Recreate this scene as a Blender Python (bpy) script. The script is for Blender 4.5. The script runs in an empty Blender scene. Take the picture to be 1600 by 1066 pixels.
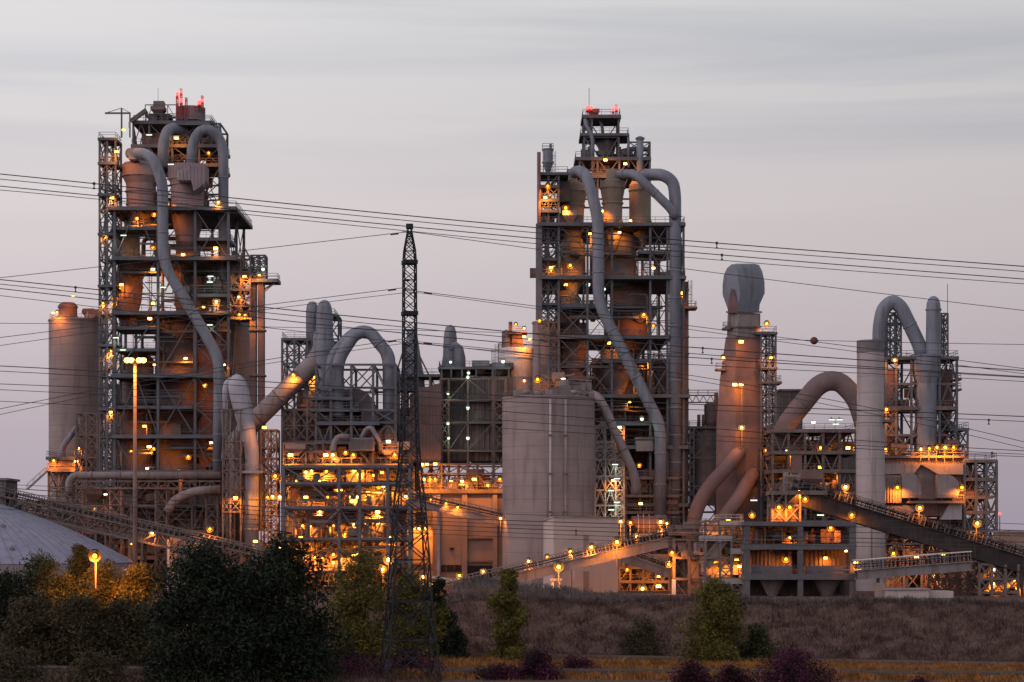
import bpy, math, random
from mathutils import Vector, Matrix, noise as mnoise
R = math.radians
random.seed(7)
scene = bpy.context.scene
COL = scene.collection
F, HY, CZ = 3333.0, 845.0, 16.0        # focal length in photo pixels, horizon row, eye height


def X(px, d): return (px - 800.0) * d / F
def Z(py, d): return CZ - (py - HY) * d / F
def K(d): return d / F
def P(px, py, d): return Vector((X(px, d), d, Z(py, d)))


# ------------------------------------------------------------------ materials
def new_mat(name):
    m = bpy.data.materials.new(name)
    m.use_nodes = True
    return m, m.node_tree.nodes, m.node_tree.links, m.node_tree.nodes['Principled BSDF']


def mix_rgb(n, l, fac, a, b, mode='MIX'):
    x = n.new('ShaderNodeMix'); x.data_type = 'RGBA'; x.blend_type = mode
    if isinstance(fac, (int, float)): x.inputs[0].default_value = fac
    else: l.new(fac, x.inputs[0])
    for s, v in ((6, a), (7, b)):
        if isinstance(v, tuple): x.inputs[s].default_value = (*v, 1)
        else: l.new(v, x.inputs[s])
    return x.outputs[2]


def surf(name, c1, c2, rough=.7, scale=.35, stretch=(1, 1, 1), metal=0., c3=None, c3s=2.2, bump=0., bscale=3., corrug=0., corrug_w=.9, panels=None, thresh=(.35, .65)):
    """two-tone weathered surface: large blotches, finer streaks, optional dirt, bump and corrugation"""
    m, n, l, b = new_mat(name)
    tc = n.new('ShaderNodeTexCoord')
    mp = n.new('ShaderNodeMapping'); mp.inputs['Scale'].default_value = stretch
    l.new(tc.outputs['Object'], mp.inputs[0])
    nz = n.new('ShaderNodeTexNoise'); nz.inputs['Scale'].default_value = scale; nz.inputs['Detail'].default_value = 8; nz.inputs['Roughness'].default_value = .65
    l.new(mp.outputs[0], nz.inputs[0])
    rp = n.new('ShaderNodeMapRange'); rp.inputs[1].default_value = thresh[0]; rp.inputs[2].default_value = thresh[1]
    l.new(nz.outputs[0], rp.inputs[0])
    col = mix_rgb(n, l, rp.outputs[0], c1, c2)
    if c3:
        mp2 = n.new('ShaderNodeMapping'); mp2.inputs['Scale'].default_value = (1, 1, .12)
        l.new(tc.outputs['Object'], mp2.inputs[0])
        n2 = n.new('ShaderNodeTexNoise'); n2.inputs['Scale'].default_value = c3s; n2.inputs['Detail'].default_value = 6
        l.new(mp2.outputs[0], n2.inputs[0])
        r2 = n.new('ShaderNodeMapRange'); r2.inputs[1].default_value = .52; r2.inputs[2].default_value = .72
        l.new(n2.outputs[0], r2.inputs[0])
        col = mix_rgb(n, l, r2.outputs[0], col, c3)
    h = None
    if panels:      # faint horizontal lift joints (z) and vertical ones
        sx = n.new('ShaderNodeSeparateXYZ'); l.new(tc.outputs['Object'], sx.inputs[0])
        mm = n.new('ShaderNodeMath'); mm.operation = 'MULTIPLY'; mm.inputs[1].default_value = 1 / panels
        l.new(sx.outputs[2], mm.inputs[0])
        fr = n.new('ShaderNodeMath'); fr.operation = 'FRACT'; l.new(mm.outputs[0], fr.inputs[0])
        lt = n.new('ShaderNodeMath'); lt.operation = 'LESS_THAN'; lt.inputs[1].default_value = .07
        l.new(fr.outputs[0], lt.inputs[0])
        sc = n.new('ShaderNodeMath'); sc.operation = 'MULTIPLY'; sc.inputs[1].default_value = .35; l.new(lt.outputs[0], sc.inputs[0])
        col = mix_rgb(n, l, sc.outputs[0], col, tuple(c * .55 for c in c1))
    l.new(col, b.inputs['Base Color'])
    b.inputs['Roughness'].default_value = rough
    b.inputs['Metallic'].default_value = metal
    b.inputs['Specular IOR Level'].default_value = .3
    nrm = None
    if bump:
        n3 = n.new('ShaderNodeTexNoise'); n3.inputs['Scale'].default_value = bscale; n3.inputs['Detail'].default_value = 5
        l.new(tc.outputs['Object'], n3.inputs[0])
        bp = n.new('ShaderNodeBump'); bp.inputs['Strength'].default_value = bump; bp.inputs['Distance'].default_value = .2
        l.new(n3.outputs[0], bp.inputs['Height']); nrm = bp.outputs[0]
    if corrug:
        w = n.new('ShaderNodeTexWave'); w.wave_type = 'BANDS'; w.bands_direction = 'DIAGONAL'
        w.inputs['Scale'].default_value = corrug_w; w.inputs['Distortion'].default_value = 0
        mp3 = n.new('ShaderNodeMapping'); mp3.inputs['Scale'].default_value = (1, 1, 0)
        l.new(tc.outputs['Object'], mp3.inputs[0]); l.new(mp3.outputs[0], w.inputs[0])
        bp = n.new('ShaderNodeBump'); bp.inputs['Strength'].default_value = corrug; bp.inputs['Distance'].default_value = .15
        l.new(w.outputs[0], bp.inputs['Height'])
        if nrm: l.new(nrm, bp.inputs['Normal'])
        nrm = bp.outputs[0]
    if nrm: l.new(nrm, b.inputs['Normal'])
    return m


def emit(name, col, s):
    m, n, l, b = new_mat(name)
    b.inputs['Base Color'].default_value = (.02, .02, .02, 1)
    b.inputs['Emission Color'].default_value = (*col, 1)
    b.inputs['Emission Strength'].default_value = s
    try: m.cycles.emission_sampling = 'NONE'
    except Exception: pass
    return m


M = dict(
    steel=surf('painted_steel', (.075, .088, .108), (.115, .13, .152), .6, .5, c3=(.12, .09, .075), c3s=1.2),
    dusty_steel=surf('dust_coated_steel', (.12, .095, .09), (.19, .155, .145), .8, .5, c3=(.12, .08, .065), c3s=1.5),
    pale_steel=surf('pale_steel', (.24, .23, .235), (.34, .325, .33), .6, .5, c3=(.22, .17, .14)),
    deck=surf('deck_plate', (.075, .08, .088), (.12, .12, .125), .8, .6, c3=(.2, .15, .12)),
    duct=surf('duct_grey', (.150, .172, .215), (.205, .226, .272), .5, .25, c3=(.115, .112, .125), c3s=.9),
    pale_duct=surf('duct_pale', (.30, .30, .35), (.38, .38, .43), .5, .25, c3=(.3, .27, .26), c3s=.9),
    dust_duct=surf('duct_dusty', (.205, .175, .18), (.27, .24, .245), .75, .3, c3=(.15, .12, .115), c3s=.9),
    brown_duct=surf('duct_brown', (.135, .098, .10), (.19, .145, .147), .8, .3, c3=(.16, .11, .1), c3s=.9),
    pink=surf('faded_pink_shell', (.25, .195, .225), (.32, .26, .285), .7, .3, c3=(.25, .18, .18), c3s=1.),
    beige=surf('beige_shell', (.22, .19, .155), (.29, .25, .21), .75, .3, c3=(.24, .18, .14), c3s=1.),
    rust=surf('rust_red_shell', (.155, .085, .082), (.21, .135, .13), .8, .4, c3=(.17, .1, .09), c3s=1.),
    dark_shell=surf('dark_grey_shell', (.11, .105, .115), (.17, .16, .17), .7, .4, c3=(.2, .15, .13), c3s=1.),
    concrete=surf('silo_concrete', (.235, .19, .19), (.30, .25, .245), .9, .09, (1, 1, 2.5), c3=(.185, .15, .149), c3s=.8, bump=.15, panels=2.4),
    pale_concrete=surf('stack_concrete', (.34, .30, .31), (.42, .38, .385), .9, .12, (1, 1, 2), c3=(.28, .24, .24), c3s=.6, panels=3.),
    dark_concrete=surf('frame_concrete', (.08, .082, .095), (.12, .12, .132), .9, .3, c3=(.13, .12, .12), bump=.2),
    brown_clad=surf('dusty_brown_cladding', (.15, .105, .1), (.21, .155, .145), .85, .15, c3=(.17, .115, .1), c3s=.8, corrug=.5),
    tan_clad=surf('tan_wall', (.24, .18, .16), (.31, .24, .215), .85, .15, c3=(.27, .19, .15), c3s=.5),
    grey_clad=surf('grey_cladding', (.09, .09, .10), (.135, .13, .142), .7, .2, c3=(.2, .165, .15), c3s=.8, corrug=.7),
    white_clad=surf('white_cladding', (.42, .36, .35), (.48, .43, .42), .7, .15, c3=(.36, .30, .28), c3s=.6, corrug=.35, corrug_w=1.6),
    lilac=surf('membrane_roof', (.215, .215, .30), (.27, .265, .355), .7, .2, c3=(.17, .165, .22), c3s=.7, bump=.15, bscale=.8),
    white=surf('white_paint', (.62, .6, .6), (.7, .68, .68), .6, .3, c3=(.45, .4, .38)),
    red=surf('red_paint', (.30, .05, .045), (.38, .08, .07), .6, .5, c3=(.2, .08, .07)),
    conveyor_dark=surf('conveyor_steel_dark', (.022, .019, .02), (.042, .036, .036), .85, .5, c3=(.06, .042, .036)),
    belt=surf('belt_rubber', (.03, .028, .028), (.06, .055, .052), .9, .8),
    blue=surf('blue_grey_paint', (.17, .2, .25), (.23, .26, .31), .6, .4, c3=(.14, .13, .13)),
    dark=surf('dark_opening', (.015, .014, .014), (.03, .026, .025), .9, .5),
    wire=surf('conductor', (.03, .03, .035), (.05, .05, .055), .6, 1.),
    pylon=surf('galvanised_lattice', (.014, .017, .024), (.03, .034, .042), .9, .6),
    ball=surf('marker_red', (.13, .026, .024), (.17, .04, .034), .7, .8),
    bark=surf('bark', (.05, .035, .025), (.1, .075, .055), .95, 2., (1, 1, .3), bump=.5),
    rail=surf('rail_steel', (.09, .075, .07), (.14, .12, .11), .45, 1., metal=.4),
    sleeper=surf('sleeper_concrete', (.07, .055, .05), (.11, .09, .08), .95, 1.),
    ballast=surf('ballast_stone', (.03, .022, .019), (.065, .05, .042), .95, 2.5, bump=.8, bscale=6.),
    halo_reflector=surf('halo_reflector_dish', (.10, .08, .055), (.15, .12, .085), .6, 2.),
    sodium=emit('sodium_bulb', (1., .37, .035), 22.),
    sodium_pale=emit('sodium_bulb_pale', (1., .45, .09), 26.),
    sodium_deep=emit('sodium_bulb_deep', (1., .26, .015), 12.),
    cool=emit('fluorescent_tube', (.78, 1., .74), 1.8),
    redlamp=emit('beacon_red', (1., .035, .03), 8.),
)


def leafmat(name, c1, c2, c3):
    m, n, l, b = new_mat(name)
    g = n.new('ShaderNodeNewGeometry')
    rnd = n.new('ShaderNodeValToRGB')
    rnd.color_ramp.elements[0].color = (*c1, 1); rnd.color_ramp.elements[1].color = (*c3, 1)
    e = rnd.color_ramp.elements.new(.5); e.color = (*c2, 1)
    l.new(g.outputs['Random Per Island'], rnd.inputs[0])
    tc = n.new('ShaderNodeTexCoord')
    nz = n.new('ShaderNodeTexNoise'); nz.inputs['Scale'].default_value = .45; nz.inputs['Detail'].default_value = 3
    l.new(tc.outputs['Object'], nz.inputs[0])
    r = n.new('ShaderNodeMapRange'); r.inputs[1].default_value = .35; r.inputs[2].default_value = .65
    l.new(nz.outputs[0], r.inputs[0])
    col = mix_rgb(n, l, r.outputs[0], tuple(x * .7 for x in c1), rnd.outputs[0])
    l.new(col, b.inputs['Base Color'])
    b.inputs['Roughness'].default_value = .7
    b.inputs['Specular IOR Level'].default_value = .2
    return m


M['leaf_dark'] = leafmat('leaf_dark', (.010, .017, .010), (.019, .030, .016), (.031, .045, .022))
M['leaf_mid'] = leafmat('leaf_mid', (.035, .042, .018), (.062, .072, .028), (.095, .105, .04))
M['leaf_olive_lit'] = leafmat('leaf_olive_lit', (.085, .076, .018), (.14, .12, .026), (.20, .168, .04))  # olive leaves, yellowed in the colour for the plant's warm lamplight
M['leaf_purple'] = leafmat('leaf_purple', (.022, .010, .014), (.075, .012, .042), (.155, .02, .085))
M['leaf_scrub'] = leafmat('leaf_scrub', (.045, .036, .02), (.075, .06, .03), (.115, .095, .05))
M['grass_dark'] = leafmat('grass_dark', (.066, .038, .032), (.108, .065, .053), (.17, .112, .09))
M['grass_gold'] = leafmat('grass_gold', (.22, .09, .028), (.36, .17, .05), (.5, .27, .085))
M['grass_grey'] = leafmat('grass_grey', (.11, .10, .10), (.16, .145, .145), (.21, .19, .185))


# ------------------------------------------------------------------ mesh builder
class MB:
    def __init__(s): s.v = []; s.f = []; s.sm = []

    def face(s, idx, smooth=False): s.f.append(idx); s.sm.append(smooth)

    def add(s, verts, faces, smooth=False):
        o = len(s.v); s.v.extend(verts)
        for f in faces: s.face(tuple(i + o for i in f), smooth)
        return s

    def box(s, x0, x1, y0, y1, z0, z1):
        j = random.uniform(0, .004)
        x0 -= j; x1 += j; y0 -= j; y1 += j; z0 -= j; z1 += j
        return s.add([(x0, y0, z0), (x1, y0, z0), (x1, y1, z0), (x0, y1, z0), (x0, y0, z1), (x1, y0, z1), (x1, y1, z1), (x0, y1, z1)],
                     [(0, 3, 2, 1), (4, 5, 6, 7), (0, 1, 5, 4), (1, 2, 6, 5), (2, 3, 7, 6), (3, 0, 4, 7)])

    def bar(s, p, q, w, h=None):
        p = Vector(p); q = Vector(q); d = q - p
        if d.length < 1e-5: return s
        j = random.uniform(0, .006)
        w = w + j; h = (h if h else w) + j
        d.normalize()
        up = Vector((0, 0, 1)) if abs(d.z) < .95 else Vector((0, 1, 0))
        a = d.cross(up).normalized(); b = a.cross(d).normalized()
        a *= w / 2; b *= h / 2
        vs = [p - a - b, p + a - b, p + a + b, p - a + b, q - a - b, q + a - b, q + a + b, q - a + b]
        return s.add([tuple(x) for x in vs], [(0, 1, 2, 3), (7, 6, 5, 4), (0, 4, 5, 1), (1, 5, 6, 2), (2, 6, 7, 3), (3, 7, 4, 0)])

    def tube(s, pts, r, n=14, caps=True, smooth=True):
        pts = [Vector(p) for p in pts]
        m = len(pts)
        rr = r if isinstance(r, (list, tuple)) else [r] * m
        ref = None; rings = []
        for i, p in enumerate(pts):
            if i == 0: t = pts[1] - pts[0]
            elif i == m - 1: t = pts[-1] - pts[-2]
            else: t = (pts[i] - pts[i - 1]).normalized() + (pts[i + 1] - pts[i]).normalized()
            t.normalize()
            if ref is None:
                ref = Vector((0, 1, 0)) if abs(t.y) < .9 else Vector((1, 0, 0))
            a = (ref - t * ref.dot(t)).normalized(); ref = a
            b = t.cross(a)
            rings.append([p + (a * math.cos(2 * math.pi * k / n) + b * math.sin(2 * math.pi * k / n)) * rr[i] for k in range(n)])
        o = len(s.v)
        for ring in rings: s.v.extend(tuple(x) for x in ring)
        for i in range(m - 1):
            for k in range(n):
                k2 = (k + 1) % n
                s.face((o + i * n + k, o + i * n + k2, o + (i + 1) * n + k2, o + (i + 1) * n + k), smooth)
        if caps:
            s.face(tuple(o + k for k in reversed(range(n)))); s.face(tuple(o + (m - 1) * n + k for k in range(n)))
        return s

    def lathe(s, cx, cy, prof, n=28, caps=True, smooth=True, yscale=1.):
        """prof: list of (radius, z) bottom to top; each segment gets its own ring pair so edges stay crisp"""
        for (r0, z0), (r1, z1) in zip(prof, prof[1:]):
            o = len(s.v)
            for r, z in ((r0, z0), (r1, z1)):
                for k in range(n):
                    a = 2 * math.pi * k / n
                    s.v.append((cx + r * math.cos(a), cy + r * yscale * math.sin(a), z))
            for k in range(n):
                k2 = (k + 1) % n
                s.face((o + k, o + k2, o + n + k2, o + n + k), smooth)
        if caps:
            for (r, z), rev in ((prof[0], True), (prof[-1], False)):
                if r < .01: continue
                o = len(s.v)
                for k in range(n):
                    a = 2 * math.pi * k / n
                    s.v.append((cx + r * math.cos(a), cy + r * yscale * math.sin(a), z))
                s.face(tuple(o + k for k in (reversed(range(n)) if rev else range(n))))
        return s

    def prism(s, poly, y0, y1, smooth=False):
        """polygon in the xz plane (anticlockwise seen from -y) pushed from y0 to y1"""
        n = len(poly); o = len(s.v)
        s.v.extend((x, y0, z) for x, z in poly); s.v.extend((x, y1, z) for x, z in poly)
        s.face(tuple(o + i for i in range(n))); s.face(tuple(o + n + i for i in reversed(range(n))))
        for i in range(n):
            j = (i + 1) % n
            s.face((o + j, o + i, o + n + i, o + n + j), smooth)
        return s

    def build(s, name, mat, parent=None, loc=None):
        if parent is not None:
            base = world_loc(parent)
            mine = base
        else:
            mine = Vector(loc) if loc is not None else s.base()
            base = Vector((0, 0, 0))
        me = bpy.data.meshes.new(name)
        me.from_pydata([(v[0] - mine.x, v[1] - mine.y, v[2] - mine.z) for v in s.v], [], s.f)
        me.polygons.foreach_set('use_smooth', s.sm)
        me.materials.append(M[mat] if isinstance(mat, str) else mat)
        me.update()
        o = bpy.data.objects.new(name, me); COL.objects.link(o)
        if parent is not None: o.parent = parent
        else: o.location = mine
        return o

    def base(s):
        xs = [v[0] for v in s.v]; ys = [v[1] for v in s.v]; zs = [v[2] for v in s.v]
        return Vector(((min(xs) + max(xs)) / 2, (min(ys) + max(ys)) / 2, min(zs)))


def world_loc(o):
    v = Vector((0, 0, 0))
    while o is not None:
        v = v + o.location; o = o.parent
    return v


LABELS = {}
def tag(o, label, cat, group=None, kind=None):
    LABELS.setdefault(label, []).append(o.name)
    o['label'] = label; o['category'] = cat
    if group: o['group'] = group
    if kind: o['kind'] = kind
    return o


def thing(name, label, cat, loc, group=None):
    o = bpy.data.objects.new(name, None); COL.objects.link(o)
    o.empty_display_size = .5
    o.location = loc
    return tag(o, label, cat, group)


def struct(o):
    o['kind'] = 'structure'; return o


# ------------------------------------------------------------------ generators
def rounded(path, rad, seg=4):
    """cut each corner of a polyline with a short segmented elbow"""
    pts = [Vector(p) for p in path]; out = [pts[0]]
    for i in range(1, len(pts) - 1):
        a, b, c = pts[i - 1], pts[i], pts[i + 1]
        u = (a - b); v = (c - b)
        t = min(rad, u.length * .48, v.length * .48)
        p0 = b + u.normalized() * t; p1 = b + v.normalized() * t
        for k in range(seg + 1):
            w = k / seg
            out.append(p0 * (1 - w) ** 2 + b * 2 * w * (1 - w) + p1 * w ** 2)
    out.append(pts[-1]); return out


def duct(name, label, pts, wpx, mat, cat='duct', group=None, rad=None, n=20, flange=5., seg=4, cone=None):
    """pts: (px, py, d) list; wpx: outer width in photo px (number or list)"""
    d0 = pts[0][2]
    wl = wpx if isinstance(wpx, (list, tuple)) else None
    path = [P(*p) for p in pts]
    r = (wl[0] if wl else wpx) * K(d0) / 2
    if wl:
        pp = path; rr = [w * K(p[2]) / 2 for w, p in zip(wl, pts)]
    else:
        pp = rounded(path, rad if rad else r * 2.2, seg); rr = r
    root = thing(name, label, cat, path[-1] if path[-1].z < path[0].z else path[0], group)
    MB().tube(pp, rr, n).build('casing', mat, root)
    # flange rings along the straight lengths
    for i in range(len(pp) - 1):
        a, b = pp[i], pp[i + 1]
        L = (b - a).length
        if L < flange * .6: continue
        k = max(1, int(L / flange)); t = (b - a).normalized()
        for q in range(k):
            c = a + (b - a) * ((q + .5) / k)
            ra = (rr[i] + (rr[i + 1] - rr[i]) * ((q + .5) / k)) if wl else r
            MB().tube([c - t * .11, c + t * .11], ra + .10, n).build('flange', 'dusty_steel' if mat in ('dust_duct', 'brown_duct') else 'blue', root)
    return root


def railing(x0, x1, y0, y1, z, sides='fblr', h=1.1):
    m = MB()
    segs = []
    if 'f' in sides: segs.append(((x0, y0), (x1, y0)))
    if 'b' in sides: segs.append(((x0, y1), (x1, y1)))
    if 'l' in sides: segs.append(((x0, y0), (x0, y1)))
    if 'r' in sides: segs.append(((x1, y0), (x1, y1)))
    for (ax, ay), (bx, by) in segs:
        L = math.hypot(bx - ax, by - ay); n = max(1, int(L / 1.8))
        for hh in (h, h * .55): m.bar((ax, ay, z + hh), (bx, by, z + hh), .07)
        for k in range(n + 1):
            t = k / n; m.bar((ax + (bx - ax) * t, ay + (by - ay) * t, z), (ax + (bx - ax) * t, ay + (by - ay) * t, z + h), .06)
    return m


def deck(root, x0, x1, y0, y1, z, mat='deck', th=.3, edge=.55, sides='fblr', emat='steel'):
    m = MB(); m.box(x0, x1, y0, y1, z - th, z)
    d = m.build('deck', mat, root)
    e = MB()
    for y in (y0 - .12, y1 + .12): e.box(x0 - .1, x1 + .1, y - .1, y + .1, z - edge, z + .12)
    for x in (x0 - .12, x1 + .12): e.box(x - .1, x + .1, y0 - .01, y1 + .01, z - edge + .02, z + .1)
    n = max(1, int((x1 - x0) / 3))
    for k in range(1, n): e.box(x0 + (x1 - x0) * k / n - .12, x0 + (x1 - x0) * k / n + .12, y0 + .05, y1 - .05, z - edge, z - th - .01)
    e.build('edge_beam', emat, d)
    if sides: railing(x0, x1, y0, y1, z + .1, sides).build('railing', emat, d)
    return d


def brace_panel(a, b, z0, z1, style, w):
    """a, b: (x,y) foot points of the bay"""
    m = MB(); A0 = (*a, z0); A1 = (*a, z1); B0 = (*b, z0); B1 = (*b, z1)
    mid = ((a[0] + b[0]) / 2, (a[1] + b[1]) / 2)
    if style == 'X': m.bar(A0, B1, w); m.bar(B0, A1, w)
    elif style == 'V': m.bar(A1, (*mid, z0), w); m.bar(B1, (*mid, z0), w)
    elif style == 'A': m.bar(A0, (*mid, z1), w); m.bar(B0, (*mid, z1), w)
    elif style == '/': m.bar(A0, B1, w)
    elif style == '\\': m.bar(B0, A1, w)
    elif style == 'XX':
        zm = (z0 + z1) / 2; Am = (*a, zm); Bm = (*b, zm)
        m.bar(A0, Bm, w); m.bar(B0, Am, w); m.bar(Am, B1, w); m.bar(Bm, A1, w); m.bar(Am, Bm, w)
    return m


def steel_frame(root, xs, ys, zs, mat='steel', col=.5, beam=.42, brace=.24, styles='XVA/\\', seed=1, sides='fblr', density=.75, bayok=None):
    rnd = random.Random(seed)
    for x in xs:
        for j, y in enumerate(ys):
            if len(ys) > 2 and 0 < j < len(ys) - 1 and x not in (xs[0], xs[-1]): continue
            c = MB(); f = col / 2       # an H section: two flanges and a web
            c.box(x - f, x + f, y - f, y - f + .08, zs[0], zs[-1]); c.box(x - f, x + f, y + f - .08, y + f, zs[0], zs[-1]); c.box(x - .06, x + .06, y - f + .09, y + f - .09, zs[0], zs[-1])
            c.build('column', mat, root)
    for z in zs[1:]:
        b = MB()
        for y in (ys[0], ys[-1]): b.bar((xs[0], y, z), (xs[-1], y, z), beam * .7, beam)
        for x in xs: b.bar((x, ys[0], z + .02), (x, ys[-1], z + .02), beam * .7, beam)
        b.build('floor_beam', mat, root)
    for z0, z1 in zip(zs, zs[1:]):
        for side, y in (('f', ys[0]), ('b', ys[-1])):
            if side not in sides: continue
            for x0, x1 in zip(xs, xs[1:]):
                if rnd.random() > density: continue
                if bayok and not bayok(x0, x1, z0, z1, side): continue
                st = rnd.choice(styles)
                if (z1 - z0) > 1.7 * (x1 - x0): st = 'XX'
                brace_panel((x0, y), (x1, y), z0, z1, st, brace).build('bracing', mat, root)
        for side, x in (('l', xs[0]), ('r', xs[-1])):
            if side not in sides: continue
            for y0, y1 in zip(ys, ys[1:]):
                if rnd.random() > density + .15: continue
                brace_panel((x, y0), (x, y1), z0, z1, rnd.choice('XVA'), brace).build('bracing', mat, root)


def stair(root, x0, x1, y, z0, z1, rise=3.2, w=1.0, mat='steel', most=26):
    n = max(1, min(most, int((z1 - z0) / rise))); h = (z1 - z0) / n
    for k in range(n):
        za = z0 + k * h; zb = za + h
        xa, xb = (x0, x1) if k % 2 == 0 else (x1, x0)
        m = MB()
        for yy in (y, y + w):
            m.bar((xa, yy, za), (xb, yy, zb), .08, .28)
            m.bar((xa, yy, za + 1.), (xb, yy, zb + 1.), .06)
            for t in (0, .33, .66, 1): m.bar((xa + (xb - xa) * t, yy, za + h * t), (xa + (xb - xa) * t, yy, za + h * t + 1.), .05)
        for t in range(12):
            q = (t + .5) / 12; cx = xa + (xb - xa) * q; cz = za + h * q
            m.box(cx - .12, cx + .12, y + .05, y + w - .05, cz - .03, cz + .03)
        m.box(xb - .6, xb + .6, y, y + w, zb - .08, zb)
        m.build('stair_flight', mat, root)


def ladder(root, x, y, z0, z1, mat='steel', w=.5, cage=True):
    m = MB()
    for dx in (-w / 2, w / 2): m.bar((x + dx, y, z0), (x + dx, y, z1), .07)
    for k in range(int((z1 - z0) / .6)): m.bar((x - w / 2, y, z0 + k * .6), (x + w / 2, y, z0 + k * .6), .05)
    if cage:
        for k in range(int((z1 - z0) / 1.4)):
            zz = z0 + 1 + k * 1.4
            q = [(x + .45 * math.cos(a), y - .35 + .45 * math.sin(a), zz) for a in (R(180), R(225), R(270), R(315), R(360))]
            for a, b in zip(q, q[1:]): m.bar(a, b, .05)
        for a in (R(210), R(270), R(330)): m.bar((x + .45 * math.cos(a), y - .35 + .45 * math.sin(a), z0 + 1), (x + .45 * math.cos(a), y - .35 + .45 * math.sin(a), z1), .05)
    return m.build('ladder', mat, root)


def clutter(root, x0, x1, y0, y1, z0, z1, n, seed, mats=('steel', 'dusty_steel', 'duct', 'rust', 'dark_shell'), kinds='pppvcbwtm'):
    """plant on a floor of the structure: pipe runs, small vessels, switch cabinets, cable trays, hoppers, motors"""
    r = random.Random(seed); H = z1 - z0
    for _ in range(n):
        k = r.choice(kinds); mt = r.choice(mats)
        x = r.uniform(x0 + 1, x1 - 1); y = r.uniform(y0 + .4, y1 - .4)
        if k == 'p':
            rad = r.choice((.12, .16, .22, .32, .45))
            if r.random() < .5:
                xa = r.uniform(x0, x1); xb = min(x1, max(x0, xa + r.choice((-1, 1)) * r.uniform(3, 9)))
                za = z0 + r.uniform(.3, .9) * H; zb = z0 + r.uniform(0, .9) * H
                pts = [(xa, y, z0), (xa, y, za), (xb, y, za), (xb, y, zb)]
            else:
                pts = [(x, y, z0), (x, y, z1)]
            if abs(pts[0][2] - pts[1][2]) < .5: continue
            m = MB().tube(rounded(pts, rad * 2.5, 3), rad, 10); m.build('pipe', mt, root)
        elif k == 'v':
            w = r.uniform(.6, 1.5); h = r.uniform(1.5, min(4.5, H * .7)); zb = z0 + r.uniform(0, H - h) * .6
            m = MB().lathe(x, y, [(w * .25, zb), (w, zb + h * .25), (w, zb + h * .85), (w * .6, zb + h * .97), (.02, zb + h)], 16); m.build('vessel', mt, root)
        elif k == 'c':
            w = r.uniform(.5, 1.3); h = r.uniform(1., 2.4)
            m = MB().box(x - w, x + w, y - .4, y + .4, z0 + .12, z0 + .12 + h); m.box(x - w * .9, x - .04, y - .43, y - .41, z0 + .22, z0 + h); m.box(x + .04, x + w * .9, y - .43, y - .41, z0 + .22, z0 + h); m.build('cabinet', mt, root)
        elif k == 'b':
            xa = r.uniform(x0, x1 - 2); L = r.uniform(3, max(3.1, (x1 - x0) * .6)); xb = min(x1, xa + L); z = z0 + r.uniform(.45, .9) * H
            m = MB()
            for dy in (-.3, .3): m.bar((xa, y + dy, z), (xb, y + dy, z), .08, .16)
            q = xa
            while q < xb: m.bar((q, y - .3, z), (q, y + .3, z), .06); q += .7
            m.build('cable_tray', mt, root)
        elif k == 'w':
            w = r.uniform(1.2, 3.2); h = r.uniform(1.6, min(4, H * .8)); zb = z0 + r.uniform(0, .25) * H
            m = MB().box(x - w, x + w, y, y + .12, zb, zb + h)
            q = x - w + .4
            while q < x + w: m.box(q - .05, q + .05, y - .1, y - .003, zb, zb + h); q += .8
            m.build('wall_panel', mt, root)
        elif k == 't':
            w = r.uniform(.9, 1.9); h = r.uniform(1.6, 3.2); zb = z0 + r.uniform(.1, .5) * H
            a = [(x - w * .25, y - w * .25, zb), (x + w * .25, y - w * .25, zb), (x + w * .25, y + w * .25, zb), (x - w * .25, y + w * .25, zb),
                 (x - w, y - w, zb + h * .6), (x + w, y - w, zb + h * .6), (x + w, y + w, zb + h * .6), (x - w, y + w, zb + h * .6),
                 (x - w, y - w, zb + h), (x + w, y - w, zb + h), (x + w, y + w, zb + h), (x - w, y + w, zb + h)]
            m = MB().add(a, [(3, 2, 1, 0), (0, 1, 5, 4), (1, 2, 6, 5), (2, 3, 7, 6), (3, 0, 4, 7), (4, 5, 9, 8), (5, 6, 10, 9), (6, 7, 11, 10), (7, 4, 8, 11), (8, 9, 10, 11)])
            m.build('hopper', mt, root)
        else:
            m = MB().tube([(x - .7, y, z0 + .7), (x + .5, y, z0 + .7)], .42, 12); m.tube([(x + .5, y, z0 + .7), (x + .9, y, z0 + .7)], .15, 8)
            m.box(x - .8, x + .9, y - .5, y + .5, z0 + .02, z0 + .26); m.build('motor', mt, root)


def walkways(root, x0, x1, y, zs, n, seed, mat='steel'):
    """narrow railed catwalks between the main decks"""
    r = random.Random(seed)
    for z0, z1 in zip(zs, zs[1:]):
        for _ in range(n):
            w_ = r.uniform(.18, .5) * (x1 - x0); a = r.uniform(x0, x1 - w_); yy = y + r.uniform(.5, 6); z = z0 + r.uniform(.25, .8) * (z1 - z0)
            deck(root, a, a + w_, yy, yy + 1.3, z, edge=.28, sides='fb', emat=mat)


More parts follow.
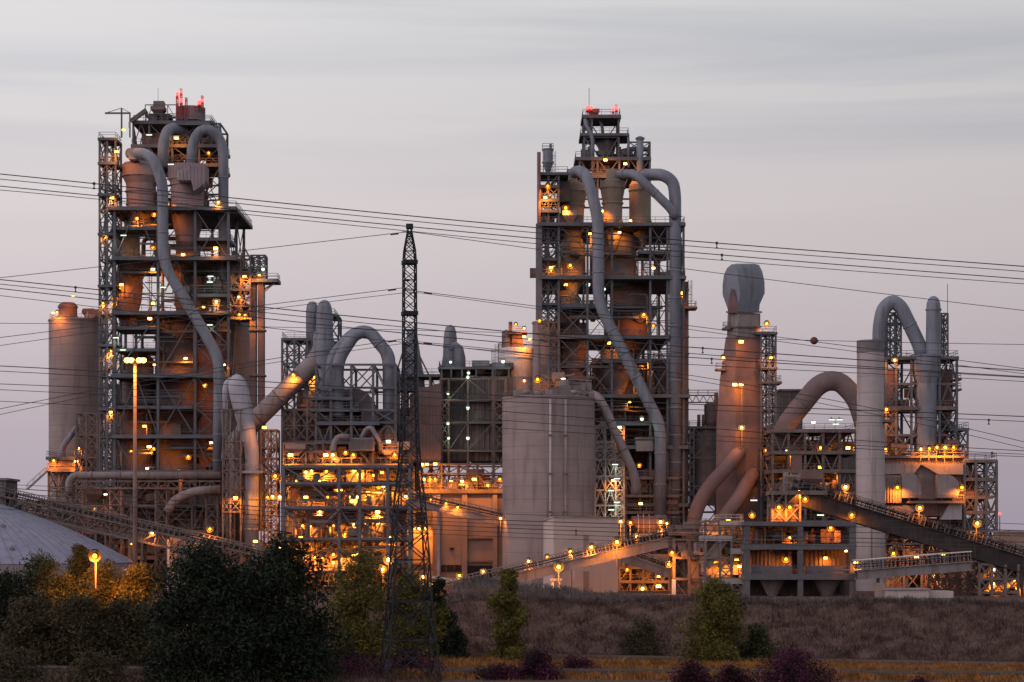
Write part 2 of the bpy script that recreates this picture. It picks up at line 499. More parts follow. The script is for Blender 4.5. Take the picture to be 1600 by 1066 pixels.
def vessel_px(name, label, cat, px, d, prof, mat, group=None, n=32, ribs=0, bands=(), yscale=1., extra=None, sweep=True):
    """a vertical shell from (half-width px, py) pairs, top first"""
    cx = X(px, d); k = K(d)
    pr = [(w * k, Z(y, d)) for w, y in reversed(prof)]
    root = thing(name, label, cat, (cx, d, pr[0][1]), group)
    MB().lathe(cx, d, pr, n, yscale=yscale).build('shell', mat, root)
    for py, w in bands:
        z = Z(py, d); MB().lathe(cx, d, [(w * k + .02, z - .14), (w * k + .16, z - .14), (w * k + .16, z + .14), (w * k + .02, z + .14)], n, False, yscale=yscale).build('stiffener_ring', mat, root)
    if ribs:
        (w1, y1), (w2, y2) = prof[0], prof[1]
        m = MB()
        for q in range(ribs):
            a = 2 * math.pi * q / ribs
            m.bar((cx + (w1 * k + .04) * math.cos(a), d + (w1 * k + .04) * math.sin(a), Z(y1, d)), (cx + (w2 * k + .04) * math.cos(a), d + (w2 * k + .04) * math.sin(a), Z(y2, d)), .2)
        m.build('stiffener_rib', mat, root)
    return root


def lattice_mast(m, x, y, z0, z1, w, wtop=None, bay=2.5, leg=.16, br=.1):
    wt = wtop if wtop else w; n = max(1, int((z1 - z0) / bay)); H = z1 - z0
    def c(i, t):
        h = (w + (wt - w) * t) / 2; sx, sy = ((-1, -1), (1, -1), (1, 1), (-1, 1))[i]
        return Vector((x + sx * h, y + sy * h, z0 + H * t))
    for i in range(4): m.bar(c(i, 0), c(i, 1), leg)
    for k in range(n):
        t0, t1 = k / n, (k + 1) / n
        for i in range(4):
            j = (i + 1) % 4
            m.bar(c(i, t0), c(j, t1), br); m.bar(c(j, t0), c(i, t1), br); m.bar(c(i, t1), c(j, t1), br)
    return m


def box_px(m, px0, px1, py0, py1, d0, d1):
    """a block whose front face fills px0..px1, py0..py1 at depth d0"""
    return m.box(X(px0, d0), X(px1, d0), d0, d1, Z(py1, d0), Z(py0, d0))
# ------------------------------------------------------------------ camera, world, sun
cam = bpy.data.cameras.new('camera'); co = bpy.data.objects.new('camera', cam); COL.objects.link(co)
cam.lens = 36.0 * F / 1600.0; cam.sensor_width = 36.0; cam.sensor_fit = 'HORIZONTAL'
cam.shift_y = (HY - 533.0) / 1600.0
cam.clip_start = 1.0; cam.clip_end = 20000
co.location = (0, 0, CZ); co.rotation_euler = (R(90), 0, 0)
scene.camera = co
scene.render.resolution_x, scene.render.resolution_y = 1024, 682
scene.view_settings.view_transform = 'Standard'; scene.view_settings.look = 'None'
scene.view_settings.exposure = 0.0; scene.view_settings.gamma = 1.0; scene.view_settings.use_curve_mapping = False
scene.cycles.use_denoising = True
scene.cycles.max_bounces = 4; scene.cycles.diffuse_bounces = 3; scene.cycles.glossy_bounces = 2; scene.cycles.transparent_max_bounces = 4
scene.cycles.use_light_tree = True
scene.cycles.caustics_reflective = False; scene.cycles.caustics_refractive = False
scene.cycles.sample_clamp_indirect = 4.0

SUN_EL, SUN_AZ = R(4), R(247)      # the glow of the set sun: low, behind the camera and to its left
w = bpy.data.worlds.new('World'); scene.world = w; w.use_nodes = True
n, l = w.node_tree.nodes, w.node_tree.links
bg = n['Background']; bg.inputs['Strength'].default_value = .1
sky = n.new('ShaderNodeTexSky'); sky.sky_type = 'NISHITA'; sky.sun_disc = False
sky.sun_elevation = SUN_EL; sky.sun_rotation = SUN_AZ; sky.dust_density = 3.0
tc = n.new('ShaderNodeTexCoord'); sep = n.new('ShaderNodeSeparateXYZ'); l.new(tc.outputs['Generated'], sep.inputs[0])
# evening overcast: colour by height
rp = n.new('ShaderNodeValToRGB'); cr = rp.color_ramp
stops = [(0., (.41, .36, .44)), (.05, (.475, .405, .455)), (.10, (.595, .525, .56)), (.15, (.685, .62, .63)), (.20, (.695, .665, .68)), (.25, (.73, .715, .725)), (.6, (.52, .53, .57)), (1., (.43, .46, .52))]
cr.elements[0].position = 0; cr.elements[0].color = (*stops[0][1], 1)
cr.elements[1].position = 1; cr.elements[1].color = (*stops[-1][1], 1)
for p, c in stops[1:-1]:
    e = cr.elements.new(p); e.color = (*c, 1)
l.new(sep.outputs[2], rp.inputs[0])
# thin stretched cloud bands
mp = n.new('ShaderNodeMapping'); mp.inputs['Scale'].default_value = (1.3, 1.3, 24.); mp.inputs['Rotation'].default_value = (0, R(1.2), 0)
mp.inputs['Location'].default_value = (.35, .2, 3.3)
l.new(tc.outputs['Generated'], mp.inputs[0])
nz = n.new('ShaderNodeTexNoise'); nz.inputs['Scale'].default_value = 1.5; nz.inputs['Detail'].default_value = 6; nz.inputs['Roughness'].default_value = .5; nz.inputs['Distortion'].default_value = .5
l.new(mp.outputs[0], nz.inputs[0])
mr = n.new('ShaderNodeMapRange'); mr.inputs[1].default_value = .42; mr.inputs[2].default_value = .68; l.new(nz.outputs[0], mr.inputs[0])
# bands fade out towards the hazy horizon
fade = n.new('ShaderNodeMapRange'); fade.inputs[1].default_value = .135; fade.inputs[2].default_value = .2; l.new(sep.outputs[2], fade.inputs[0])
mu = n.new('ShaderNodeMath'); mu.operation = 'MULTIPLY'; l.new(mr.outputs[0], mu.inputs[0]); l.new(fade.outputs[0], mu.inputs[1])
mu2 = n.new('ShaderNodeMath'); mu2.operation = 'MULTIPLY'; mu2.inputs[1].default_value = .8; l.new(mu.outputs[0], mu2.inputs[0])
dim = mix_rgb(n, l, mu2.outputs[0], (1, 1, 1), (.68, .735, .80))
cl = mix_rgb(n, l, 1.0, rp.outputs[0], dim, 'MULTIPLY')
sc = n.new('ShaderNodeVectorMath'); sc.operation = 'SCALE'; sc.inputs['Scale'].default_value = 10.3; l.new(cl, sc.inputs[0])
# the right of the low sky is a little duller than the left
gx_ = n.new('ShaderNodeMapRange'); gx_.inputs[1].default_value = -.22; gx_.inputs[2].default_value = .25; gx_.inputs[3].default_value = 1.08; gx_.inputs[4].default_value = .885; l.new(sep.outputs[0], gx_.inputs[0])
sc2 = n.new('ShaderNodeVectorMath'); sc2.operation = 'SCALE'; l.new(sc.outputs[0], sc2.inputs[0]); l.new(gx_.outputs[0], sc2.inputs['Scale'])
low = sc2.outputs[0]
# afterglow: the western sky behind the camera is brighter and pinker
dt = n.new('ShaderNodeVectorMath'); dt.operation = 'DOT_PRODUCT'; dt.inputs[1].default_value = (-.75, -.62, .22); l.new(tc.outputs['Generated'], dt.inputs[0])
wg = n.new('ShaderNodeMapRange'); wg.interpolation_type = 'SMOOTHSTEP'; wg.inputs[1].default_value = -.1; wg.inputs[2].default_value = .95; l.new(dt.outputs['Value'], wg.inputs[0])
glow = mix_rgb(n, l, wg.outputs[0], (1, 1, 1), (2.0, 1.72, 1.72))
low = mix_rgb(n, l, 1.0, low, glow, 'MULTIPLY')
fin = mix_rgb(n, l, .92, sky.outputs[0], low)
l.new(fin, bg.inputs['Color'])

sun = bpy.data.lights.new('sun', 'SUN'); so = bpy.data.objects.new('sun', sun); COL.objects.link(so)
sun.energy = .26; sun.angle = R(22); sun.color = (1, .9, .88)
az = SUN_AZ
sd = Vector((math.sin(az) * math.cos(SUN_EL + R(8)), math.cos(az) * math.cos(SUN_EL + R(8)), math.sin(SUN_EL + R(8))))
so.rotation_euler = sd.to_track_quat('Z', 'Y').to_euler()

# ------------------------------------------------------------------ ground
GZ = 6.9
def sstep(t): t = max(0., min(1., t)); return t * t * (3 - 2 * t)
def foot(x): return 299.0 - max(-90, min(130, x + 10)) * .33
def ground(x, y):
    t = (y - foot(x)) / 27.0
    z = GZ * sstep(t)
    if -.15 < t < 1.6:
        a = sstep((t + .15) / .3) * sstep((1.6 - t) / .4)
        z += a * (.75 * mnoise.noise(Vector((x * .11, y * .16, 1.3))) + .4 * mnoise.noise(Vector((x * .4, y * .4, 4.))))
    z += .12 * mnoise.noise(Vector((x * .2, y * .2, 9.))) if y < 330 else 0
    # grassy spoil mound on the crest
    gx, gy = X(750, 334), 334
    z += 2.3 * math.exp(-((x - gx) / 9.5) ** 2 - ((y - gy) / 7.) ** 2)
    z += 1.0 * math.exp(-((x - X(880, 332)) / 11.) ** 2 - ((y - 331) / 6.) ** 2)
    return z

gx = [-6000, -2500, -1000, -400, -200] + [-140 + i * 1.4 for i in range(201)] + [200, 400, 1000, 2500, 6000]
gy = [-3000, -500, -100, 60, 150] + [200 + i * 1.4 for i in range(115)] + [370, 400, 440, 500, 650, 1000, 2000, 5000, 12000]
verts = [(x, y, ground(x, y)) for y in gy for x in gx]
nx = len(gx)
faces = [(j * nx + i, j * nx + i + 1, (j + 1) * nx + i + 1, (j + 1) * nx + i) for j in range(len(gy) - 1) for i in range(nx - 1)]
m, n, l, b = new_mat('dry_ground')
tc = n.new('ShaderNodeTexCoord')
nz = n.new('ShaderNodeTexNoise'); nz.inputs['Scale'].default_value = .35; nz.inputs['Detail'].default_value = 9; nz.inputs['Roughness'].default_value = .7; l.new(tc.outputs['Object'], nz.inputs[0])
mr = n.new('ShaderNodeMapRange'); mr.inputs[1].default_value = .35; mr.inputs[2].default_value = .65; l.new(nz.outputs[0], mr.inputs[0])
c = mix_rgb(n, l, mr.outputs[0], (.085, .052, .043), (.15, .10, .082))
n2 = n.new('ShaderNodeTexNoise'); n2.inputs['Scale'].default_value = 3; n2.inputs['Detail'].default_value = 6; l.new(tc.outputs['Object'], n2.inputs[0])
c = mix_rgb(n, l, .5, c, mix_rgb(n, l, n2.outputs[0], (.06, .036, .03), (.17, .115, .095)))
l.new(c, b.inputs['Base Color']); b.inputs['Roughness'].default_value = 1; b.inputs['Specular IOR Level'].default_value = .1
bp = n.new('ShaderNodeBump'); bp.inputs['Strength'].default_value = .9; bp.inputs['Distance'].default_value = .3; l.new(n2.outputs[0], bp.inputs['Height']); l.new(bp.outputs[0], b.inputs['Normal'])
M['ground'] = m
g = MB().add(verts, faces, True).build('ground', 'ground', loc=(0, 0, 0)); struct(g)


# ------------------------------------------------------------------ grass
def clump(x, y, s, t): return mnoise.noise(Vector((x * s, y * s, t)))
def grass(name, label, mat, n, pos, h0, h1, w, seed):
    r = random.Random(seed); V = []; Fc = []
    for _ in range(n):
        q = pos(r)
        if q is None: continue
        x, y = q; z = ground(x, y) - .03
        a = r.uniform(0, 6.28); h = r.uniform(h0, h1) * (1 + 1.1 * clump(x, y, .55, 21.)); lx, ly = r.gauss(0, .35) * h, r.gauss(0, .35) * h
        dx, dy = math.cos(a) * w, math.sin(a) * w
        o = len(V)
        V += [(x - dx, y - dy, z), (x + dx, y + dy, z), (x + lx * .4 + dx * .6, y + ly * .4 + dy * .6, z + h * .6), (x + lx, y + ly, z + h), (x + lx * .4 - dx * .6, y + ly * .4 - dy * .6, z + h * .6)]
        Fc.append((o, o + 1, o + 2, o + 3, o + 4))
    o = MB().add(V, Fc).build(name, mat, loc=(0, 0, 0))
    return tag(o, label, 'grass', kind='stuff')

def on_bank(r):
    x = r.uniform(-25, 92); t = r.uniform(-.15, 1.12); y = foot(x) + t * 27
    if clump(x, y, .35, 2.) < r.uniform(-.7, .35): return None
    return x, y
grass('dry_grass', 'dark dry grass and weeds covering the slope of the embankment', 'grass_dark', 95000, on_bank, .25, .85, .045, 11)
def on_crest(r):
    x = r.uniform(-25, 95); y = foot(x) + r.uniform(24, 40)
    if x > 36 and y > foot(x) + 34: return None
    if clump(x, y, .3, 5.) < r.uniform(-.8, .3): return None
    return x, y
grass('pale_grass', 'pale grey dry grass along the crest of the embankment', 'grass_grey', 38000, on_crest, .3, .95, .045, 12)
def track1(x): return foot(x) - 7.5
def track2(x): return 254.5 - x * .09
def on_verge(r):
    x = r.uniform(-14, 72); a = track2(x) + 2.6; b_ = track1(x) - 2.2; y = r.uniform(a, b_)
    if r.random() < .22: y = track2(x) - 2.4 - abs(r.gauss(0, 3))
    if clump(x, y, .3, 8.) < r.uniform(-.5, .35): return None
    return x, y
grass('golden_grass', 'golden dry grass growing between the two railway tracks', 'grass_gold', 90000, on_verge, .3, .85, .06, 13)
def on_scrub(r):
    x = r.uniform(-75, -8); y = r.uniform(225, 300)
    if clump(x, y, .18, 3.) < r.uniform(-.6, .4): return None
    return x, y
grass('scrub_grass', 'dark brown scrubby grass under the trees', 'grass_dark', 42000, on_scrub, .3, 1.0, .05, 14)


# ------------------------------------------------------------------ railway tracks
def railway(label, fy, x0, x1):
    root = thing('railway_track', label, 'railway track', (0, fy(0), 0), 'railway tracks below the embankment')
    xs = [x0 + i * 2. for i in range(int((x1 - x0) / 2) + 1)]
    h = .45
    bm_ = MB(); V = []; Fc = []
    prof = [(-2.3, -.1), (-1.45, h), (1.45, h), (2.3, -.1)]
    for x in xs:
        for dy, dz in prof: V.append((x, fy(x) + dy, ground(x, fy(x)) * 0 + dz))
    for i in range(len(xs) - 1):
        for k in range(3): Fc.append((i * 4 + k, (i + 1) * 4 + k, (i + 1) * 4 + k + 1, i * 4 + k + 1))
    bm_.add(V, Fc); bm_.build('ballast', 'ballast', root)
    s = MB(); x = x0
    while x < x1:
        s.box(x - .13, x + .13, fy(x) - 1.25, fy(x) + 1.25, h - .05, h + .1); x += .65
    so_ = s.build('sleeper', 'sleeper', root); so_['kind'] = 'stuff'
    for d in (-.75, .75):
        m_ = MB()
        for a, b2 in zip(xs, xs[1:]):
            m_.bar((a, fy(a) + d, h + .2), (b2, fy(b2) + d, h + .2), .1, .2)
        m_.build('rail', 'rail', root)
    return root
railway('railway track nearer to the embankment foot', track1, -60, 130)
railway('railway track in front, beyond the purple bushes', track2, -60, 130)


# ------------------------------------------------------------------ trees
def leaf_cloud(r, blobs, n, leaf, droop=.3, tall=1.6):
    """leaf faces scattered through many clumps; blobs: (x, y, z, rx, rz)"""
    V = []; Fc = []
    tot = sum(b[3] * b[3] * b[4] for b in blobs)
    for bx, by, bz, rx, rz in blobs:
        k = int(n * rx * rx * rz / tot) + 20
        for _ in range(k):
            u = Vector((r.gauss(0, 1), r.gauss(0, 1), r.gauss(0, 1))).normalized() * (r.random() ** .42) * (r.uniform(1, 1.45) if r.random() < .13 else 1)
            # ragged edge
            f = 1 + .35 * mnoise.noise(Vector((u.x * 2.2 + bx, u.y * 2.2 + by, u.z * 2.2 + bz)))
            p = Vector((bx + u.x * rx * f, by + u.y * rx * f, bz + u.z * rz * f))
            s = leaf * r.uniform(.5, 1.45)
            d = Vector((r.gauss(0, 1), r.gauss(0, 1), r.gauss(-droop, .8))).normalized() * s * tall
            e = d.cross(Vector((r.gauss(0, 1), r.gauss(0, 1), r.gauss(0, 1)))).normalized() * s * .5
            o = len(V)
            V += [tuple(p - d * .5), tuple(p + e * .5), tuple(p + d * .5), tuple(p - e * .5)]
            Fc.append((o, o + 1, o + 2, o + 3))
    return V, Fc

def tree(name, label, px, w, ytop, ybase, d, mat, seed, n=9000, leaf=.34, group='trees in front of the plant', cat='tree', shape='round', trunk=True, low=.12, nb=46):
    r = random.Random(seed)
    k = K(d); x = X(px, d); hw = w * k / 2
    zb = ground(x, d) if ybase is None else Z(ybase, d)
    zt = Z(ytop, d); H = zt - zb
    root = thing(name, label, cat, (x, d, zb), group)
    blobs = []; ends = []
    for i in range(nb):
        t = low + (1 - low) * (i + r.random()) / nb
        if shape == 'round': rad = hw * (max(.05, 1 - (max(-.3, t - .42) / .6) ** 2) ** .55)
        elif shape == 'cone': rad = hw * (1.05 - t) ** .8 * min(1, t / .12 + .3)
        elif shape == 'bush': rad = hw * max(.1, 1 - max(0, t) ** 2.4) ** .5
        else: rad = hw * (.8 + .25 * math.sin(t * 9 + seed)) * (1 - 1.1 * max(0, t - .55))
        a = r.uniform(0, 6.28); q = rad * (r.random() ** .5) * .8
        s = (.28 + .2 * r.random()) * hw * (1.15 - .45 * t)
        bz = zb + t * H - s * .5
        blobs.append((x + q * math.cos(a), d + q * math.sin(a) * .9, bz, s * 1.15, s * r.uniform(.75, 1.15)))
    V, Fc = leaf_cloud(r, blobs, int(n * 1.7), leaf)
    if trunk:
        m = MB(); top = zb + H * .62
        pts = [(x, d, zb - .3), (x + r.uniform(-.2, .2), d, zb + H * .22), (x + r.uniform(-.5, .5), d, zb + H * .42), (x + r.uniform(-.7, .7), d, top)]
        rr = .022 * H + .05
        m.tube(pts, [rr * 1.3, rr, rr * .7, rr * .3], 9)
        for b in r.sample(blobs, min(14, len(blobs))):
            t = r.uniform(.18, .55); z0 = zb + t * H
            if b[2] < z0: z0 = zb + H * .12
            c = Vector((x, d, z0)); e = Vector(b[:3])
            m.tube([c, c.lerp(e, .5) + Vector((0, 0, .25)), e], [rr * .45, rr * .28, rr * .1], 6)
        m.build('trunk', 'bark', root)
    MB().add(V, Fc).build('crown' if trunk else 'foliage', mat, root)
    return root

G = 'trees in front of the plant'
# the pair of near black-green trees
tree('dense_tree', 'large dense black-green tree, the nearest one, wide round crown', 326, 214, 853, 1100, 236, 'leaf_dark', 3, 30000, .36, low=.03, nb=80)
tree('dense_tree', 'dark green near tree with taller pointed top beside the wide black-green one', 436, 184, 842, 1100, 239, 'leaf_dark', 4, 26000, .36, low=.03, nb=74)
# the screen of trees at the left
spec = [('dark bushy tree at the edge of the tree belt below the white dome', 8, 100, 893, 1010, 282, 'leaf_dark', 'round'),
        ('olive round tree in front of the white dome', 72, 92, 868, 1006, 285, 'leaf_mid', 'round'),
        ('slim dark tree rising beside the glowing yard lamp', 124, 62, 850, 1000, 296, 'leaf_mid', 'cone'),
        ('yellow-lit tree right under the glowing yard lamp', 168, 84, 882, 1008, 290, 'leaf_olive_lit', 'round'),
        ('yellow-lit loose tree in front of the floodlight mast', 218, 80, 880, 1012, 287, 'leaf_olive_lit', 'round'),
        ('scruffy brown-green tree in front of the olive round tree', 48, 96, 935, 1028, 268, 'leaf_scrub', 'round'),
        ('low multi-stemmed brown tree in front of the yellow-lit trees', 122, 96, 930, 1026, 266, 'leaf_scrub', 'round'),
        ('brown-green tree between the yellow-lit trees and the black-green one', 192, 92, 938, 1026, 268, 'leaf_scrub', 'round')]
for i, (lb, px, w_, yt, yb, d, mt, sh) in enumerate(spec):
    tree('belt_tree', lb, px, w_ * 1.28, yt, yb, d, mt, 20 + i, 12000, .3, shape=sh, low=.1)
tree('scrub_bush', 'low dark scrub bush below the tree belt, hugging the frame edge', 20, 130, 1012, 1085, 238, 'leaf_scrub', 31, 6000, .26, trunk=False, shape='bush', low=.0, cat='bush', group='scrub bushes')
tree('scrub_bush', 'low dark scrub bush below the tree belt, left of the black-green tree', 145, 150, 1022, 1085, 236, 'leaf_scrub', 32, 6500, .26, trunk=False, shape='bush', low=.0, cat='bush', group='scrub bushes')
# behind the pylon
tree('feathery_tree', 'dark feathery tree between the black-green tree and the pylon', 560, 116, 856, 1026, 285, 'leaf_olive_lit', 41, 11000, .3, shape='round', low=.05)
tree('feathery_tree', 'dark feathery tree seen through the legs of the pylon', 645, 104, 890, 1030, 288, 'leaf_olive_lit', 42, 10000, .3, shape='round', low=.05)
tree('feathery_tree', 'narrow dark tree just beside the foot of the pylon', 684, 58, 902, 1028, 290, 'leaf_dark', 43, 6000, .28, shape='round', low=.05)
tree('small_bush', 'small dark bush on the grass beside the narrow dark tree', 712, 44, 978, 1030, 284, 'leaf_dark', 44, 2600, .24, trunk=False, shape='bush', low=0., cat='bush', group='bushes at the embankment foot')
tree('lone_tree', 'lone upright green tree with uneven two-lobed crown on the embankment foot', 792, 72, 888, 1027, 280, 'leaf_olive_lit', 46, 9000, .28, shape='lobed', low=.04)
tree('small_bush', 'faint brown bush low on the embankment slope', 1003, 76, 966, 1030, 287, 'leaf_scrub', 47, 3600, .24, trunk=False, shape='bush', low=0., cat='bush', group='bushes at the embankment foot')
tree('yellow_tree', 'rounded yellow-green tree standing before the concrete frame building', 1116, 112, 906, 1032, 277, 'leaf_olive_lit', 48, 15000, .27, shape='round', low=.03, nb=60)
tree('small_bush', 'dark green bush leaning against the rounded yellow-green tree', 1182, 64, 974, 1034, 278, 'leaf_mid', 49, 4200, .25, trunk=False, shape='bush', low=0., cat='bush', group='bushes at the embankment foot')
# bougainvillea
GB = 'bougainvillea bushes beside the railway'
for lb, px, w_, yt, yb, d, s, n_ in [
        ('large domed purple bougainvillea, the biggest and nearest', 1240, 132, 1008, 1090, 232, 61, 15000),
        ('low purple bougainvillea beside the biggest one', 1145, 74, 1036, 1090, 233, 62, 6000),
        ('low purple bougainvillea, leftmost of the three at the frame bottom', 1080, 80, 1030, 1090, 231, 63, 7000),
        ('tall purple bougainvillea beyond the front track near the lone tree', 838, 78, 1013, 1066, 247, 64, 8000),
        ('long low purple bougainvillea between the tracks', 900, 78, 1023, 1056, 258, 65, 5500),
        ('reddish purple bougainvillea spreading low on the grass', 780, 78, 1036, 1066, 247, 66, 6000),
        ('purple bougainvillea at the foot of the pylon', 645, 100, 1012, 1056, 256, 67, 5000),
        ('purple bougainvillea between the black-green tree and the pylon', 548, 104, 1014, 1062, 252, 68, 5000),
        ('small purple bougainvillea tuft at the bottom edge', 1435, 56, 1056, 1090, 235, 69, 3000)]:
    tree('bougainvillea_bush', lb, px, w_ * 1.15, yt + 3, yb, d, 'leaf_purple', s, n_, .2, group=GB, trunk=False, shape='bush', low=-.12, cat='bush', nb=60)

# ------------------------------------------------------------------ transmission pylon
def pylon():
    d = 246; cx = X(640, d)
    prof = [(1066, 46), (940, 34), (875, 30), (791, 24), (730, 17), (680, 14), (600, 11), (412, 10.3), (392, 9), (355, 2.2)]
    root = thing('lattice_pylon', 'tall slender dark lattice pylon tapering to a point, without arms', 'pylon', (cx, d, 0))
    ang = R(12)
    def corner(i, py):
        for (ya, wa), (yb, wb) in zip(prof, prof[1:]):
            if yb <= py <= ya:
                w_ = wa + (wb - wa) * (ya - py) / (ya - yb); break
        h = w_ * K(d) * .9
        sx, sy = ((-1, -1), (1, -1), (1, 1), (-1, 1))[i]
        dx, dy = sx * h * math.cos(ang) - sy * h * math.sin(ang), sx * h * math.sin(ang) + sy * h * math.cos(ang)
        return Vector((cx + dx, d + dy, max(0, Z(py, d))))
    ys = [p[0] for p in prof]
    for i in range(4):
        m = MB()
        for a, b in zip(ys, ys[1:]): m.bar(corner(i, a), corner(i, b), .19 if a > 600 else .15)
        m.build('leg', 'pylon', root)
    cuts = [1062, 1000, 940, 875, 833]
    y = 833
    while y > 366:
        w_ = (corner(0, y) - corner(1, y)).length / K(d)
        y -= max(9, min(30, w_ * .82)); cuts.append(max(y, 362))
    for a, b in zip(cuts, cuts[1:]):
        m = MB(); t = .12 if a > 840 else .085
        for i in range(4):
            j = (i + 1) % 4
            m.bar(corner(i, a), corner(j, b), t); m.bar(corner(j, a), corner(i, b), t)
            if a > 830 or a < 415 or int(a) % 3 == 0: m.bar(corner(i, b), corner(j, b), t)
        m.build('bracing', 'pylon', root)
    for py in (410, 490):
        m = MB(); q = [corner(i, py) for i in range(4)]
        for i in range(4):
            a, b = q[i], q[(i + 1) % 4]; e = (b - a) * .12
            m.bar(a - e, b + e, .3, .45)
        m.build('collar', 'pylon', root)
    for py, s in ((452, -1), (458, 1), (438, -1), (540, -1), (533, 1), (363, -1)):
        m = MB(); a = Vector((cx, d - .2, Z(py, d))); m.bar(a, a + Vector((s * 11.5 * K(d), 0, 0)), .12)
        m.build('cable_bracket', 'pylon', root)
    m = MB(); c = Vector((cx, d, Z(355, d))); m.box(cx - .4, cx + .4, d - .4, d + .4, c.z - .2, c.z + .35); m.build('peak_cap', 'pylon', root)
pylon()

# ------------------------------------------------------------------ power lines
def wire(label, pts, d, r, spacers=(), group='power lines crossing in front of the plant', clamps=()):
    """pts: three or more (px, py) the sagging line passes through; carried on past the frame on both sides"""
    def lag(x):
        s = 0
        for i, (xi, yi) in enumerate(pts):
            t = yi
            for j, (xj, _) in enumerate(pts):
                if i != j: t *= (x - xj) / (xi - xj)
            s += t
        return s
    lo, hi = pts[0][0], pts[-1][0]
    q = [lo + (hi - lo) * i / 40 for i in range(41)]
    if len(pts) == 2:
        ly = lambda x: pts[0][1] + (pts[1][1] - pts[0][1]) * (x - lo) / (hi - lo)
    else: ly = lag
    path = [P(x, ly(x), d) for x in q]
    root = thing('power_line', label, 'power line', path[20], group)
    MB().tube(path, r * .88, 6).build('conductor', 'wire', root)
    for s in spacers:
        a = P(s, ly(s), d)
        m = MB(); m.bar(a + Vector((0, 0, .07)), a - Vector((0, 0, .27)), .05); m.box(a.x - .06, a.x + .06, a.y - .05, a.y + .05, a.z - .07, a.z + .07); m.box(a.x - .06, a.x + .06, a.y - .05, a.y + .05, a.z - .31, a.z - .24)
        m.build('spacer', 'wire', root)
    for s in clamps:
        a = P(s, ly(s), d); b = P(s + 9, ly(s + 9), d)
        m = MB()
        for t in (0, .33, .66, 1):
            c = a.lerp(b, t); m.lathe(c.x, c.y, [(.02, c.z - .2), (.16, c.z - .12), (.16, c.z - .05), (.02, c.z + .02)], 10)
        m.build('insulator', 'wire', root)
    return root

D1 = 120
for i, (a, b, c, r_) in enumerate([((-200, 253), (850, 357), (1800, 432), .034), ((-200, 262), (850, 365), (1800, 440), .026), ((-200, 272), (850, 374), (1800, 451), .032), ((-200, 281), (850, 382), (1800, 459), .024)]):
    wire('%s of the four high wires crossing both preheater towers' % ['topmost', 'second from top', 'third from top', 'lowest'][i], [a, (0, [272, 280, 291, 297][i]), b, (1340, [397, 405, 416, 424][i]), c], D1 + i * 1.5, r_, spacers=((147, 1120) if i == 0 else (1128,) if i == 2 else ()))
for i, (ys_, r_) in enumerate([((418, 437, 486, 515, 548, 562, 581, 592), .036), ((424, 444, 494, 524, 558, 572, 589, 600), .028), ((431, 451, 502, 533, 560, 575, 592, 603), .034), ((441, 462, 515, 547, 571, 583, 600, 611), .024)]):
    wire('%s of the four wires slanting across level with the left silo top' % ['topmost', 'second from top', 'third from top', 'lowest'][i], [(-200, ys_[0]), (0, ys_[1]), (760, ys_[3]), (1340, ys_[5]), (1800, ys_[7])], D1 + 10 + i * 1.5, r_, spacers=((118, 1098) if i == 0 else (1112,) if i == 2 else ()))
for i, (ys_, r_) in enumerate([((565, 572, 617, 643, 662), .037), ((573, 580, 626, 651, 670), .028), ((592, 600, 641, 690, 710), .03), ((600, 609, 655, 698, 716), .026), ((618, 627, 668, 703, 722), .026)]):
    wire('%s of the five wires crossing below the mast lamps' % ['topmost', 'second from top', 'middle', 'fourth from top', 'lowest'][i], [(-200, ys_[0]), (0, ys_[1]), (760, ys_[2]), (1340, ys_[3] - 2), (1800, ys_[4])], D1 + 20 + i * 1.5, r_, spacers=((1545,) if i == 1 else (250, 1550) if i == 3 else ()))
for i, (ys_, r_) in enumerate([((752, 762, 812, 822, 842), .035), ((760, 770, 818, 830, 848), .028), ((768, 779, 824, 838, 855), .034), ((776, 787, 831, 845, 862), .026), ((757, 757, 802, 812, 834), .024), ((784, 795, 838, 851, 868), .024)]):
    wire('%s of the six dark wires hanging lowest, above the conveyors' % ['second from top', 'third from top', 'fourth from top', 'fifth from top', 'topmost', 'lowest'][i], [(-200, ys_[0]), (0, ys_[1]), (760, ys_[2]), (1200, ys_[3]), (1800, ys_[4])], D1 + 30 + i * 1.5, r_, spacers=((229, 900) if i == 2 else (1325,) if i == 0 else ()))
GP = 'wires strung from the pylon'
D2 = 246
wire('thin wire rising to the peak of the pylon', [(-200, 456), (200, 412), (640, 362)], D2, .045, group=GP, clamps=(612,))
wire('thin wire falling away behind from the peak of the pylon', [(640, 362), (1100, 424), (1800, 508)], D2 + .6, .045, group=GP)
wire('wire tied to the pylon at upper level, rising from the left tower side', [(-200, 552), (200, 503), (629, 450)], D2 - 1, .045, group=GP, clamps=(608,))
wire('lower twin of the wire tied to the pylon at upper level', [(-200, 570), (200, 512), (629, 458)], D2 - 1.6, .04, group=GP)
wire('wire leaving the pylon at upper level toward the hood stack', [(651, 455), (1100, 512), (1800, 602)], D2 - 1, .045, group=GP, clamps=(664,))
wire('lower twin of the wire leaving the pylon at upper level', [(651, 457), (1100, 518), (1800, 610)], D2 - 1.6, .04, group=GP)
wire('wire tied to the pylon at lower level, rising over the dusty ducts', [(-200, 682), (200, 600), (629, 530)], D2 - 1, .045, group=GP, clamps=(608,))
wire('lower twin of the wire tied to the pylon at lower level', [(-200, 694), (200, 607), (629, 537)], D2 - 1.6, .04, group=GP)
wire('wire leaving the pylon at lower level past the dark filter block', [(651, 534), (1100, 590), (1800, 742)], D2 - 1, .045, group=GP, clamps=(664,))
wire('lower twin of the wire leaving the pylon at lower level', [(651, 536), (1100, 597), (1800, 752)], D2 - 1.6, .04, group=GP)
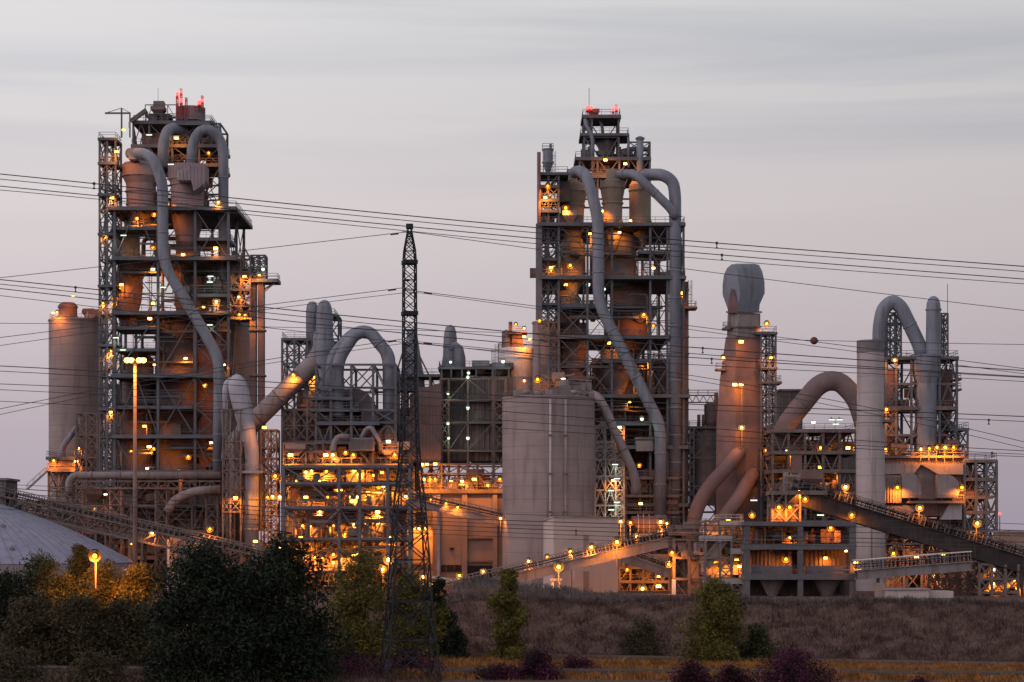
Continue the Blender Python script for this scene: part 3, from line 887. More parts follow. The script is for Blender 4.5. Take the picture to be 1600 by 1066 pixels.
wire('thin high wire carrying the red marker ball', [(-200, 505), (640, 516), (1272, 532), (1800, 541)], D2 + 4, .04, group=GP)
root = thing('marker_ball', 'red aircraft warning ball clamped on a wire between the hood stack and the pale stack', 'marker ball', P(1272, 532.5, D2 + 4))
c = P(1272, 532.5, D2 + 4); rr = 6.1 * K(D2)
MB().lathe(c.x, c.y, [(rr * math.cos(R(a)) + .001, c.z + rr * math.sin(R(a))) for a in range(-90, 91, 15)], 20, False).build('shell', 'ball', root)
MB().tube([c + Vector((-rr * 1.15, 0, 0)), c + Vector((rr * 1.15, 0, 0))], .1, 8).build('clamp', 'wire', root)
# =================================================================== LEFT PREHEATER TOWER
D = 418
def XS(l, d): return [X(p, d) for p in l]
def ZS(l, d): return [Z(p, d) for p in l]
base = lambda px, d: (X(px, d), d, ground(X(px, d), d))

lt = thing('preheater_tower', 'tall left preheater tower, open steel frame of decks, columns and bracing', 'tower', base(268, D))
lev = [918, 830, 738, 683, 588, 490, 405, 327]
steel_frame(lt, XS([179, 247, 305, 357], D), [D, D + 12, D + 24], ZS(lev, D), 'steel', .5, .38, .17, 'XVA/', 5, density=.7)
for py, a, b in ((327, 172, 369), (405, 177, 369), (490, 177, 358), (588, 177, 347), (683, 176, 343), (738, 176, 343)):
    deck(lt, X(a, D), X(b, D), D - .8, D + 25, Z(py, D) + .3, edge=.6)
for py, a, b in ((355, 178, 246), (511, 178, 243), (460, 300, 357), (372, 304, 357), (545, 180, 246), (635, 180, 300), (790, 180, 340)):
    deck(lt, X(a, D), X(b, D), D + .3, D + 10, Z(py, D), edge=.5)
zs = ZS(lev, D)
for i in range(len(zs) - 1):
    clutter(lt, X(182, D), X(356, D), D + 4, D + 22, zs[i] + .4, zs[i + 1] - .8, (9, 9, 9, 13, 15, 14, 14)[i], 100 + i, kinds='ppppvcbbwtm')
    for q in range(2): ladder(lt, X(random.uniform(188, 352), D), D + random.uniform(3, 16), zs[i] + .4, zs[i + 1], w=.45)
walkways(lt, X(182, D), X(355, D), D, zs, 3, 77)
clutter(lt, X(182, D), X(356, D), D + .8, D + 4, zs[0], zs[1], 6, 140, kinds='ppb')
for i in range(len(zs) - 1): clutter(lt, X(182, D), X(356, D), D + 1, D + 4, zs[i] + .4, zs[i + 1] - .8, 5, 141 + i, ('steel', 'dusty_steel', 'dark_shell'), kinds='ppbb')
# upper rear frame
up = [327, 289, 258, 228, 192]
steel_frame(lt, XS([207, 232, 268, 310, 343], D + 12), [D + 13, D + 24], ZS(up, D + 12), 'steel', .4, .34, .16, 'XXVA', 6, density=.85)
for py, a, b in ((258, 203, 345), (228, 205, 345), (191, 208, 330)):
    deck(lt, X(a, D + 12), X(b, D + 12), D + 12.6, D + 25, Z(py, D + 12) + .3)
for i, (a, b) in enumerate(zip(up, up[1:])):
    clutter(lt, X(205, D + 12), X(342, D + 12), D + 14, D + 23, Z(a, D + 12) + .4, Z(b, D + 12) - .7, 14, 130 + i, kinds='pppvcbbwtm')
# top works
m = MB()
for px in (227, 240, 252, 262, 277):
    m.bar(P(px, 190, D + 15), P(px, 164, D + 15), .16)
m.bar(P(227, 164, D + 15), P(278, 164, D + 15), .18); m.bar(P(227, 178, D + 15), P(278, 178, D + 15), .12)
m.bar(P(227, 190, D + 15), P(240, 164, D + 15), .12); m.bar(P(262, 164, D + 15), P(277, 190, D + 15), .12)
m.build('top_frame', 'steel', lt)
clutter(lt, X(228, D + 15), X(276, D + 15), D + 15, D + 21, Z(189, D + 15), Z(168, D + 15), 12, 151, kinds='ptvc')
for px, t in ((247, 138), (201, 200)):
    MB().bar(P(px, 190, D + 16), P(px, t, D + 16), .07).build('aerial', 'steel', lt)
m = MB(); m.bar(P(204, 190, D + 12), P(229, 172, D + 12), .8, .8); m.build('inclined_chute', 'dusty_steel', lt)
m = MB(); m.bar(P(190, 215, D + 8), P(190, 170, D + 8), .3); m.bar(P(164, 177, D + 8), P(204, 177, D + 8), .3); m.bar(P(203, 215, D + 8), P(203, 177, D + 8), .26)
m.bar(P(164, 177, D + 8), P(190, 169, D + 8), .1); m.bar(P(190, 169, D + 8), P(204, 177, D + 8), .1)
m.build('hoist_jib', 'steel', lt)
# masts with the beacons
for px, t in ((277, 148), (283, 139), (291, 153), (311, 160), (316, 150)):
    m = MB(); lattice_mast(m, X(px, D + 15), D + 15, Z(172 if px > 300 else 190, D + 15), Z(t, D + 15), .5, .35, 1.2, .1, .06); m.build('beacon_mast', 'red', lt)
# stair tower clipped to its side
st = thing('stair_tower', 'slim steel stair tower at the outer side of the left preheater tower', 'stair tower', base(165, D))
steel_frame(st, XS([154, 166, 179], D), [D + 1, D + 7], ZS([918, 850, 790, 735, 683, 640, 588, 540, 490, 447, 405, 366, 327, 290, 255, 217], D), 'steel', .36, .3, .17, 'XVA', 9, density=.8)
stair(st, X(156, D), X(177, D), D + 2.5, Z(905, D), Z(217, D), 3.1)
for py in (640, 540, 447, 366, 304, 255, 217):
    deck(st, X(153, D), X(179, D), D + .8, D + 7, Z(py, D) + .25, edge=.4)

G1 = 'cyclones of the left preheater tower'
vessel_px('cyclone', 'faded pink cyclone with ribbed wide head, upper level, nearer the stair tower', 'cyclone', 219, D + 7, [(24, 256), (28, 260), (28, 276), (22, 288), (21, 322), (21, 334), (8, 353), (7, 362)], 'pink', G1, ribs=36, bands=((276, 28), (300, 22), (320, 21)))
vessel_px('cyclone', 'faded pink cyclone, upper level, under the two hooked ducts', 'cyclone', 293, D + 8, [(29, 259), (29, 281), (26, 290), (25, 327), (24, 345), (18, 372), (16, 400)], 'pink', G1, ribs=36, bands=((281, 29), (290, 26.5), (308, 25)))
r_ = thing('gas_inlet', 'pink ribbed volute inlet box on the head of the upper cyclone', 'inlet duct', P(306, 280, D + 2), None)
m = MB(); m.prism([(X(a, D + 2), Z(b, D + 2)) for a, b in ((278, 283), (300, 283), (304, 300), (316, 292), (322, 284), (322, 259), (302, 259), (278, 272))], D + .8, D + 6); m.build('casing', 'pink', r_)
for i in range(8):
    px = 280 + i * 5.6; MB().bar(P(px, 283 if px < 302 else 291, D + .7), P(px, 266 if px < 295 else 259, D + .7), .12, .12).build('stiffener_rib', 'pink', r_)
vessel_px('cyclone', 'green-lit beige cyclone on the level below the pink ones', 'cyclone', 200, D + 9, [(18, 358), (18, 402), (16, 410), (16, 431)], 'beige', G1, bands=((372, 18), (396, 18)))
vessel_px('cyclone', 'orange-lit drum cyclone, third level, at the stair tower side', 'cyclone', 199, D + 9, [(16, 425), (24, 432), (24, 448), (22, 470), (17, 489), (12, 505), (8, 520)], 'rust', G1, bands=((434, 24), (449, 24)))
vessel_px('cyclone', 'brown conical cyclone hopper hanging under the second deck', 'cyclone', 281, D + 9, [(20, 400), (19, 411), (8, 437), (7, 452)], 'rust', G1)
vessel_px('cyclone', 'dusty brown wide cyclone below the conical hopper, third level', 'cyclone', 302, D + 14, [(20, 433), (23, 434), (29, 452), (29, 478), (20, 495), (14, 520)], 'brown_duct', G1, bands=((455, 29), (476, 29)))
vessel_px('calciner_vessel', 'broad brown calciner cylinder behind the diagonal grey duct', 'vessel', 276, D + 12, [(16, 495), (33, 510), (34, 640), (30, 690), (26, 735)], 'brown_duct', None, bands=((530, 34), (566, 34), (600, 34), (636, 34)))
vessel_px('calciner_vessel', 'second brown calciner cylinder close to the elevator side of the left tower', 'vessel', 326, D + 13, [(14, 500), (20, 512), (20, 690), (14, 730)], 'rust', None, bands=((540, 20), (600, 20), (650, 20)))
vessel_px('calciner_vessel', 'brown riser cylinder behind the bright mast lamps', 'vessel', 214, D + 12, [(10, 545), (26, 562), (26, 676), (20, 735)], 'brown_duct', None, bands=((590, 26), (630, 26)))
bw = thing('plant_wall', 'dusty brown corrugated wall closing the lower back of the left tower', 'wall', base(265, D + 26))
m = MB(); box_px(m, 182, 356, 600, 918, D + 26, D + 27); m.build('cladding', 'brown_clad', bw)
m = MB()
for px in range(186, 356, 17): box_px(m, px, px + 1.6, 602, 918, D + 25.7, D + 25.98)
m.build('sheeting_rail', 'dusty_steel', bw)

GD = 'ducts of the left preheater tower'
duct('hooked_duct', 'grey hooked gas duct at the top, the inner one of two', [(256, 262, D + 9), (255, 226, D + 9), (262, 203, D + 10), (275, 200, D + 12), (290, 206, D + 15), (301, 226, D + 18), (303, 262, D + 19)], 18, 'duct', group=GD, rad=3.)
duct('hooked_duct', 'grey hooked gas duct at the top, the outer one falling down the tower side', [(299, 262, D + 6), (300, 226, D + 6), (311, 205, D + 6), (327, 202, D + 6), (343, 215, D + 7), (349, 238, D + 7), (349, 330, D + 7), (349, 520, D + 7)], 16, 'duct', group=GD, rad=3.)
duct('downcomer_duct', 'long blue-grey downcomer duct running down the front of the left tower', [(203, 240, D + 3), (226, 240, D - 1), (240, 250, D - 2), (254, 284, D - 2.6), (255, 412, D - 2.6), (322, 524, D - 2.6), (342, 562, D - 2.6), (342, 600, D - 2.4), (341, 740, D - 2.)], 17, 'duct', group=GD, rad=3.4)
m = MB(); box_px(m, 201, 214, 232, 249, D + .5, D + 4); o = m.build('duct_end_box', 'duct', None); tag(o, 'grey box ending the downcomer duct above the pink cyclone', 'duct box')
vessel_px('top_bin', 'round ribbed brown bin under the red beacons on the left tower', 'bin', 298.5, D + 18, [(21, 169), (21, 190)], 'dust_duct', None, ribs=44, bands=((170, 21), (189, 21)))
r_ = thing('service_platform', 'railed round-the-bin platform jutting out at the top of the left tower', 'platform', P(300, 196, D + 12))
deck(r_, X(275, D + 11), X(328, D + 11), D + 11.3, D + 23, Z(191, D + 11))
m = MB()
for px in (280, 292, 304, 316): m.bar(P(px, 193, D + 12.2), P(px - 2, 203, D + 13), .14)
m.build('bracket', 'steel', r_)

# bucket elevator tower to its right
el = thing('bucket_elevator', 'twin-shaft dusty bucket elevator with lattice head beside the left preheater tower', 'elevator', base(402, D + 6))
for a, b in ((390, 399.5), (402.5, 412)):
    m = MB(); box_px(m, a, b, 441, 830, D + 4, D + 6.4); m.build('shaft', 'brown_duct', el)
for py in (514, 585, 640, 700):
    m = MB(); box_px(m, 388.5, 413.5, py, py + 2.5, D + 3.5, D + 6.9); m.build('shaft_collar', 'dusty_steel', el)
deck(el, X(392, D + 3), X(433, D + 3), D + 3.2, D + 8, Z(438, D + 3) + .2)
m = MB(); m.bar(P(413, 456, D + 4), P(431, 441, D + 4), .22); m.bar(P(413, 452, D + 7), P(431, 441, D + 7), .22); m.build('bracket', 'steel', el)
steel_frame(el, XS([392, 403, 414], D + 4), [D + 4.2, D + 7.6], ZS([437, 418, 399], D + 4), 'steel', .3, .3, .16, 'VX', 12, density=1)
m = MB(); box_px(m, 396, 411, 421, 437, D + 5, D + 7); m.build('head_casing', 'dust_duct', el)
r_ = thing('elevator_chute', 'pointed inclined chute frame between left tower and bucket elevator', 'chute', P(385, 430, D + 5))
m = MB(); m.bar(P(377, 425, D + 5), P(380, 384, D + 5), .3); m.bar(P(380, 384, D + 5), P(393, 408, D + 5), .3); m.bar(P(377, 405, D + 5), P(391, 405, D + 5), .2); m.build('frame', 'dusty_steel', r_)
br = thing('pipe_bridge', 'rusty steel link bridge between left tower and bucket elevator', 'bridge', P(374, 495, D + 5))
steel_frame(br, XS([358, 376, 391], D + 3), [D + 3, D + 9], ZS([500, 478, 452, 425, 400], D + 3), 'dusty_steel', .3, .3, .18, 'XV', 14, density=.9)
deck(br, X(358, D + 3), X(392, D + 3), D + 3, D + 9, Z(496, D + 3), edge=.4)
deck(br, X(358, D + 3), X(390, D + 3), D + 3, D + 9, Z(452, D + 3), edge=.4)
m = MB(); box_px(m, 360, 378, 404, 444, D + 5, D + 9); m.build('wall_panel', 'dust_duct', br)
clutter(br, X(360, D + 3), X(390, D + 3), D + 4, D + 8, Z(495, D + 3), Z(470, D + 3), 7, 171)
clutter(br, X(360, D + 3), X(390, D + 3), D + 4, D + 8, Z(450, D + 3), Z(425, D + 3), 6, 172)
vessel_px('storage_silo', 'brown silo shaft half hidden between left tower and bucket elevator', 'silo', 368, D + 22, [(25, 497), (25, 918)], 'concrete', 'concrete silos', n=48)

# =================================================================== LEFT SILO AND LOWER LEFT
vessel_px('storage_silo', 'big grey concrete silo at the left end, small tank on its roof', 'silo', 119, 448, [(1, 498), (42, 500), (42, 935)], 'concrete', 'concrete silos', n=64, bands=((502, 42),))
r_ = thing('roof_railing', 'railing and low kit along the top of the left concrete silo', 'railing', P(119, 500, 448))
m = railing(X(79, 444), X(160, 444), 443.5, 452, Z(500, 444) + .1); m.build('railing', 'steel', r_)
clutter(r_, X(124, 444), X(159, 444), 444, 451, Z(499.5, 444), Z(486, 444), 12, 181, ('rust', 'dusty_steel', 'dust_duct'), 'vtcmp')
vessel_px('roof_tank', 'small rusty tank on the roof of the left concrete silo', 'tank', 106, 446, [(1, 472), (10, 473), (14.5, 477), (14.5, 499)], 'rust', None, bands=((480, 14.5), (495, 14.5)))
D = 432
duct('discharge_pipe', 'inclined blue-grey pipe against the left concrete silo', [(134, 648, 440), (130, 655, 438), (101, 694, 436), (98, 702, 436), (98, 720, 436)], 9, 'duct', cat='pipe', rad=1.2)
hp = thing('hopper_station', 'railed rusty hopper station with cone below the inclined pipe', 'hopper', base(104, 434))
m = MB(); box_px(m, 76, 129, 717, 735, 432, 440); m.build('bin', 'rust', hp)
m = MB().lathe(X(104, 436), 436, [(1.4, Z(775, 436)), (3.1, Z(735, 436))], 20); m.build('cone', 'dust_duct', hp)
steel_frame(hp, XS([76, 92, 112, 130], 432), [432, 440], ZS([918, 800, 762, 735], 432), 'dusty_steel', .35, .3, .18, 'XA', 16, density=.8)
deck(hp, X(74, 432), X(131, 432), 431.5, 440.5, Z(735, 432) + .2, emat='dusty_steel')
deck(hp, X(74, 432), X(131, 432), 431.5, 440.5, Z(717, 432) + .3, emat='dusty_steel')
stair(hp, X(42, 431), X(74, 431), 430.5, Z(765, 431), Z(736, 431), 3.7, mat='pale_steel', most=1)
sf = thing('lattice_support', 'dusty lattice support between the left silo and the left tower', 'support frame', base(140, 428))
steel_frame(sf, XS([119, 135, 152, 168], 426), [426, 431], ZS([918, 860, 800, 760, 715, 680, 646], 426), 'dusty_steel', .34, .3, .17, 'XVA', 18, density=.95)
D = 412
duct('horizontal_pipe', 'long horizontal dusty pipe with an elbow down at its far end', [(108, 772, D), (108, 752, D), (116, 743, D), (345, 743, D)], 12, 'dust_duct', cat='pipe', rad=2.)
tr = thing('truss_bridge', 'flat dusty truss carrying the long horizontal pipe', 'truss', base(230, D))
m = MB()
m.bar(P(120, 752, D), P(345, 752, D), .3); m.bar(P(120, 763, D), P(345, 763, D), .3)
m.bar(P(120, 752, D + 3), P(345, 752, D + 3), .3); m.bar(P(120, 763, D + 3), P(345, 763, D + 3), .3)
m.build('chord', 'dusty_steel', tr)
for i in range(14):
    a = 120 + i * 16; m = MB(); m.bar(P(a, 752, D), P(a, 763, D), .16); m.bar(P(a if i % 2 else a + 16, 752, D), P(a + 16 if i % 2 else a, 763, D), .14); m.build('web', 'dusty_steel', tr)
for px in (122, 182, 253, 332):
    m = MB(); lattice_mast(m, X(px, D + 1.5), D + 1.5, ground(X(px, D), D), Z(763, D), 2.2, 2.2, 3, .25, .14); m.build('leg', 'dusty_steel', tr)
lo = thing('lower_plant', 'dark cluttered machinery floor under the long horizontal pipe', 'machinery', base(240, 416))
steel_frame(lo, XS([122, 165, 205, 250, 300, 340], 415), [415, 424], ZS([918, 870, 830, 790], 415), 'dusty_steel', .4, .35, .2, 'XVA', 21, density=.7)
deck(lo, X(122, 415), X(340, 415), 415, 424, Z(830, 415), emat='dusty_steel'); deck(lo, X(122, 415), X(340, 415), 415, 424, Z(870, 415), emat='dusty_steel')
for i, (a, b) in enumerate(((790, 765), (830, 795), (870, 835), (918, 875))):
    clutter(lo, X(125, 415), X(338, 415), 416, 423, Z(a, 415), Z(b, 415), 16, 190 + i, ('dusty_steel', 'rust', 'brown_duct', 'dark_shell', 'brown_clad'))
duct('curved_pipe', 'dusty curved fan duct low behind the long horizontal pipe', [(262, 800, 411), (272, 782, 411), (300, 768, 411), (345, 765, 411)], 14, 'dust_duct', cat='pipe', rad=2.5)
# grey clad building at the conveyor foot
gb = thing('transfer_building', 'small pale grey clad building under the lower end of the left conveyor', 'building', base(289, 380))
m = MB(); box_px(m, 266, 312, 838, 925, 380, 388); m.build('wall', 'white_clad', gb)
m = MB(); box_px(m, 265, 313, 871, 873, 379.7, 380); m.build('band', 'pale_steel', gb)
m = MB(); box_px(m, 279, 286, 861, 865, 379.8, 380.1); m.build('window', 'dark', gb)
m = MB(); m.bar(P(263.5, 925, 378), P(263.5, 843, 378), .42); o = m.build('white_post', 'white', None); tag(o, 'tall white post beside the small pale grey building', 'post')

# membrane dome
dm = thing('dome_hall', 'low white-lilac domed storage hall behind the tree belt', 'dome', base(-40, 372))
cx, dd = X(-40, 372), 372; k = K(dd); pr = []
for i in range(15):
    t = i / 14; pr.append((246 * k * (1 - t), Z(879 - 104 * (t ** .9) - 6 * math.sin(t * math.pi), dd)))
pr[-1] = (.05, pr[-1][1])
MB().lathe(cx, dd, pr, 96, False).build('roof', 'lilac', dm)
for q in range(40):
    a = math.pi + math.pi * q / 40; m = MB()
    for (r0, z0), (r1, z1) in zip(pr, pr[1:]): m.bar((cx + r0 * math.cos(a), dd + r0 * math.sin(a), z0 + .02), (cx + r1 * math.cos(a), dd + r1 * math.sin(a), z1 + .02), .16, .08)
    m.build('roof_seam', 'duct', dm)
MB().lathe(cx, dd, [(244 * k, GZ - .3), (244 * k, pr[0][1] + .02)], 96, False).build('wall', 'pale_steel', dm)
for q in range(100):
    a = math.pi + math.pi * q / 100
    m = MB(); m.bar((cx + 244.6 * k * math.cos(a), dd + 244.6 * k * math.sin(a), GZ), (cx + 244.6 * k * math.cos(a), dd + 244.6 * k * math.sin(a), pr[0][1]), .18); m.build('wall_stud', 'lilac', dm)
rr_ = random.Random(5)
for q in range(9):
    a = rr_.uniform(R(245), R(305)); t = rr_.uniform(.12, .62); i = int(t * 14); r0, z0 = pr[i]
    m = MB(); p = Vector((cx + r0 * math.cos(a), dd + r0 * math.sin(a), z0 + .1))
    m.box(p.x - .35, p.x + .35, p.y - .3, p.y + .3, p.z - .2, p.z + .28); m.bar(p, p + Vector((0, 0, .7)), .1); m.build('roof_vent', 'dark_shell', dm)


# =================================================================== CONVEYORS
def conveyor(name, label, a, b, wm, hg, mat='dusty_steel', belt_h=1.1, n_idler=44, legs=(), truss=False, rail=True, cat='conveyor', cover=False, girder=True):
    """a, b: (px, py, d) of the belt line; hg: girder depth in metres"""
    A, B = P(*a), P(*b)
    if A.x > B.x: A, B = B, A
    root = thing(name, label, cat, (A + B) / 2)
    L = (B - A).length; t = (B - A).normalized(); nrm = Vector((-t.z, 0, t.x))
    dy = Vector((0, wm / 2, 0))
    if girder and not truss:
        m = MB()
        for s in (-1, 1): m.bar(A + dy * s - nrm * (hg / 2 + .35), B + dy * s - nrm * (hg / 2 + .35), .12, hg)
        for s in (-1, 1):
            for o in (.37, hg + .35): m.bar(A + dy * s - nrm * o, B + dy * s - nrm * o, .5, .16)
        m.bar(A - nrm * .42, B - nrm * .42, wm, .1)
        m.build('girder', mat, root)
    if truss:
        m = MB()
        for s in (-1, 1):
            for o in (.35, hg + .35): m.bar(A + dy * s - nrm * o, B + dy * s - nrm * o, .26)
        m.bar(A - nrm * .42, B - nrm * .42, wm, .1)
        m.build('chord', mat, root)
        n = int(L / (hg * 1.1))
        for i in range(n):
            p0 = A + t * (L * i / n); p1 = A + t * (L * (i + 1) / n)
            for s in (-1, 1):
                m = MB(); u, v = (p0, p1) if i % 2 else (p1, p0)
                m.bar(u + dy * s - nrm * .35, v + dy * s - nrm * (hg + .35), .15); m.bar(p0 + dy * s - nrm * .35, p0 + dy * s - nrm * (hg + .35), .13)
                m.build('web', mat, root)
    m = MB(); m.bar(A + nrm * belt_h * .55, B + nrm * belt_h * .55, wm * .62, .18); m.bar(A + nrm * belt_h * .1, B + nrm * belt_h * .1, wm * .55, .08); m.build('belt', 'belt', root)
    if cover:
        m = MB(); m.bar(A + nrm * (belt_h + .25), B + nrm * (belt_h + .25), wm * .8, .12); m.build('cover', cover, root)
    for i in range(n_idler):
        p = A + t * (L * (i + .5) / n_idler); m = MB()
        for s in (-1, 1):
            m.bar(p + dy * s * .72 - nrm * .35, p + dy * s * .72 + nrm * belt_h, .14)
            m.bar(p + dy * s * .72 + nrm * belt_h * .9, p + nrm * belt_h * .45, .12)
        m.build('idler', 'dark_shell' if i % 3 else mat, root)
    if rail:
        for s in (-1, 1):
            m = MB()
            for o in (.75, 1.25): m.bar(A + dy * s * 1.15 + nrm * o, B + dy * s * 1.15 + nrm * o, .08)
            n = int(L / 2.2)
            for i in range(n + 1):
                p = A + t * (L * i / n) + dy * s * 1.15; m.bar(p - nrm * .4, p + nrm * 1.25, .07)
            m.bar(A + dy * s * 1.1 - nrm * .38, B + dy * s * 1.1 - nrm * .38, .7, .07)
            m.build('walkway', mat, root)
    for q in legs:
        p = A + t * (L * q) - nrm * (hg + .4); g_ = ground(p.x, p.y)
        m = MB()
        for s in (-1, 1):
            f = Vector((p.x, p.y + s * (wm / 2 + 1.0), g_)); m.bar(f, p + dy * s, .42, .42)
        h = p.z - g_; k_ = max(1, int(h / 3.5))
        for i in range(k_):
            z0, z1 = g_ + h * i / k_, g_ + h * (i + 1) / k_
            w0 = wm / 2 + 1.0 * (1 - i / k_); w1 = wm / 2 + 1.0 * (1 - (i + 1) / k_)
            m.bar((p.x, p.y - w0, z0), (p.x, p.y + w1, z1), .16); m.bar((p.x, p.y + w0, z0), (p.x, p.y - w1, z1), .16); m.bar((p.x, p.y - w1, z1), (p.x, p.y + w1, z1), .18)
        m.build('trestle', mat, root)
    return root

conveyor('conveyor_bridge', 'long dark truss conveyor descending over the dome toward the black-green trees', (-60, 757, 386), (440, 874, 372), 3.4, 2.3, 'dusty_steel', truss=True, n_idler=60, legs=(.55, .74))
conveyor('conveyor_bridge', 'second rusty conveyor below and behind the long dark truss conveyor', (-60, 778, 402), (300, 846, 396), 3., 1.4, 'dusty_steel', n_idler=30, legs=(.6, .8))
hb = thing('head_house', 'dark boxy conveyor head house at the very left frame edge', 'building', P(-12, 760, 384))
m = MB(); box_px(m, -40, 9, 750, 795, 383, 392); m.build('wall', 'grey_clad', hb)
m = MB(); box_px(m, -42, 11, 747, 750.5, 382.4, 392.6); m.build('roof', 'dark_shell', hb)
gh = thing('low_building', 'low building with pale and dark bays behind the left conveyors', 'building', base(60, 440))
m = MB(); box_px(m, -30, 92, 782, 925, 440, 452); m.build('wall', 'tan_clad', gh)
for px in (28, 56, 84):
    m = MB(); box_px(m, px, px + 6, 784, 800, 439.8, 440.05); m.build('window', 'dark', gh)
conveyor('conveyor_bridge', 'long orange-lit conveyor rising from the grass past the white shed', (640, 931, 352), (1052, 834, 366), 3.0, 1.7, 'dust_duct', n_idler=70, legs=(.6,), rail=True)
conveyor('conveyor_bridge', 'dark heavy conveyor descending from the floodlit platform to the right edge', (1236, 757, 352), (1680, 892, 352), 3.2, 2.6, 'conveyor_dark', n_idler=70, legs=(.82,))
conveyor('conveyor_bridge', 'low conveyor with a pale pipe handrail near the small white building', (1337, 888, 345), (1514, 874, 351), 2.8, 1.5, 'dust_duct', n_idler=28, legs=(.2,), cover='white')
conveyor('conveyor_bridge', 'short brown conveyor curving down inside the orange-lit yard behind the white shed', (975, 862, 384), (1048, 888, 380), 2.6, 1.5, 'dust_duct', n_idler=14)
conveyor('conveyor_bridge', 'inclined lit conveyor crossing in front of the big brown building', (640, 776, 388), (800, 812, 394), 2.4, 1.2, 'dust_duct', n_idler=26, legs=(.3,))
# =================================================================== CENTRE: DUCT FARM AND LIT PIPE RACK
D = 402
GC = 'ducts between the two preheater towers'
duct('pale_duct', 'pale lilac hooked duct with thick slanted upper part beside the left tower', [(363, 588, D), (364, 589, D), (366, 592, D), (369, 597, D), (372, 606, D), (376, 625, D), (383, 655, D), (390, 688, D), (393, 700, D), (394, 714, D), (394, 850, D)], [4, 14, 22, 28, 31, 31, 28, 23.5, 22.5, 21.5, 21], 'pale_duct', group=GC, n=28)
MB().tube(rounded([P(352.5, 645, D + .4), P(352.5, 606, D + .4), P(356, 596, D + .4), P(366, 594, D + .4)], 1., 4), .62, 14).build('side_leg', 'pale_duct', bpy.data.objects['pale_duct'])
duct('diagonal_duct', 'fat dusty diagonal duct running up to the twin upright ducts', [(366, 716, 412), (366, 694, 412), (380, 676, 412), (492, 566, 412), (503, 548, 412), (505, 520, 412)], 30, 'dust_duct', group=GC, rad=3.5)
vessel_px('capped_duct', 'tall round-topped grey upright duct, the front one of a pair', 'duct', 507, 410, [(.3, 468.5), (5, 470), (9, 474), (11.5, 481), (13, 492), (14, 530), (15.5, 540), (15.5, 551), (13, 575), (12, 640)], 'duct', GC, bands=((530, 14.2), (549, 15.4)))
vessel_px('capped_duct', 'tall round-topped grey upright duct, the rear one of a pair', 'duct', 488, 418, [(.3, 471), (5, 472), (8.5, 477), (10, 486), (10, 530), (13, 575), (14, 650)], 'duct', GC, bands=((530, 10.2),))
duct('arched_duct', 'big grey arched duct shaped like a tent roof, the front one', [(531, 640, 404), (527, 600, 404), (528, 562, 404), (553, 524, 404), (567, 518, 404), (580, 521, 404), (607, 554, 404), (609, 572, 404), (609, 690, 404)], 19.5, 'duct', group=GC, rad=2.6)
duct('arched_duct', 'big grey arched duct shaped like a tent roof, the rear one peeping out behind', [(517, 640, 408), (516, 575, 408), (520, 556, 408), (548, 523, 408), (566, 516, 408), (580, 519, 408), (606, 552, 408), (607, 690, 408)], 17, 'duct', group=GC, rad=2.6)
MBo = MB(); MBo.lathe(X(528, 404), 404, [(13 * K(404), Z(650, 404)), (13 * K(404), Z(640, 404)), (9.6 * K(404), Z(590, 404))], 24); o = MBo.build('duct_cone', 'duct', None); tag(o, 'grey flared cone at the foot of the front tent-shaped duct', 'duct cone')
fn = thing('fan_housing', 'big dark curved fan housing under the tent-shaped ducts', 'fan', P(565, 660, 405))
poly = [(536, 650), (536, 608), (560, 607), (572, 612), (582, 624), (589, 645), (589, 665), (570, 665), (566, 650), (558, 640), (548, 640), (548, 650)]
m = MB().prism([(X(a, 405), Z(b, 405)) for a, b in reversed(poly)], 405.5, 411); m.build('casing', 'dark_shell', fn)
m = MB(); box_px(m, 519, 537, 608, 640, 404.8, 409); m.build('inlet_box', 'blue', fn)
# steel frames round the ducts
ff = thing('duct_tower', 'tall dark steel frame holding up the twin upright ducts', 'steel tower', base(468, 414))
steel_frame(ff, XS([441, 460, 480, 497, 519], 413), [413, 422], ZS([918, 830, 760, 690, 640, 606, 568, 531], 413), 'steel', .42, .36, .2, 'XVA', 31, density=.8)
deck(ff, X(441, 413), X(480, 413), 413, 422, Z(529, 413), edge=.35); deck(ff, X(492, 413), X(522, 413), 413, 422, Z(492, 413), edge=.35)
steel_frame(ff, XS([506, 529], 416), [416, 422], ZS([568, 530, 494], 416), 'steel', .34, .3, .18, 'X', 32, density=1)
clutter(ff, X(442, 413), X(518, 413), 414, 421, Z(689, 413), Z(645, 413), 14, 210); clutter(ff, X(442, 413), X(518, 413), 414, 421, Z(640, 413), Z(608, 413), 8, 211)
f2 = thing('duct_tower', 'braced dark steel frame under the tent-shaped ducts', 'steel tower', base(560, 403))
steel_frame(f2, XS([494, 517, 549, 583, 618], 402), [402, 414], ZS([918, 860, 800, 730, 690, 660, 641, 606, 570], 402), 'steel', .46, .4, .22, 'XV/\\', 33, density=.75)
for py, a, b in ((662, 494, 592), (641, 487, 560), (623, 487, 550), (692, 494, 618)):
    deck(f2, X(a, 402), X(b, 402), 401.7, 413, Z(py, 402) + .15, edge=.45)
for i, (a, b) in enumerate(((690, 665), (660, 643), (730, 695))):
    clutter(f2, X(496, 402), X(616, 402), 404, 413, Z(a, 402), Z(b, 402), 12, 220 + i, ('dusty_steel', 'rust', 'dust_duct', 'dark_shell'))
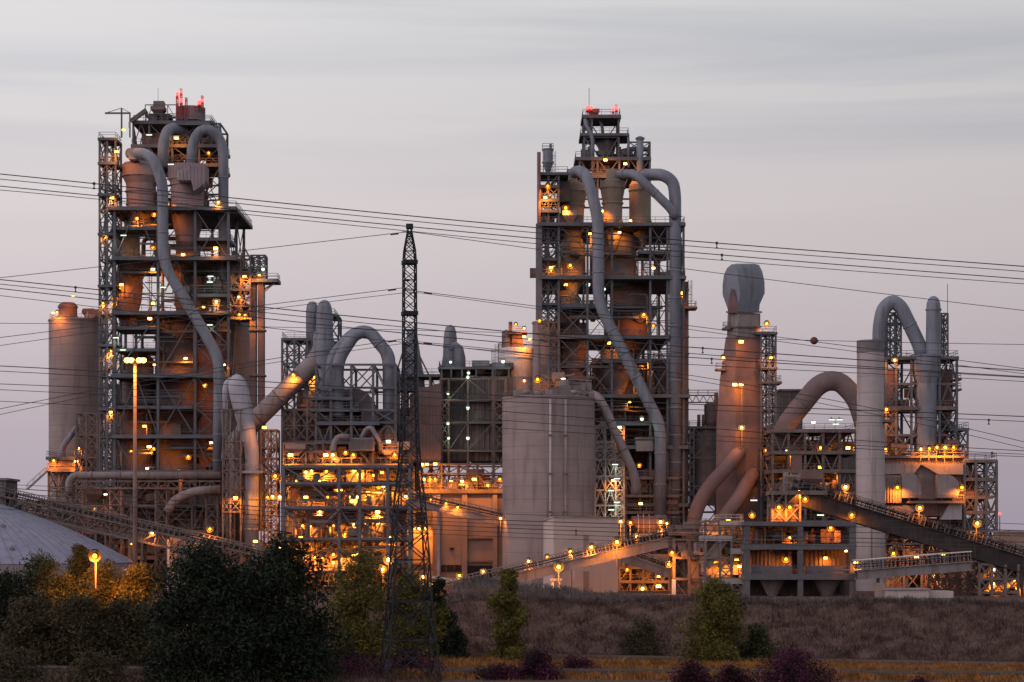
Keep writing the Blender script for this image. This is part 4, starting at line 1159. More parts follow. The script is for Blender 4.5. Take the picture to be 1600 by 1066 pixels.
# block buildings and shafts behind
bb = thing('process_building', 'dusty brown clad process building behind the lit pipe rack', 'building', base(520, 428))
m = MB(); box_px(m, 440, 650, 640, 925, 428, 445); m.build('wall', 'brown_clad', bb)
m = MB(); box_px(m, 464, 492, 612, 642, 427, 440); m.build('shaft', 'brown_clad', bb)
m = MB()
for px in range(446, 650, 22): box_px(m, px, px + 2, 642, 920, 427.6, 427.98)
m.build('wall_column', 'dusty_steel', bb)
for px, py in ((457, 700), (560, 715), (600, 740), (482, 800), (545, 800), (610, 800)):
    m = MB(); box_px(m, px, px + 12, py, py + 14, 427.5, 427.97); m.build('window', 'dark', bb)
w2 = thing('process_building', 'dusty brown clad building block in front of the lit pipe rack bottom', 'building', base(520, 409))
m = MB(); box_px(m, 490, 530, 815, 925, 409, 414); m.build('wall', 'brown_clad', w2)
m = MB(); box_px(m, 440, 472, 810, 925, 410, 414); m.build('annex', 'tan_clad', w2)
# slim lattice of ladders at the left of the rack
sl = thing('stair_tower', 'thin rusty stair lattice between the pale lilac duct and the lit pipe rack', 'stair tower', base(424, 404))
steel_frame(sl, XS([408, 419, 432], 404), [404, 409], ZS([918, 870, 820, 790, 758, 740, 716, 700, 672], 404), 'dusty_steel', .3, .26, .15, 'XV', 34, density=.9)
stair(sl, X(410, 404), X(430, 404), 405, Z(915, 404), Z(676, 404), 2.8, mat='dusty_steel')
gl = thing('duct_tower', 'thin pale guy frame around the pale lilac duct', 'steel tower', base(362, 400))
steel_frame(gl, XS([348, 360, 376], 399), [399, 405], ZS([918, 850, 800, 764, 735, 717, 690, 640], 399), 'dusty_steel', .26, .22, .14, 'XVA', 35, density=.9)
deck(gl, X(374, 399), X(408, 399), 399.4, 405, Z(738, 399) + .2, edge=.4, emat='pale_steel')
m = MB()
for a, b in (((350, 610), (353, 690)), ((356, 625), (346, 717)), ((353, 690), (376, 760)), ((346, 640), (350, 720))): m.bar(P(*a, 399.4), P(*b, 399.4), .18)
m.build('stay', 'pale_steel', gl)
duct('curved_pipe', 'dusty bent duct curling down beside the pale lilac duct', [(402, 656, 409), (376, 672, 409), (368, 690, 409), (368, 790, 409)], 17, 'dust_duct', cat='pipe', group=GC, rad=3.)
duct('curved_pipe', 'dusty S-shaped pipe passing behind the pale lilac duct', [(372, 790, 407), (373, 752, 407), (392, 735, 407), (394, 720, 406)], 14, 'dust_duct', cat='pipe', group=GC, rad=2.)

# the lit pipe rack
rk = thing('pipe_rack', 'wide steel pipe rack blazing with orange light in the middle of the plant', 'pipe rack', base(530, 396))
lv = [918, 842, 793, 755, 729]
steel_frame(rk, XS([443, 530, 562, 606, 640], 395), [395, 404], ZS(lv, 395), 'steel', .55, .5, .26, '/\\V', 36, sides='flr', density=.75)
for i, (a, b) in enumerate(zip(lv, lv[1:])):
    deck(rk, X(443, 395), X(640, 395), 396, 404.5, Z(b, 395) - .1, edge=.5, emat='dusty_steel')
    clutter(rk, X(445, 395), X(638, 395), 399, 404, Z(a, 395) + .1, Z(b, 395) - .7, (34, 26, 30, 28)[i], 230 + i, ('tan_clad', 'dust_duct', 'dusty_steel', 'beige', 'rust', 'pale_steel'))
for i, (a, b) in enumerate(((918, 845), (842, 796), (793, 758), (755, 733))): clutter(rk, X(443, 395), X(640, 395), 396, 398.6, Z(a, 395) + .1, Z(b, 395), 11, 260 + i, ('dusty_steel', 'dust_duct', 'steel', 'rust'), 'pppppbv')
walkways(rk, X(443, 395), X(640, 395), 395.4, ZS(lv, 395), 3, 78, 'dusty_steel')
stair(rk, X(487, 395), X(530, 395), 394.2, Z(838, 395), Z(757, 395), 4.6, mat='dusty_steel', most=2)
bw2 = thing('plant_wall', 'tan wall with dark openings lining the back of the lit pipe rack', 'wall', base(520, 412))
m = MB(); box_px(m, 446, 648, 729, 918, 412, 413); m.build('wall', 'tan_clad', bw2)
for i, (px, py, w_, h_) in enumerate(((452, 742, 26, 12), (492, 765, 24, 20), (572, 740, 22, 14), (530, 812, 22, 20), (570, 845, 26, 22), (618, 772, 12, 60), (466, 850, 20, 30))):
    m = MB(); box_px(m, px, px + w_, py, py + h_, 411.7, 411.97); m.build('opening', 'dark', bw2)
hx = thing('process_tank', 'horizontal ribbed dusty tank on the roof of the lit pipe rack', 'tank', P(565, 705, 400))
m = MB(); box_px(m, 545, 584, 684, 704, 399, 404); m.build('casing', 'dust_duct', hx)
m = MB()
for px in range(547, 584, 3): box_px(m, px, px + .8, 686, 702, 398.8, 398.99)
m.build('rib', 'dark_shell', hx)
duct('curved_pipe', 'orange-lit swan-neck pipe in front of the horizontal ribbed tank', [(546, 683, 398.5), (528, 682, 398.5), (521, 694, 398.5), (521, 715, 398.5), (530, 722, 398.5)], 9, 'dust_duct', cat='pipe', group=GC, rad=1.6)
duct('curved_pipe', 'bent orange-lit pipe leaving the horizontal ribbed tank toward the pylon', [(565, 684, 401), (572, 670, 401), (580, 668, 401), (594, 690, 401), (595, 710, 401)], 7, 'dust_duct', cat='pipe', group=GC, rad=1.4)
duct('curved_pipe', 'small bent pipe above the horizontal ribbed tank', [(590, 682, 403), (602, 666, 403), (610, 666, 403), (620, 684, 403)], 4, 'dust_duct', cat='pipe', group=GC, rad=1.)
duct('curved_pipe', 'slanting pipe rising behind the horizontal ribbed tank', [(535, 685, 404), (543, 672, 404), (552, 666, 404)], 5, 'dust_duct', cat='pipe', group=GC, rad=1.)
rf = thing('rooftop_plant', 'lit machinery and railings along the roof of the pipe rack', 'machinery', P(520, 728, 400))
deck(rf, X(443, 398), X(640, 398), 398, 411, Z(726, 398), emat='dusty_steel')
clutter(rf, X(446, 398), X(515, 398), 399, 409, Z(725, 398), Z(692, 398), 16, 241, ('dust_duct', 'dusty_steel', 'rust', 'tan_clad'))
clutter(rf, X(585, 398), X(640, 398), 399, 409, Z(725, 398), Z(696, 398), 14, 242, ('dust_duct', 'dusty_steel', 'beige', 'tan_clad'))
steel_frame(rf, XS([443, 478, 505], 400), [400, 408], ZS([726, 706, 693], 400), 'dusty_steel', .3, .3, .2, 'V/', 37, density=.9)
deck(rf, X(598, 400), X(626, 400), 399, 406, Z(704, 400), emat='dusty_steel')
m = MB(); box_px(m, 604, 640, 690, 703, 402, 406); m.build('wall_panel', 'beige', rf)

# =================================================================== DARK FILTER BLOCK, HOODS, RAW MILL (between pylon and silo)
D = 425
fb = thing('filter_block', 'dark grey corrugated filter block with green-white lamps', 'filter', base(740, D))
for a, b, d0 in ((688, 732, D), (734, 806, D - 4)):
    m = MB(); box_px(m, a, b, 590 if a < 700 else 588, 720, d0, d0 + 16); m.build('casing', 'grey_clad', fb)
for i in range(14):
    px = 689 + i * 8.2; m = MB(); d0 = D if px < 731 else D - 4; box_px(m, px, px + 1.4, 592, 718, d0 - .35, d0 - .003); m.build('stiffener', 'dark_shell', fb)
deck(fb, X(686, D - 5), X(797, D - 5), D - 5, D + 12, Z(574, D - 5), edge=.4)
for px in (690, 705, 722, 744, 770, 795):
    m = MB(); m.bar(P(px, 590, D - 5), P(px, 574, D - 5), .25); m.build('post', 'steel', fb)
clutter(fb, X(735, D - 5), X(800, D - 5), D - 3, D + 9, Z(587, D - 4), Z(577, D - 4), 16, 251, ('dark_shell', 'steel', 'blue'), 'vctmp')
steel_frame(fb, XS([688, 701, 731, 771, 790], D - 6), [D - 6, D - 2], ZS([918, 850, 800, 755, 725, 704, 660, 625, 592], D - 6), 'dusty_steel', .36, .3, .18, 'V/\\', 38, sides='f', density=.45)
for py in (704, 660, 625): deck(fb, X(727, D - 6), X(790, D - 6), D - 6, D - 4.2, Z(py, D - 6), edge=.3, sides='f')
ladder(fb, X(771, D - 7), D - 7, Z(860, D - 7), Z(545, D - 7))
# hood cones and stack ducts
vessel_px('hood_cone', 'grey tapering cone duct standing right behind the pylon', 'duct cone', 644, 425, [(7, 515), (9, 528), (13, 555), (19, 590), (20, 606)], 'duct', None, n=24)
tp = thing('tripod_frame', 'splayed steel stays and platform round the grey cone behind the pylon', 'steel tower', base(645, 422))
m = MB()
for a, b in (((634, 535), (614, 600)), ((655, 555), (672, 590)), ((634, 535), (628, 606))): m.bar(P(*a, 422), P(*b, 422), .3)
m.build('stay', 'steel', tp)
steel_frame(tp, XS([617, 634, 652, 672, 690], 421), [421, 430], ZS([918, 840, 760, 690, 640, 606, 586], 421), 'dusty_steel', .4, .34, .2, 'XVA', 39, density=.7)
deck(tp, X(614, 421), X(690, 421), 421, 430, Z(586, 421), edge=.4); deck(tp, X(617, 421), X(690, 421), 421, 430, Z(606, 421), edge=.4)
duct('hooked_stack', 'grey round-topped bent stack rising above the filter block', [(701, 590, D + 2), (703, 555, D + 2), (703.5, 530, D + 2), (703.5, 520, D + 2), (703.5, 511, D + 2), (703.5, 508, D + 2)], [27, 22, 21, 19, 14, 4], 'duct', group=GC)
duct('hooked_stack', 'small grey arched stack leaning against the round-topped bent one', [(718, 590, D + 1), (718, 560, D + 1), (716, 546, D + 1), (711, 540, D + 1), (702, 545, D + 1)], [20, 19, 17, 14, 10], 'duct', group=GC)
# sloped brown hopper building
sb = thing('hopper_building', 'brown clad hopper building with slanting edge behind the pylon', 'building', base(668, 414))
poly = [(640, 612), (688, 594), (689, 700), (650, 640)]
m = MB().prism([(X(a, 416), Z(b, 416)) for a, b in ((640, 700), (689, 700), (689, 598), (655, 608), (640, 616))], 416, 424); m.build('roof_block', 'brown_clad', sb)
m = MB().prism([(X(a, 413), Z(b, 413)) for a, b in ((634, 722), (689, 722), (689, 694), (654, 654), (634, 650))], 413, 416); m.build('hopper', 'brown_clad', sb)
rm = thing('raw_mill_building', 'tall tan-brown mill building with dark gate openings beside the big concrete silo', 'building', base(730, 408))
m = MB(); box_px(m, 678, 810, 768, 930, 408, 424); m.build('wall', 'tan_clad', rm)
for a, b in ((676, 688), (722, 730), (770, 777)):
    m = MB(); box_px(m, a, b, 772, 930, 407.2, 407.98); m.build('pilaster', 'tan_clad', rm)
m = MB(); box_px(m, 660, 812, 766, 771, 406.8, 424.5); m.build('cornice', 'dusty_steel', rm)
m = MB(); box_px(m, 690, 720, 883, 893, 407.6, 407.97); m.build('window', 'dark', rm)
m = MB()
for px in (697, 710): box_px(m, px, px + .8, 883, 893, 407.4, 407.58)
m.build('window_bar', 'dusty_steel', rm)
m = MB(); box_px(m, 731, 769, 884, 930, 407.6, 407.97); m.build('gate', 'dark', rm)
m = MB(); box_px(m, 731, 769, 876, 879, 407.3, 407.97); m.build('lintel', 'dusty_steel', rm)
m = MB(); box_px(m, 729, 770, 840, 842, 407.3, 407.97); m.build('ledge', 'dusty_steel', rm)
m = MB(); box_px(m, 703, 709, 856, 858.5, 407.5, 407.97); m.build('vent', 'dark', rm)
pf = thing('lit_platform', 'lamp-lit platform with clutter on top of the tall tan-brown mill building', 'platform', P(730, 766, 408))
deck(pf, X(655, 407), X(786, 407), 407, 424, Z(766, 407), emat='dusty_steel')
steel_frame(pf, XS([656, 690, 715, 745, 786], 408), [408, 420], ZS([766, 740, 726], 408), 'dusty_steel', .3, .3, .2, '/\\V', 41, density=.8)
clutter(pf, X(658, 408), X(784, 408), 409, 416, Z(765, 408), Z(742, 408), 34, 261, ('dusty_steel', 'tan_clad', 'dust_duct', 'rust', 'pale_steel'), 'pvcbtm')
lw = thing('process_building', 'orange-lit wing between the lit pipe rack and the mill building', 'building', base(662, 410))
m = MB(); box_px(m, 636, 678, 768, 930, 410, 424); m.build('wall', 'tan_clad', lw)
for py in (792, 838, 880): m = MB(); box_px(m, 636, 678, py, py + 3, 409.6, 409.98); m.build('ledge', 'dusty_steel', lw)
m = MB(); box_px(m, 650, 664, 800, 820, 409.7, 409.97); m.build('opening', 'dark', lw)
ws = thing('small_shed', 'small white gabled shed roof glowing at the pylon side of the mill building', 'shed', base(697, 372))
d0 = 372; m = MB(); box_px(m, 673, 720, 909, 926, d0, d0 + 5); m.build('wall', 'white_clad', ws)
m = MB().add([tuple(P(671, 910, d0 - .4)), tuple(P(676, 900, d0 - .4)), tuple(P(722, 906, d0 - .4)), tuple(P(722, 910, d0 - .4)), tuple(P(671, 910, d0 + 5)), tuple(P(676, 900, d0 + 5)), tuple(P(722, 906, d0 + 5)), tuple(P(722, 910, d0 + 5))], [(0, 3, 2, 1), (4, 5, 6, 7), (0, 1, 5, 4), (1, 2, 6, 5), (2, 3, 7, 6), (3, 0, 4, 7)]); m.build('roof', 'white_clad', ws)

# silos in the middle
vessel_px('storage_silo', 'the biggest, pale brown concrete silo in the middle of the plant', 'silo', 857, 392, [(72, 622), (72, 925)], 'concrete', 'concrete silos', n=96, bands=((623.5, 72),))
r_ = thing('downpipe', 'thin pale pipe running down the big middle silo, the shorter one', 'pipe', P(860, 812, 383))
MB().tube([P(860, 624, 382.9), P(860, 935, 382.9)], .22, 10).build('pipe_run', 'pale_concrete', r_)
MB().tube([P(884, 624, 383.6), P(884, 935, 383.6)], .26, 10).build('pipe_run', 'concrete', r_)
r_['label'] = 'pair of thin pale pipes running down the face of the big middle silo'
for px, d_ in ((860, 382.6), (884, 383.3)):
    for py in (680, 740, 800):
        MB().box(X(px, d_) - .4, X(px, d_) + .4, d_ - .1, d_ + .6, Z(py, d_) - .15, Z(py, d_) + .15).build('bracket', 'dusty_steel', r_)
r_ = thing('roof_railing', 'rubble-like rail and kit along the roof rim of the big middle silo', 'railing', P(857, 622, 392))
m = MB()
for q in range(48):
    a, b = 2 * math.pi * q / 48, 2 * math.pi * (q + 1) / 48; rad = 71 * K(392); cx = X(857, 392); z = Z(622, 392)
    p, p2 = Vector((cx + rad * math.cos(a), 392 + rad * math.sin(a), z)), Vector((cx + rad * math.cos(b), 392 + rad * math.sin(b), z))
    up_ = Vector((0, 0, 1.)); m.bar(p, p + up_, .06); m.bar(p + up_, p2 + up_, .07); m.bar(p + up_ * .5, p2 + up_ * .5, .05)
m.build('railing', 'dusty_steel', r_)
clutter(r_, X(800, 392), X(915, 392), 386, 398, Z(622, 392), Z(616, 392), 18, 271, ('dusty_steel', 'dark_shell', 'dust_duct'), 'cbm')
vessel_px('storage_silo', 'narrower blue-grey silo with orange glow at its foot, behind the big middle silo', 'silo', 854, 420, [(22, 503), (22, 700)], 'concrete', 'concrete silos', n=48, bands=((505, 22),))
pl = thing('lit_platform', 'glowing orange platform at the foot of the narrower blue-grey silo', 'platform', P(880, 612, 412))
deck(pl, X(826, 409), X(925, 409), 409, 424, Z(612, 409), emat='dusty_steel')
clutter(pl, X(862, 409), X(924, 409), 410, 416, Z(612, 409), Z(590, 409), 14, 272, ('beige', 'dust_duct', 'tan_clad', 'dusty_steel'))
m = MB(); m.bar(P(846, 585, 411), P(860, 592, 411), .4, .2); m.bar(P(872, 590, 411), P(898, 585, 411), .5, .25); m.build('canopy', 'beige', pl)
vessel_px('storage_tank', 'white squat tank with railing and orange top kit beside the blue-grey silo', 'tank', 806, 432, [(.5, 541), (28, 545), (28, 720)], 'white', None, n=48, bands=((560, 28), (590, 28)))
r_ = thing('roof_plant', 'orange-lit boxes and vents on the roof of the white squat tank', 'machinery', P(806, 545, 432))
m = MB(); box_px(m, 800, 817, 520, 541, 430, 434); m.build('cabin', 'rust', r_)
m = MB(); m.tube([P(797.5, 545, 431), P(797.5, 503, 431)], .4, 10); m.build('vent_pipe', 'rust', r_)
m = MB().lathe(X(791, 431), 431, [(.9, Z(544, 431)), (.9, Z(519, 431)), (.05, Z(515, 431))], 16); m.build('vessel', 'dark_shell', r_)
m = MB()
for q in range(40):
    a, b = 2 * math.pi * q / 40, 2 * math.pi * (q + 1) / 40; rad = 27.5 * K(432); cx = X(806, 432); z = Z(545, 432)
    p, p2 = Vector((cx + rad * math.cos(a), 432 + rad * math.sin(a), z)), Vector((cx + rad * math.cos(b), 432 + rad * math.sin(b), z))
    up_ = Vector((0, 0, 1.)); m.bar(p, p + up_, .07); m.bar(p + up_, p2 + up_, .08); m.bar(p + up_ * .5, p2 + up_ * .5, .06)
m.build('railing', 'dusty_steel', r_)
ladder(r_, X(776, 424), 424, Z(600, 424), Z(538, 424))
deck(r_, X(796, 429), X(822, 429), 429, 433.5, Z(519, 429), edge=.3, emat='rust')
# =================================================================== RIGHT PREHEATER TOWER
D = 415
rt = thing('preheater_tower', 'tall right preheater tower, steel frame with beige cyclones and red beacons', 'tower', base(956, D))
lev = [918, 850, 790, 700, 620, 528, 435, 352]
steel_frame(rt, XS([873, 918, 956, 1016, 1043, 1068], D), [D, D + 12, D + 24], ZS(lev, D), 'steel', .44, .36, .16, 'XVA/\\', 51, density=.62)
for py, a, b in ((352, 841, 1069), (435, 846, 1070), (528, 874, 1044), (620, 936, 1076), (700, 930, 1074), (790, 930, 1074)):
    deck(rt, X(a, D), X(b, D), D - .8, D + 25, Z(py, D) + .3, edge=.55)
for py, a, b in ((475, 874, 945), (562, 944, 1016), (392, 1000, 1068), (660, 940, 1043), (745, 932, 1040)):
    deck(rt, X(a, D), X(b, D), D + .3, D + 9, Z(py, D), edge=.6)
zs = ZS(lev, D)
for i in range(len(zs) - 1):
    clutter(rt, X(876, D), X(1066, D), D + 4, D + 22, zs[i] + .4, zs[i + 1] - .8, (10, 10, 14, 18, 18, 18, 16)[i], 300 + i, kinds='ppppvcbbwtm')
    for q in range(3): ladder(rt, X(random.uniform(880, 1060), D), D + random.uniform(3, 16), zs[i] + .4, zs[i + 1], w=.45)
walkways(rt, X(876, D), X(1066, D), D, zs, 3, 79)
for i in range(len(zs) - 1): clutter(rt, X(876, D), X(1066, D), D + 1, D + 4, zs[i] + .4, zs[i + 1] - .8, 6, 361 + i, ('steel', 'dusty_steel', 'dark_shell'), kinds='ppbb')
up = [352, 310, 270, 247]
steel_frame(rt, XS([906, 934, 968, 1000, 1016], D + 11), [D + 12, D + 23], ZS(up, D + 11), 'steel', .4, .35, .2, 'XVA/', 52, density=.55)
deck(rt, X(900, D + 11), X(1016, D + 11), D + 11.6, D + 24, Z(247, D + 11) + .2)
deck(rt, X(896, D + 11), X(1000, D + 11), D + 11.6, D + 24, Z(275, D + 11) + .2)
tt = [247, 213, 181]
steel_frame(rt, XS([913, 925, 967], D + 12), [D + 13, D + 20], ZS(tt, D + 12), 'steel', .4, .34, .2, 'XV', 53, density=.8)
deck(rt, X(911, D + 12), X(969, D + 12), D + 12.6, D + 21, Z(181, D + 12) + .2); deck(rt, X(908, D + 12), X(982, D + 12), D + 12.6, D + 21, Z(210, D + 12) + .2, edge=.4)
steel_frame(rt, XS([983, 1000, 1016], D + 13), [D + 14, D + 20], ZS([247, 232, 221], D + 13), 'steel', .32, .3, .17, 'X/', 54, density=.9)
MB().tube([P(1000, 275, D + 12), P(1000, 217, D + 12)], .7, 12).build('vent_pipe', 'blue', rt)
MB().lathe(X(1000, D + 12), D + 12, [(.7, Z(220, D + 12)), (1., Z(216, D + 12)), (.3, Z(213, D + 12))], 12).build('vent_cap', 'blue', rt)
clutter(rt, X(905, D + 12), X(1015, D + 12), D + 14, D + 19, Z(247, D + 12), Z(222, D + 12), 12, 311)
clutter(rt, X(900, D + 12), X(1000, D + 12), D + 14, D + 19, Z(275, D + 12), Z(255, D + 12), 9, 312)
MB().bar(P(920.5, 181, D + 13), P(920.5, 138, D + 13), .1).build('aerial', 'steel', rt)
for px, t in ((917, 170), (924, 170), (958, 172), (963, 164)):
    m = MB(); lattice_mast(m, X(px, D + 13), D + 13, Z(180, D + 13), Z(t, D + 13), .4, .3, .8, .09, .05); m.build('beacon_mast', 'red', rt)
vessel_px('top_hopper', 'dark square hopper hanging in the top frame of the right tower', 'hopper', 948, D + 16, [(15, 212), (15, 226), (11, 243), (5, 256)], 'dark_shell', None, n=4)
r_ = thing('receiver_drum', 'small red horizontal drum on top of the right tower between the beacons', 'drum', P(928, 176, D + 16))
MB().tube([P(919, 176, D + 16), P(920, 175.5, D + 16), P(935, 175.5, D + 16), P(936, 176, D + 16)], [.3, .75, .75, .3], 16).build('shell', 'red', r_)
for px in (922, 933): MB().box(X(px, D + 16) - .1, X(px, D + 16) + .1, D + 15.6, D + 16.4, Z(181, D + 16), Z(178, D + 16)).build('saddle', 'red', r_)
duct('curved_pipe', 'blue-grey feed pipe bending down from the red drum, the left one', [(914, 184, D + 13), (916, 196, D + 12.5), (926, 214, D + 12.5), (926, 268, D + 12.5)], 6, 'duct', cat='pipe', rad=1.4)
duct('curved_pipe', 'blue-grey feed pipe bending down from the red drum into the dark hopper', [(933, 180, D + 15), (941, 196, D + 15), (942, 212, D + 15)], 5, 'duct', cat='pipe', rad=1.4)
duct('curved_pipe', 'thin grey pipe hooked over beside the dark top hopper', [(969, 210, D + 13), (981, 210, D + 13), (982, 218, D + 13), (982, 262, D + 13)], 4, 'duct', cat='pipe', rad=1.)

s2 = thing('stair_tower', 'braced steel stair tower with tall vent pole at the left of the right preheater tower', 'stair tower', base(856, D))
steel_frame(s2, XS([843, 857, 873], D), [D + 1, D + 8], ZS([640, 600, 570, 528, 503, 475, 452, 435, 405, 378, 352, 330, 310, 291, 271], D), 'steel', .38, .3, .18, 'XVA/', 55, density=.8)
stair(s2, X(846, D), X(871, D), D + 3, Z(528, D), Z(275, D), 3.2)
for py, a, b in ((271, 842, 887), (291, 842, 873), (313, 842, 873), (330, 842, 873), (405, 842, 873), (475, 842, 873)): deck(s2, X(a, D), X(b, D), D + .6, D + 8, Z(py, D) + .2, edge=.4)
MB().tube([P(842, 500, D), P(842, 238, D)], .38, 10).build('vent_pole', 'rust', s2)
MB().box(X(842, D) - .6, X(842, D) + .6, D - .6, D + .6, Z(500, D), Z(350, D)).build('cable_duct', 'dark_shell', s2)
clutter(s2, X(845, D), X(872, D), D + 1.5, D + 7, Z(351, D), Z(316, D), 8, 321); clutter(s2, X(845, D), X(872, D), D + 1.5, D + 7, Z(434, D), Z(380, D), 7, 322)
r_ = vessel_px('dust_bin', 'small blue-grey bin standing on top of the right tower stair frame', 'bin', 856, D + 4, [(8, 233), (8, 255), (5, 266), (2, 271)], 'blue', None, n=16, bands=((234, 8), (254, 8)))
for px in (849, 855, 861): MB().bar(P(px, 255, D + 3), P(px, 271, D + 3), .16).build('leg', 'steel', r_)
railing(X(848, D), X(865, D), D + 3, D + 6, Z(233, D + 3)).build('railing', 'steel', r_)
ladder(r_, X(866, D), D + 4, Z(271, D), Z(231, D))
MB().box(X(859, D), X(863, D), D + 4, D + 5, Z(233, D + 4), Z(225, D + 4)).build('head_motor', 'dark_shell', r_)

G2 = 'cyclones of the right preheater tower'
vessel_px('cyclone', 'grey-beige cyclone with broad sloping head, first of three at the top', 'cyclone', 894, D + 9, [(8, 265), (8, 284), (22, 288), (24, 292), (24, 300), (19, 320), (18, 351), (16, 362), (10, 383)], 'beige', G2, bands=((284, 8.2), (300, 24), (322, 19)))
vessel_px('cyclone', 'beige cyclone with narrow neck, middle one of three at the top', 'cyclone', 957, D + 6, [(9.5, 265), (9.5, 281), (19.5, 284), (19.5, 294), (15.5, 316), (15, 352), (14, 372), (6, 392)], 'beige', G2, bands=((281, 9.8), (294, 19.6), (318, 16), (346, 15.2)))
vessel_px('cyclone', 'shaded brown-beige cyclone, third of three at the top', 'cyclone', 1000, D + 10, [(14, 285), (17, 290), (17, 352), (14, 366), (6, 390)], 'beige', G2, bands=((298, 17), (346, 17)))
vessel_px('cyclone', 'orange-lit drum cyclone on the second level of the right tower', 'cyclone', 895, D + 8, [(13, 372), (20, 382), (20, 432), (12, 446), (8, 462)], 'beige', G2, bands=((398, 20), (428, 20)))
vessel_px('cyclone', 'dark grey fat cyclone on the second level of the right tower', 'cyclone', 969, D + 9, [(18, 366), (26, 374), (26, 436), (20, 450)], 'dark_shell', G2, bands=((380, 26), (404, 26), (430, 26)))
vessel_px('cyclone', 'broad red-brown cyclone on the third level of the right tower', 'cyclone', 985, D + 10, [(18, 441), (32, 458), (32, 520), (24, 540), (14, 560)], 'rust', G2, bands=((462, 32), (490, 32), (518, 32)))
vessel_px('cyclone', 'narrow dark red cyclone on the third level, stair side', 'cyclone', 887, D + 9, [(13, 455), (20, 466), (19, 505), (13, 520)], 'dark_shell', G2, bands=((468, 20),))
vessel_px('cyclone', 'dark conical cyclone hopper on the fourth level of the right tower', 'cyclone', 964, D + 7, [(26, 548), (26, 582), (12, 610), (10, 622)], 'dark_shell', G2, bands=((552, 26), (580, 26)))
vessel_px('banded_vessel', 'red and dusty white banded cylinder beside the narrower blue-grey silo', 'vessel', 895, D + 7, [(20, 512), (21, 516), (21, 596), (18, 612)], 'rust', None, bands=((530, 21), (546, 21), (562, 21), (580, 21)))
m = MB(); cx = X(895, D + 7)
for py in (538, 571): m.lathe(cx, D + 7, [(21.35 * K(D + 7), Z(py + 5, D + 7)), (21.35 * K(D + 7), Z(py - 5, D + 7))], 32, False)
m.build('paint_band', 'dust_duct', bpy.data.objects['banded_vessel'])
r_ = thing('louvre_casing', 'yellow-lit ribbed casing beside the first top cyclone of the right tower', 'casing', P(880, 315, D + 4))
m = MB(); box_px(m, 872, 890, 283, 315, D + 4, D + 9); m.build('casing', 'beige', r_)
for i in range(9): m = MB(); px = 873 + i * 2; box_px(m, px, px + .6, 283, 315, D + 3.7, D + 3.98); m.build('rib', 'steel', r_)
clutter(r_, X(872, D), X(905, D), D + 3, D + 6, Z(351, D), Z(322, D), 12, 331, ('dust_duct', 'dark_shell', 'steel', 'beige'))
GR = 'ducts of the right preheater tower'
duct('downcomer_duct', 'long grey downcomer duct swinging out from the first top cyclone and down the right tower', [(898, 270, D + 6), (906, 267, D + 1), (916, 274, D - 1.5), (928, 314, D - 2.6), (934.5, 345, D - 2.6), (935, 474, D - 2.6), (1012, 626, D - 2.6), (1032, 664, D - 2.6), (1032, 830, D - 2.6)], 18, 'duct', group=GR, rad=3.2)
duct('hooked_duct', 'grey sloping duct from the middle top cyclone joining the tall outer duct', [(968, 272, D + 4), (990, 272, D - 1), (1000, 279, D - 1.5), (1048, 326, D - 1.5), (1056, 340, D - 1)], 14, 'duct', group=GR, rad=2.6)
duct('hooked_duct', 'grey arched duct curving over and down the outer edge of the right tower', [(1004, 274, D + 8), (1016, 273, D + 2), (1036, 273, D), (1052, 284, D), (1055, 306, D), (1055, 830, D)], 18.5, 'duct', group=GR, rad=3.2)
sh = thing('elevator_shaft', 'brown steel shaft up the outer edge of the right tower', 'elevator shaft', base(1070, D + 6))
m = MB(); box_px(m, 1064, 1076, 440, 918, D + 5, D + 10); m.build('shaft', 'brown_clad', sh)
for py in (452, 525, 552, 620, 700): m = MB(); box_px(m, 1063, 1077, py, py + 2, D + 4.7, D + 10.3); m.build('collar', 'dark_shell', sh)
deck(sh, X(1064, D + 3), X(1088, D + 3), D + 3, D + 7, Z(480, D + 3), edge=.3, emat='dusty_steel')
ladder(sh, X(1078, D + 4), D + 4, Z(480, D + 4), Z(438, D + 4), w=.6)
bw3 = thing('plant_wall', 'dusty brown wall closing the lower back of the right tower', 'wall', base(990, D + 26))
m = MB(); box_px(m, 925, 1064, 560, 918, D + 26, D + 27); m.build('cladding', 'brown_clad', bw3)
m = MB()
for px in range(930, 1064, 19): box_px(m, px, px + 1.8, 562, 916, D + 25.6, D + 25.98)
m.build('sheeting_rail', 'dusty_steel', bw3)
eh = thing('equipment_house', 'pinkish grey equipment box on the lower deck of the right tower', 'cabin', P(1008, 706, D - 1))
m = MB(); box_px(m, 994, 1021, 686, 705, D - 1.2, D + 5); m.build('wall', 'dust_duct', eh)
m = MB(); box_px(m, 992.5, 1022.5, 683.5, 686.5, D - 1.6, D + 5.4); m.build('roof', 'dusty_steel', eh)
duct('discharge_pipe', 'pale dusty pipe slanting from the big middle silo down to the lamps', [(926, 617, 400), (937, 622, 396), (988, 733, 396), (993, 752, 396), (993, 772, 396)], 14, 'dust_duct', cat='pipe', rad=2.4)
sc_ = thing('stair_tower', 'pale steel stair lattice with white tube lamps right of the big middle silo', 'stair tower', base(955, 398))
steel_frame(sc_, XS([930, 946, 962, 975], 398), [398, 404], ZS([918, 860, 815, 790, 766, 744, 718, 690, 666], 398), 'pale_steel', .3, .26, .15, 'XVA', 56, density=.95)
stair(sc_, X(948, 398), X(972, 398), 399, Z(915, 398), Z(720, 398), 2.9, mat='pale_steel')
fr = thing('support_frame', 'dusty braced frame around the lower downcomer of the right tower', 'support frame', base(1010, 401))
steel_frame(fr, XS([978, 1000, 1022, 1046, 1068], 414), [414, 423], ZS([918, 870, 835, 800, 774, 746], 414), 'dusty_steel', .36, .3, .13, 'XVA/', 57, density=.5)
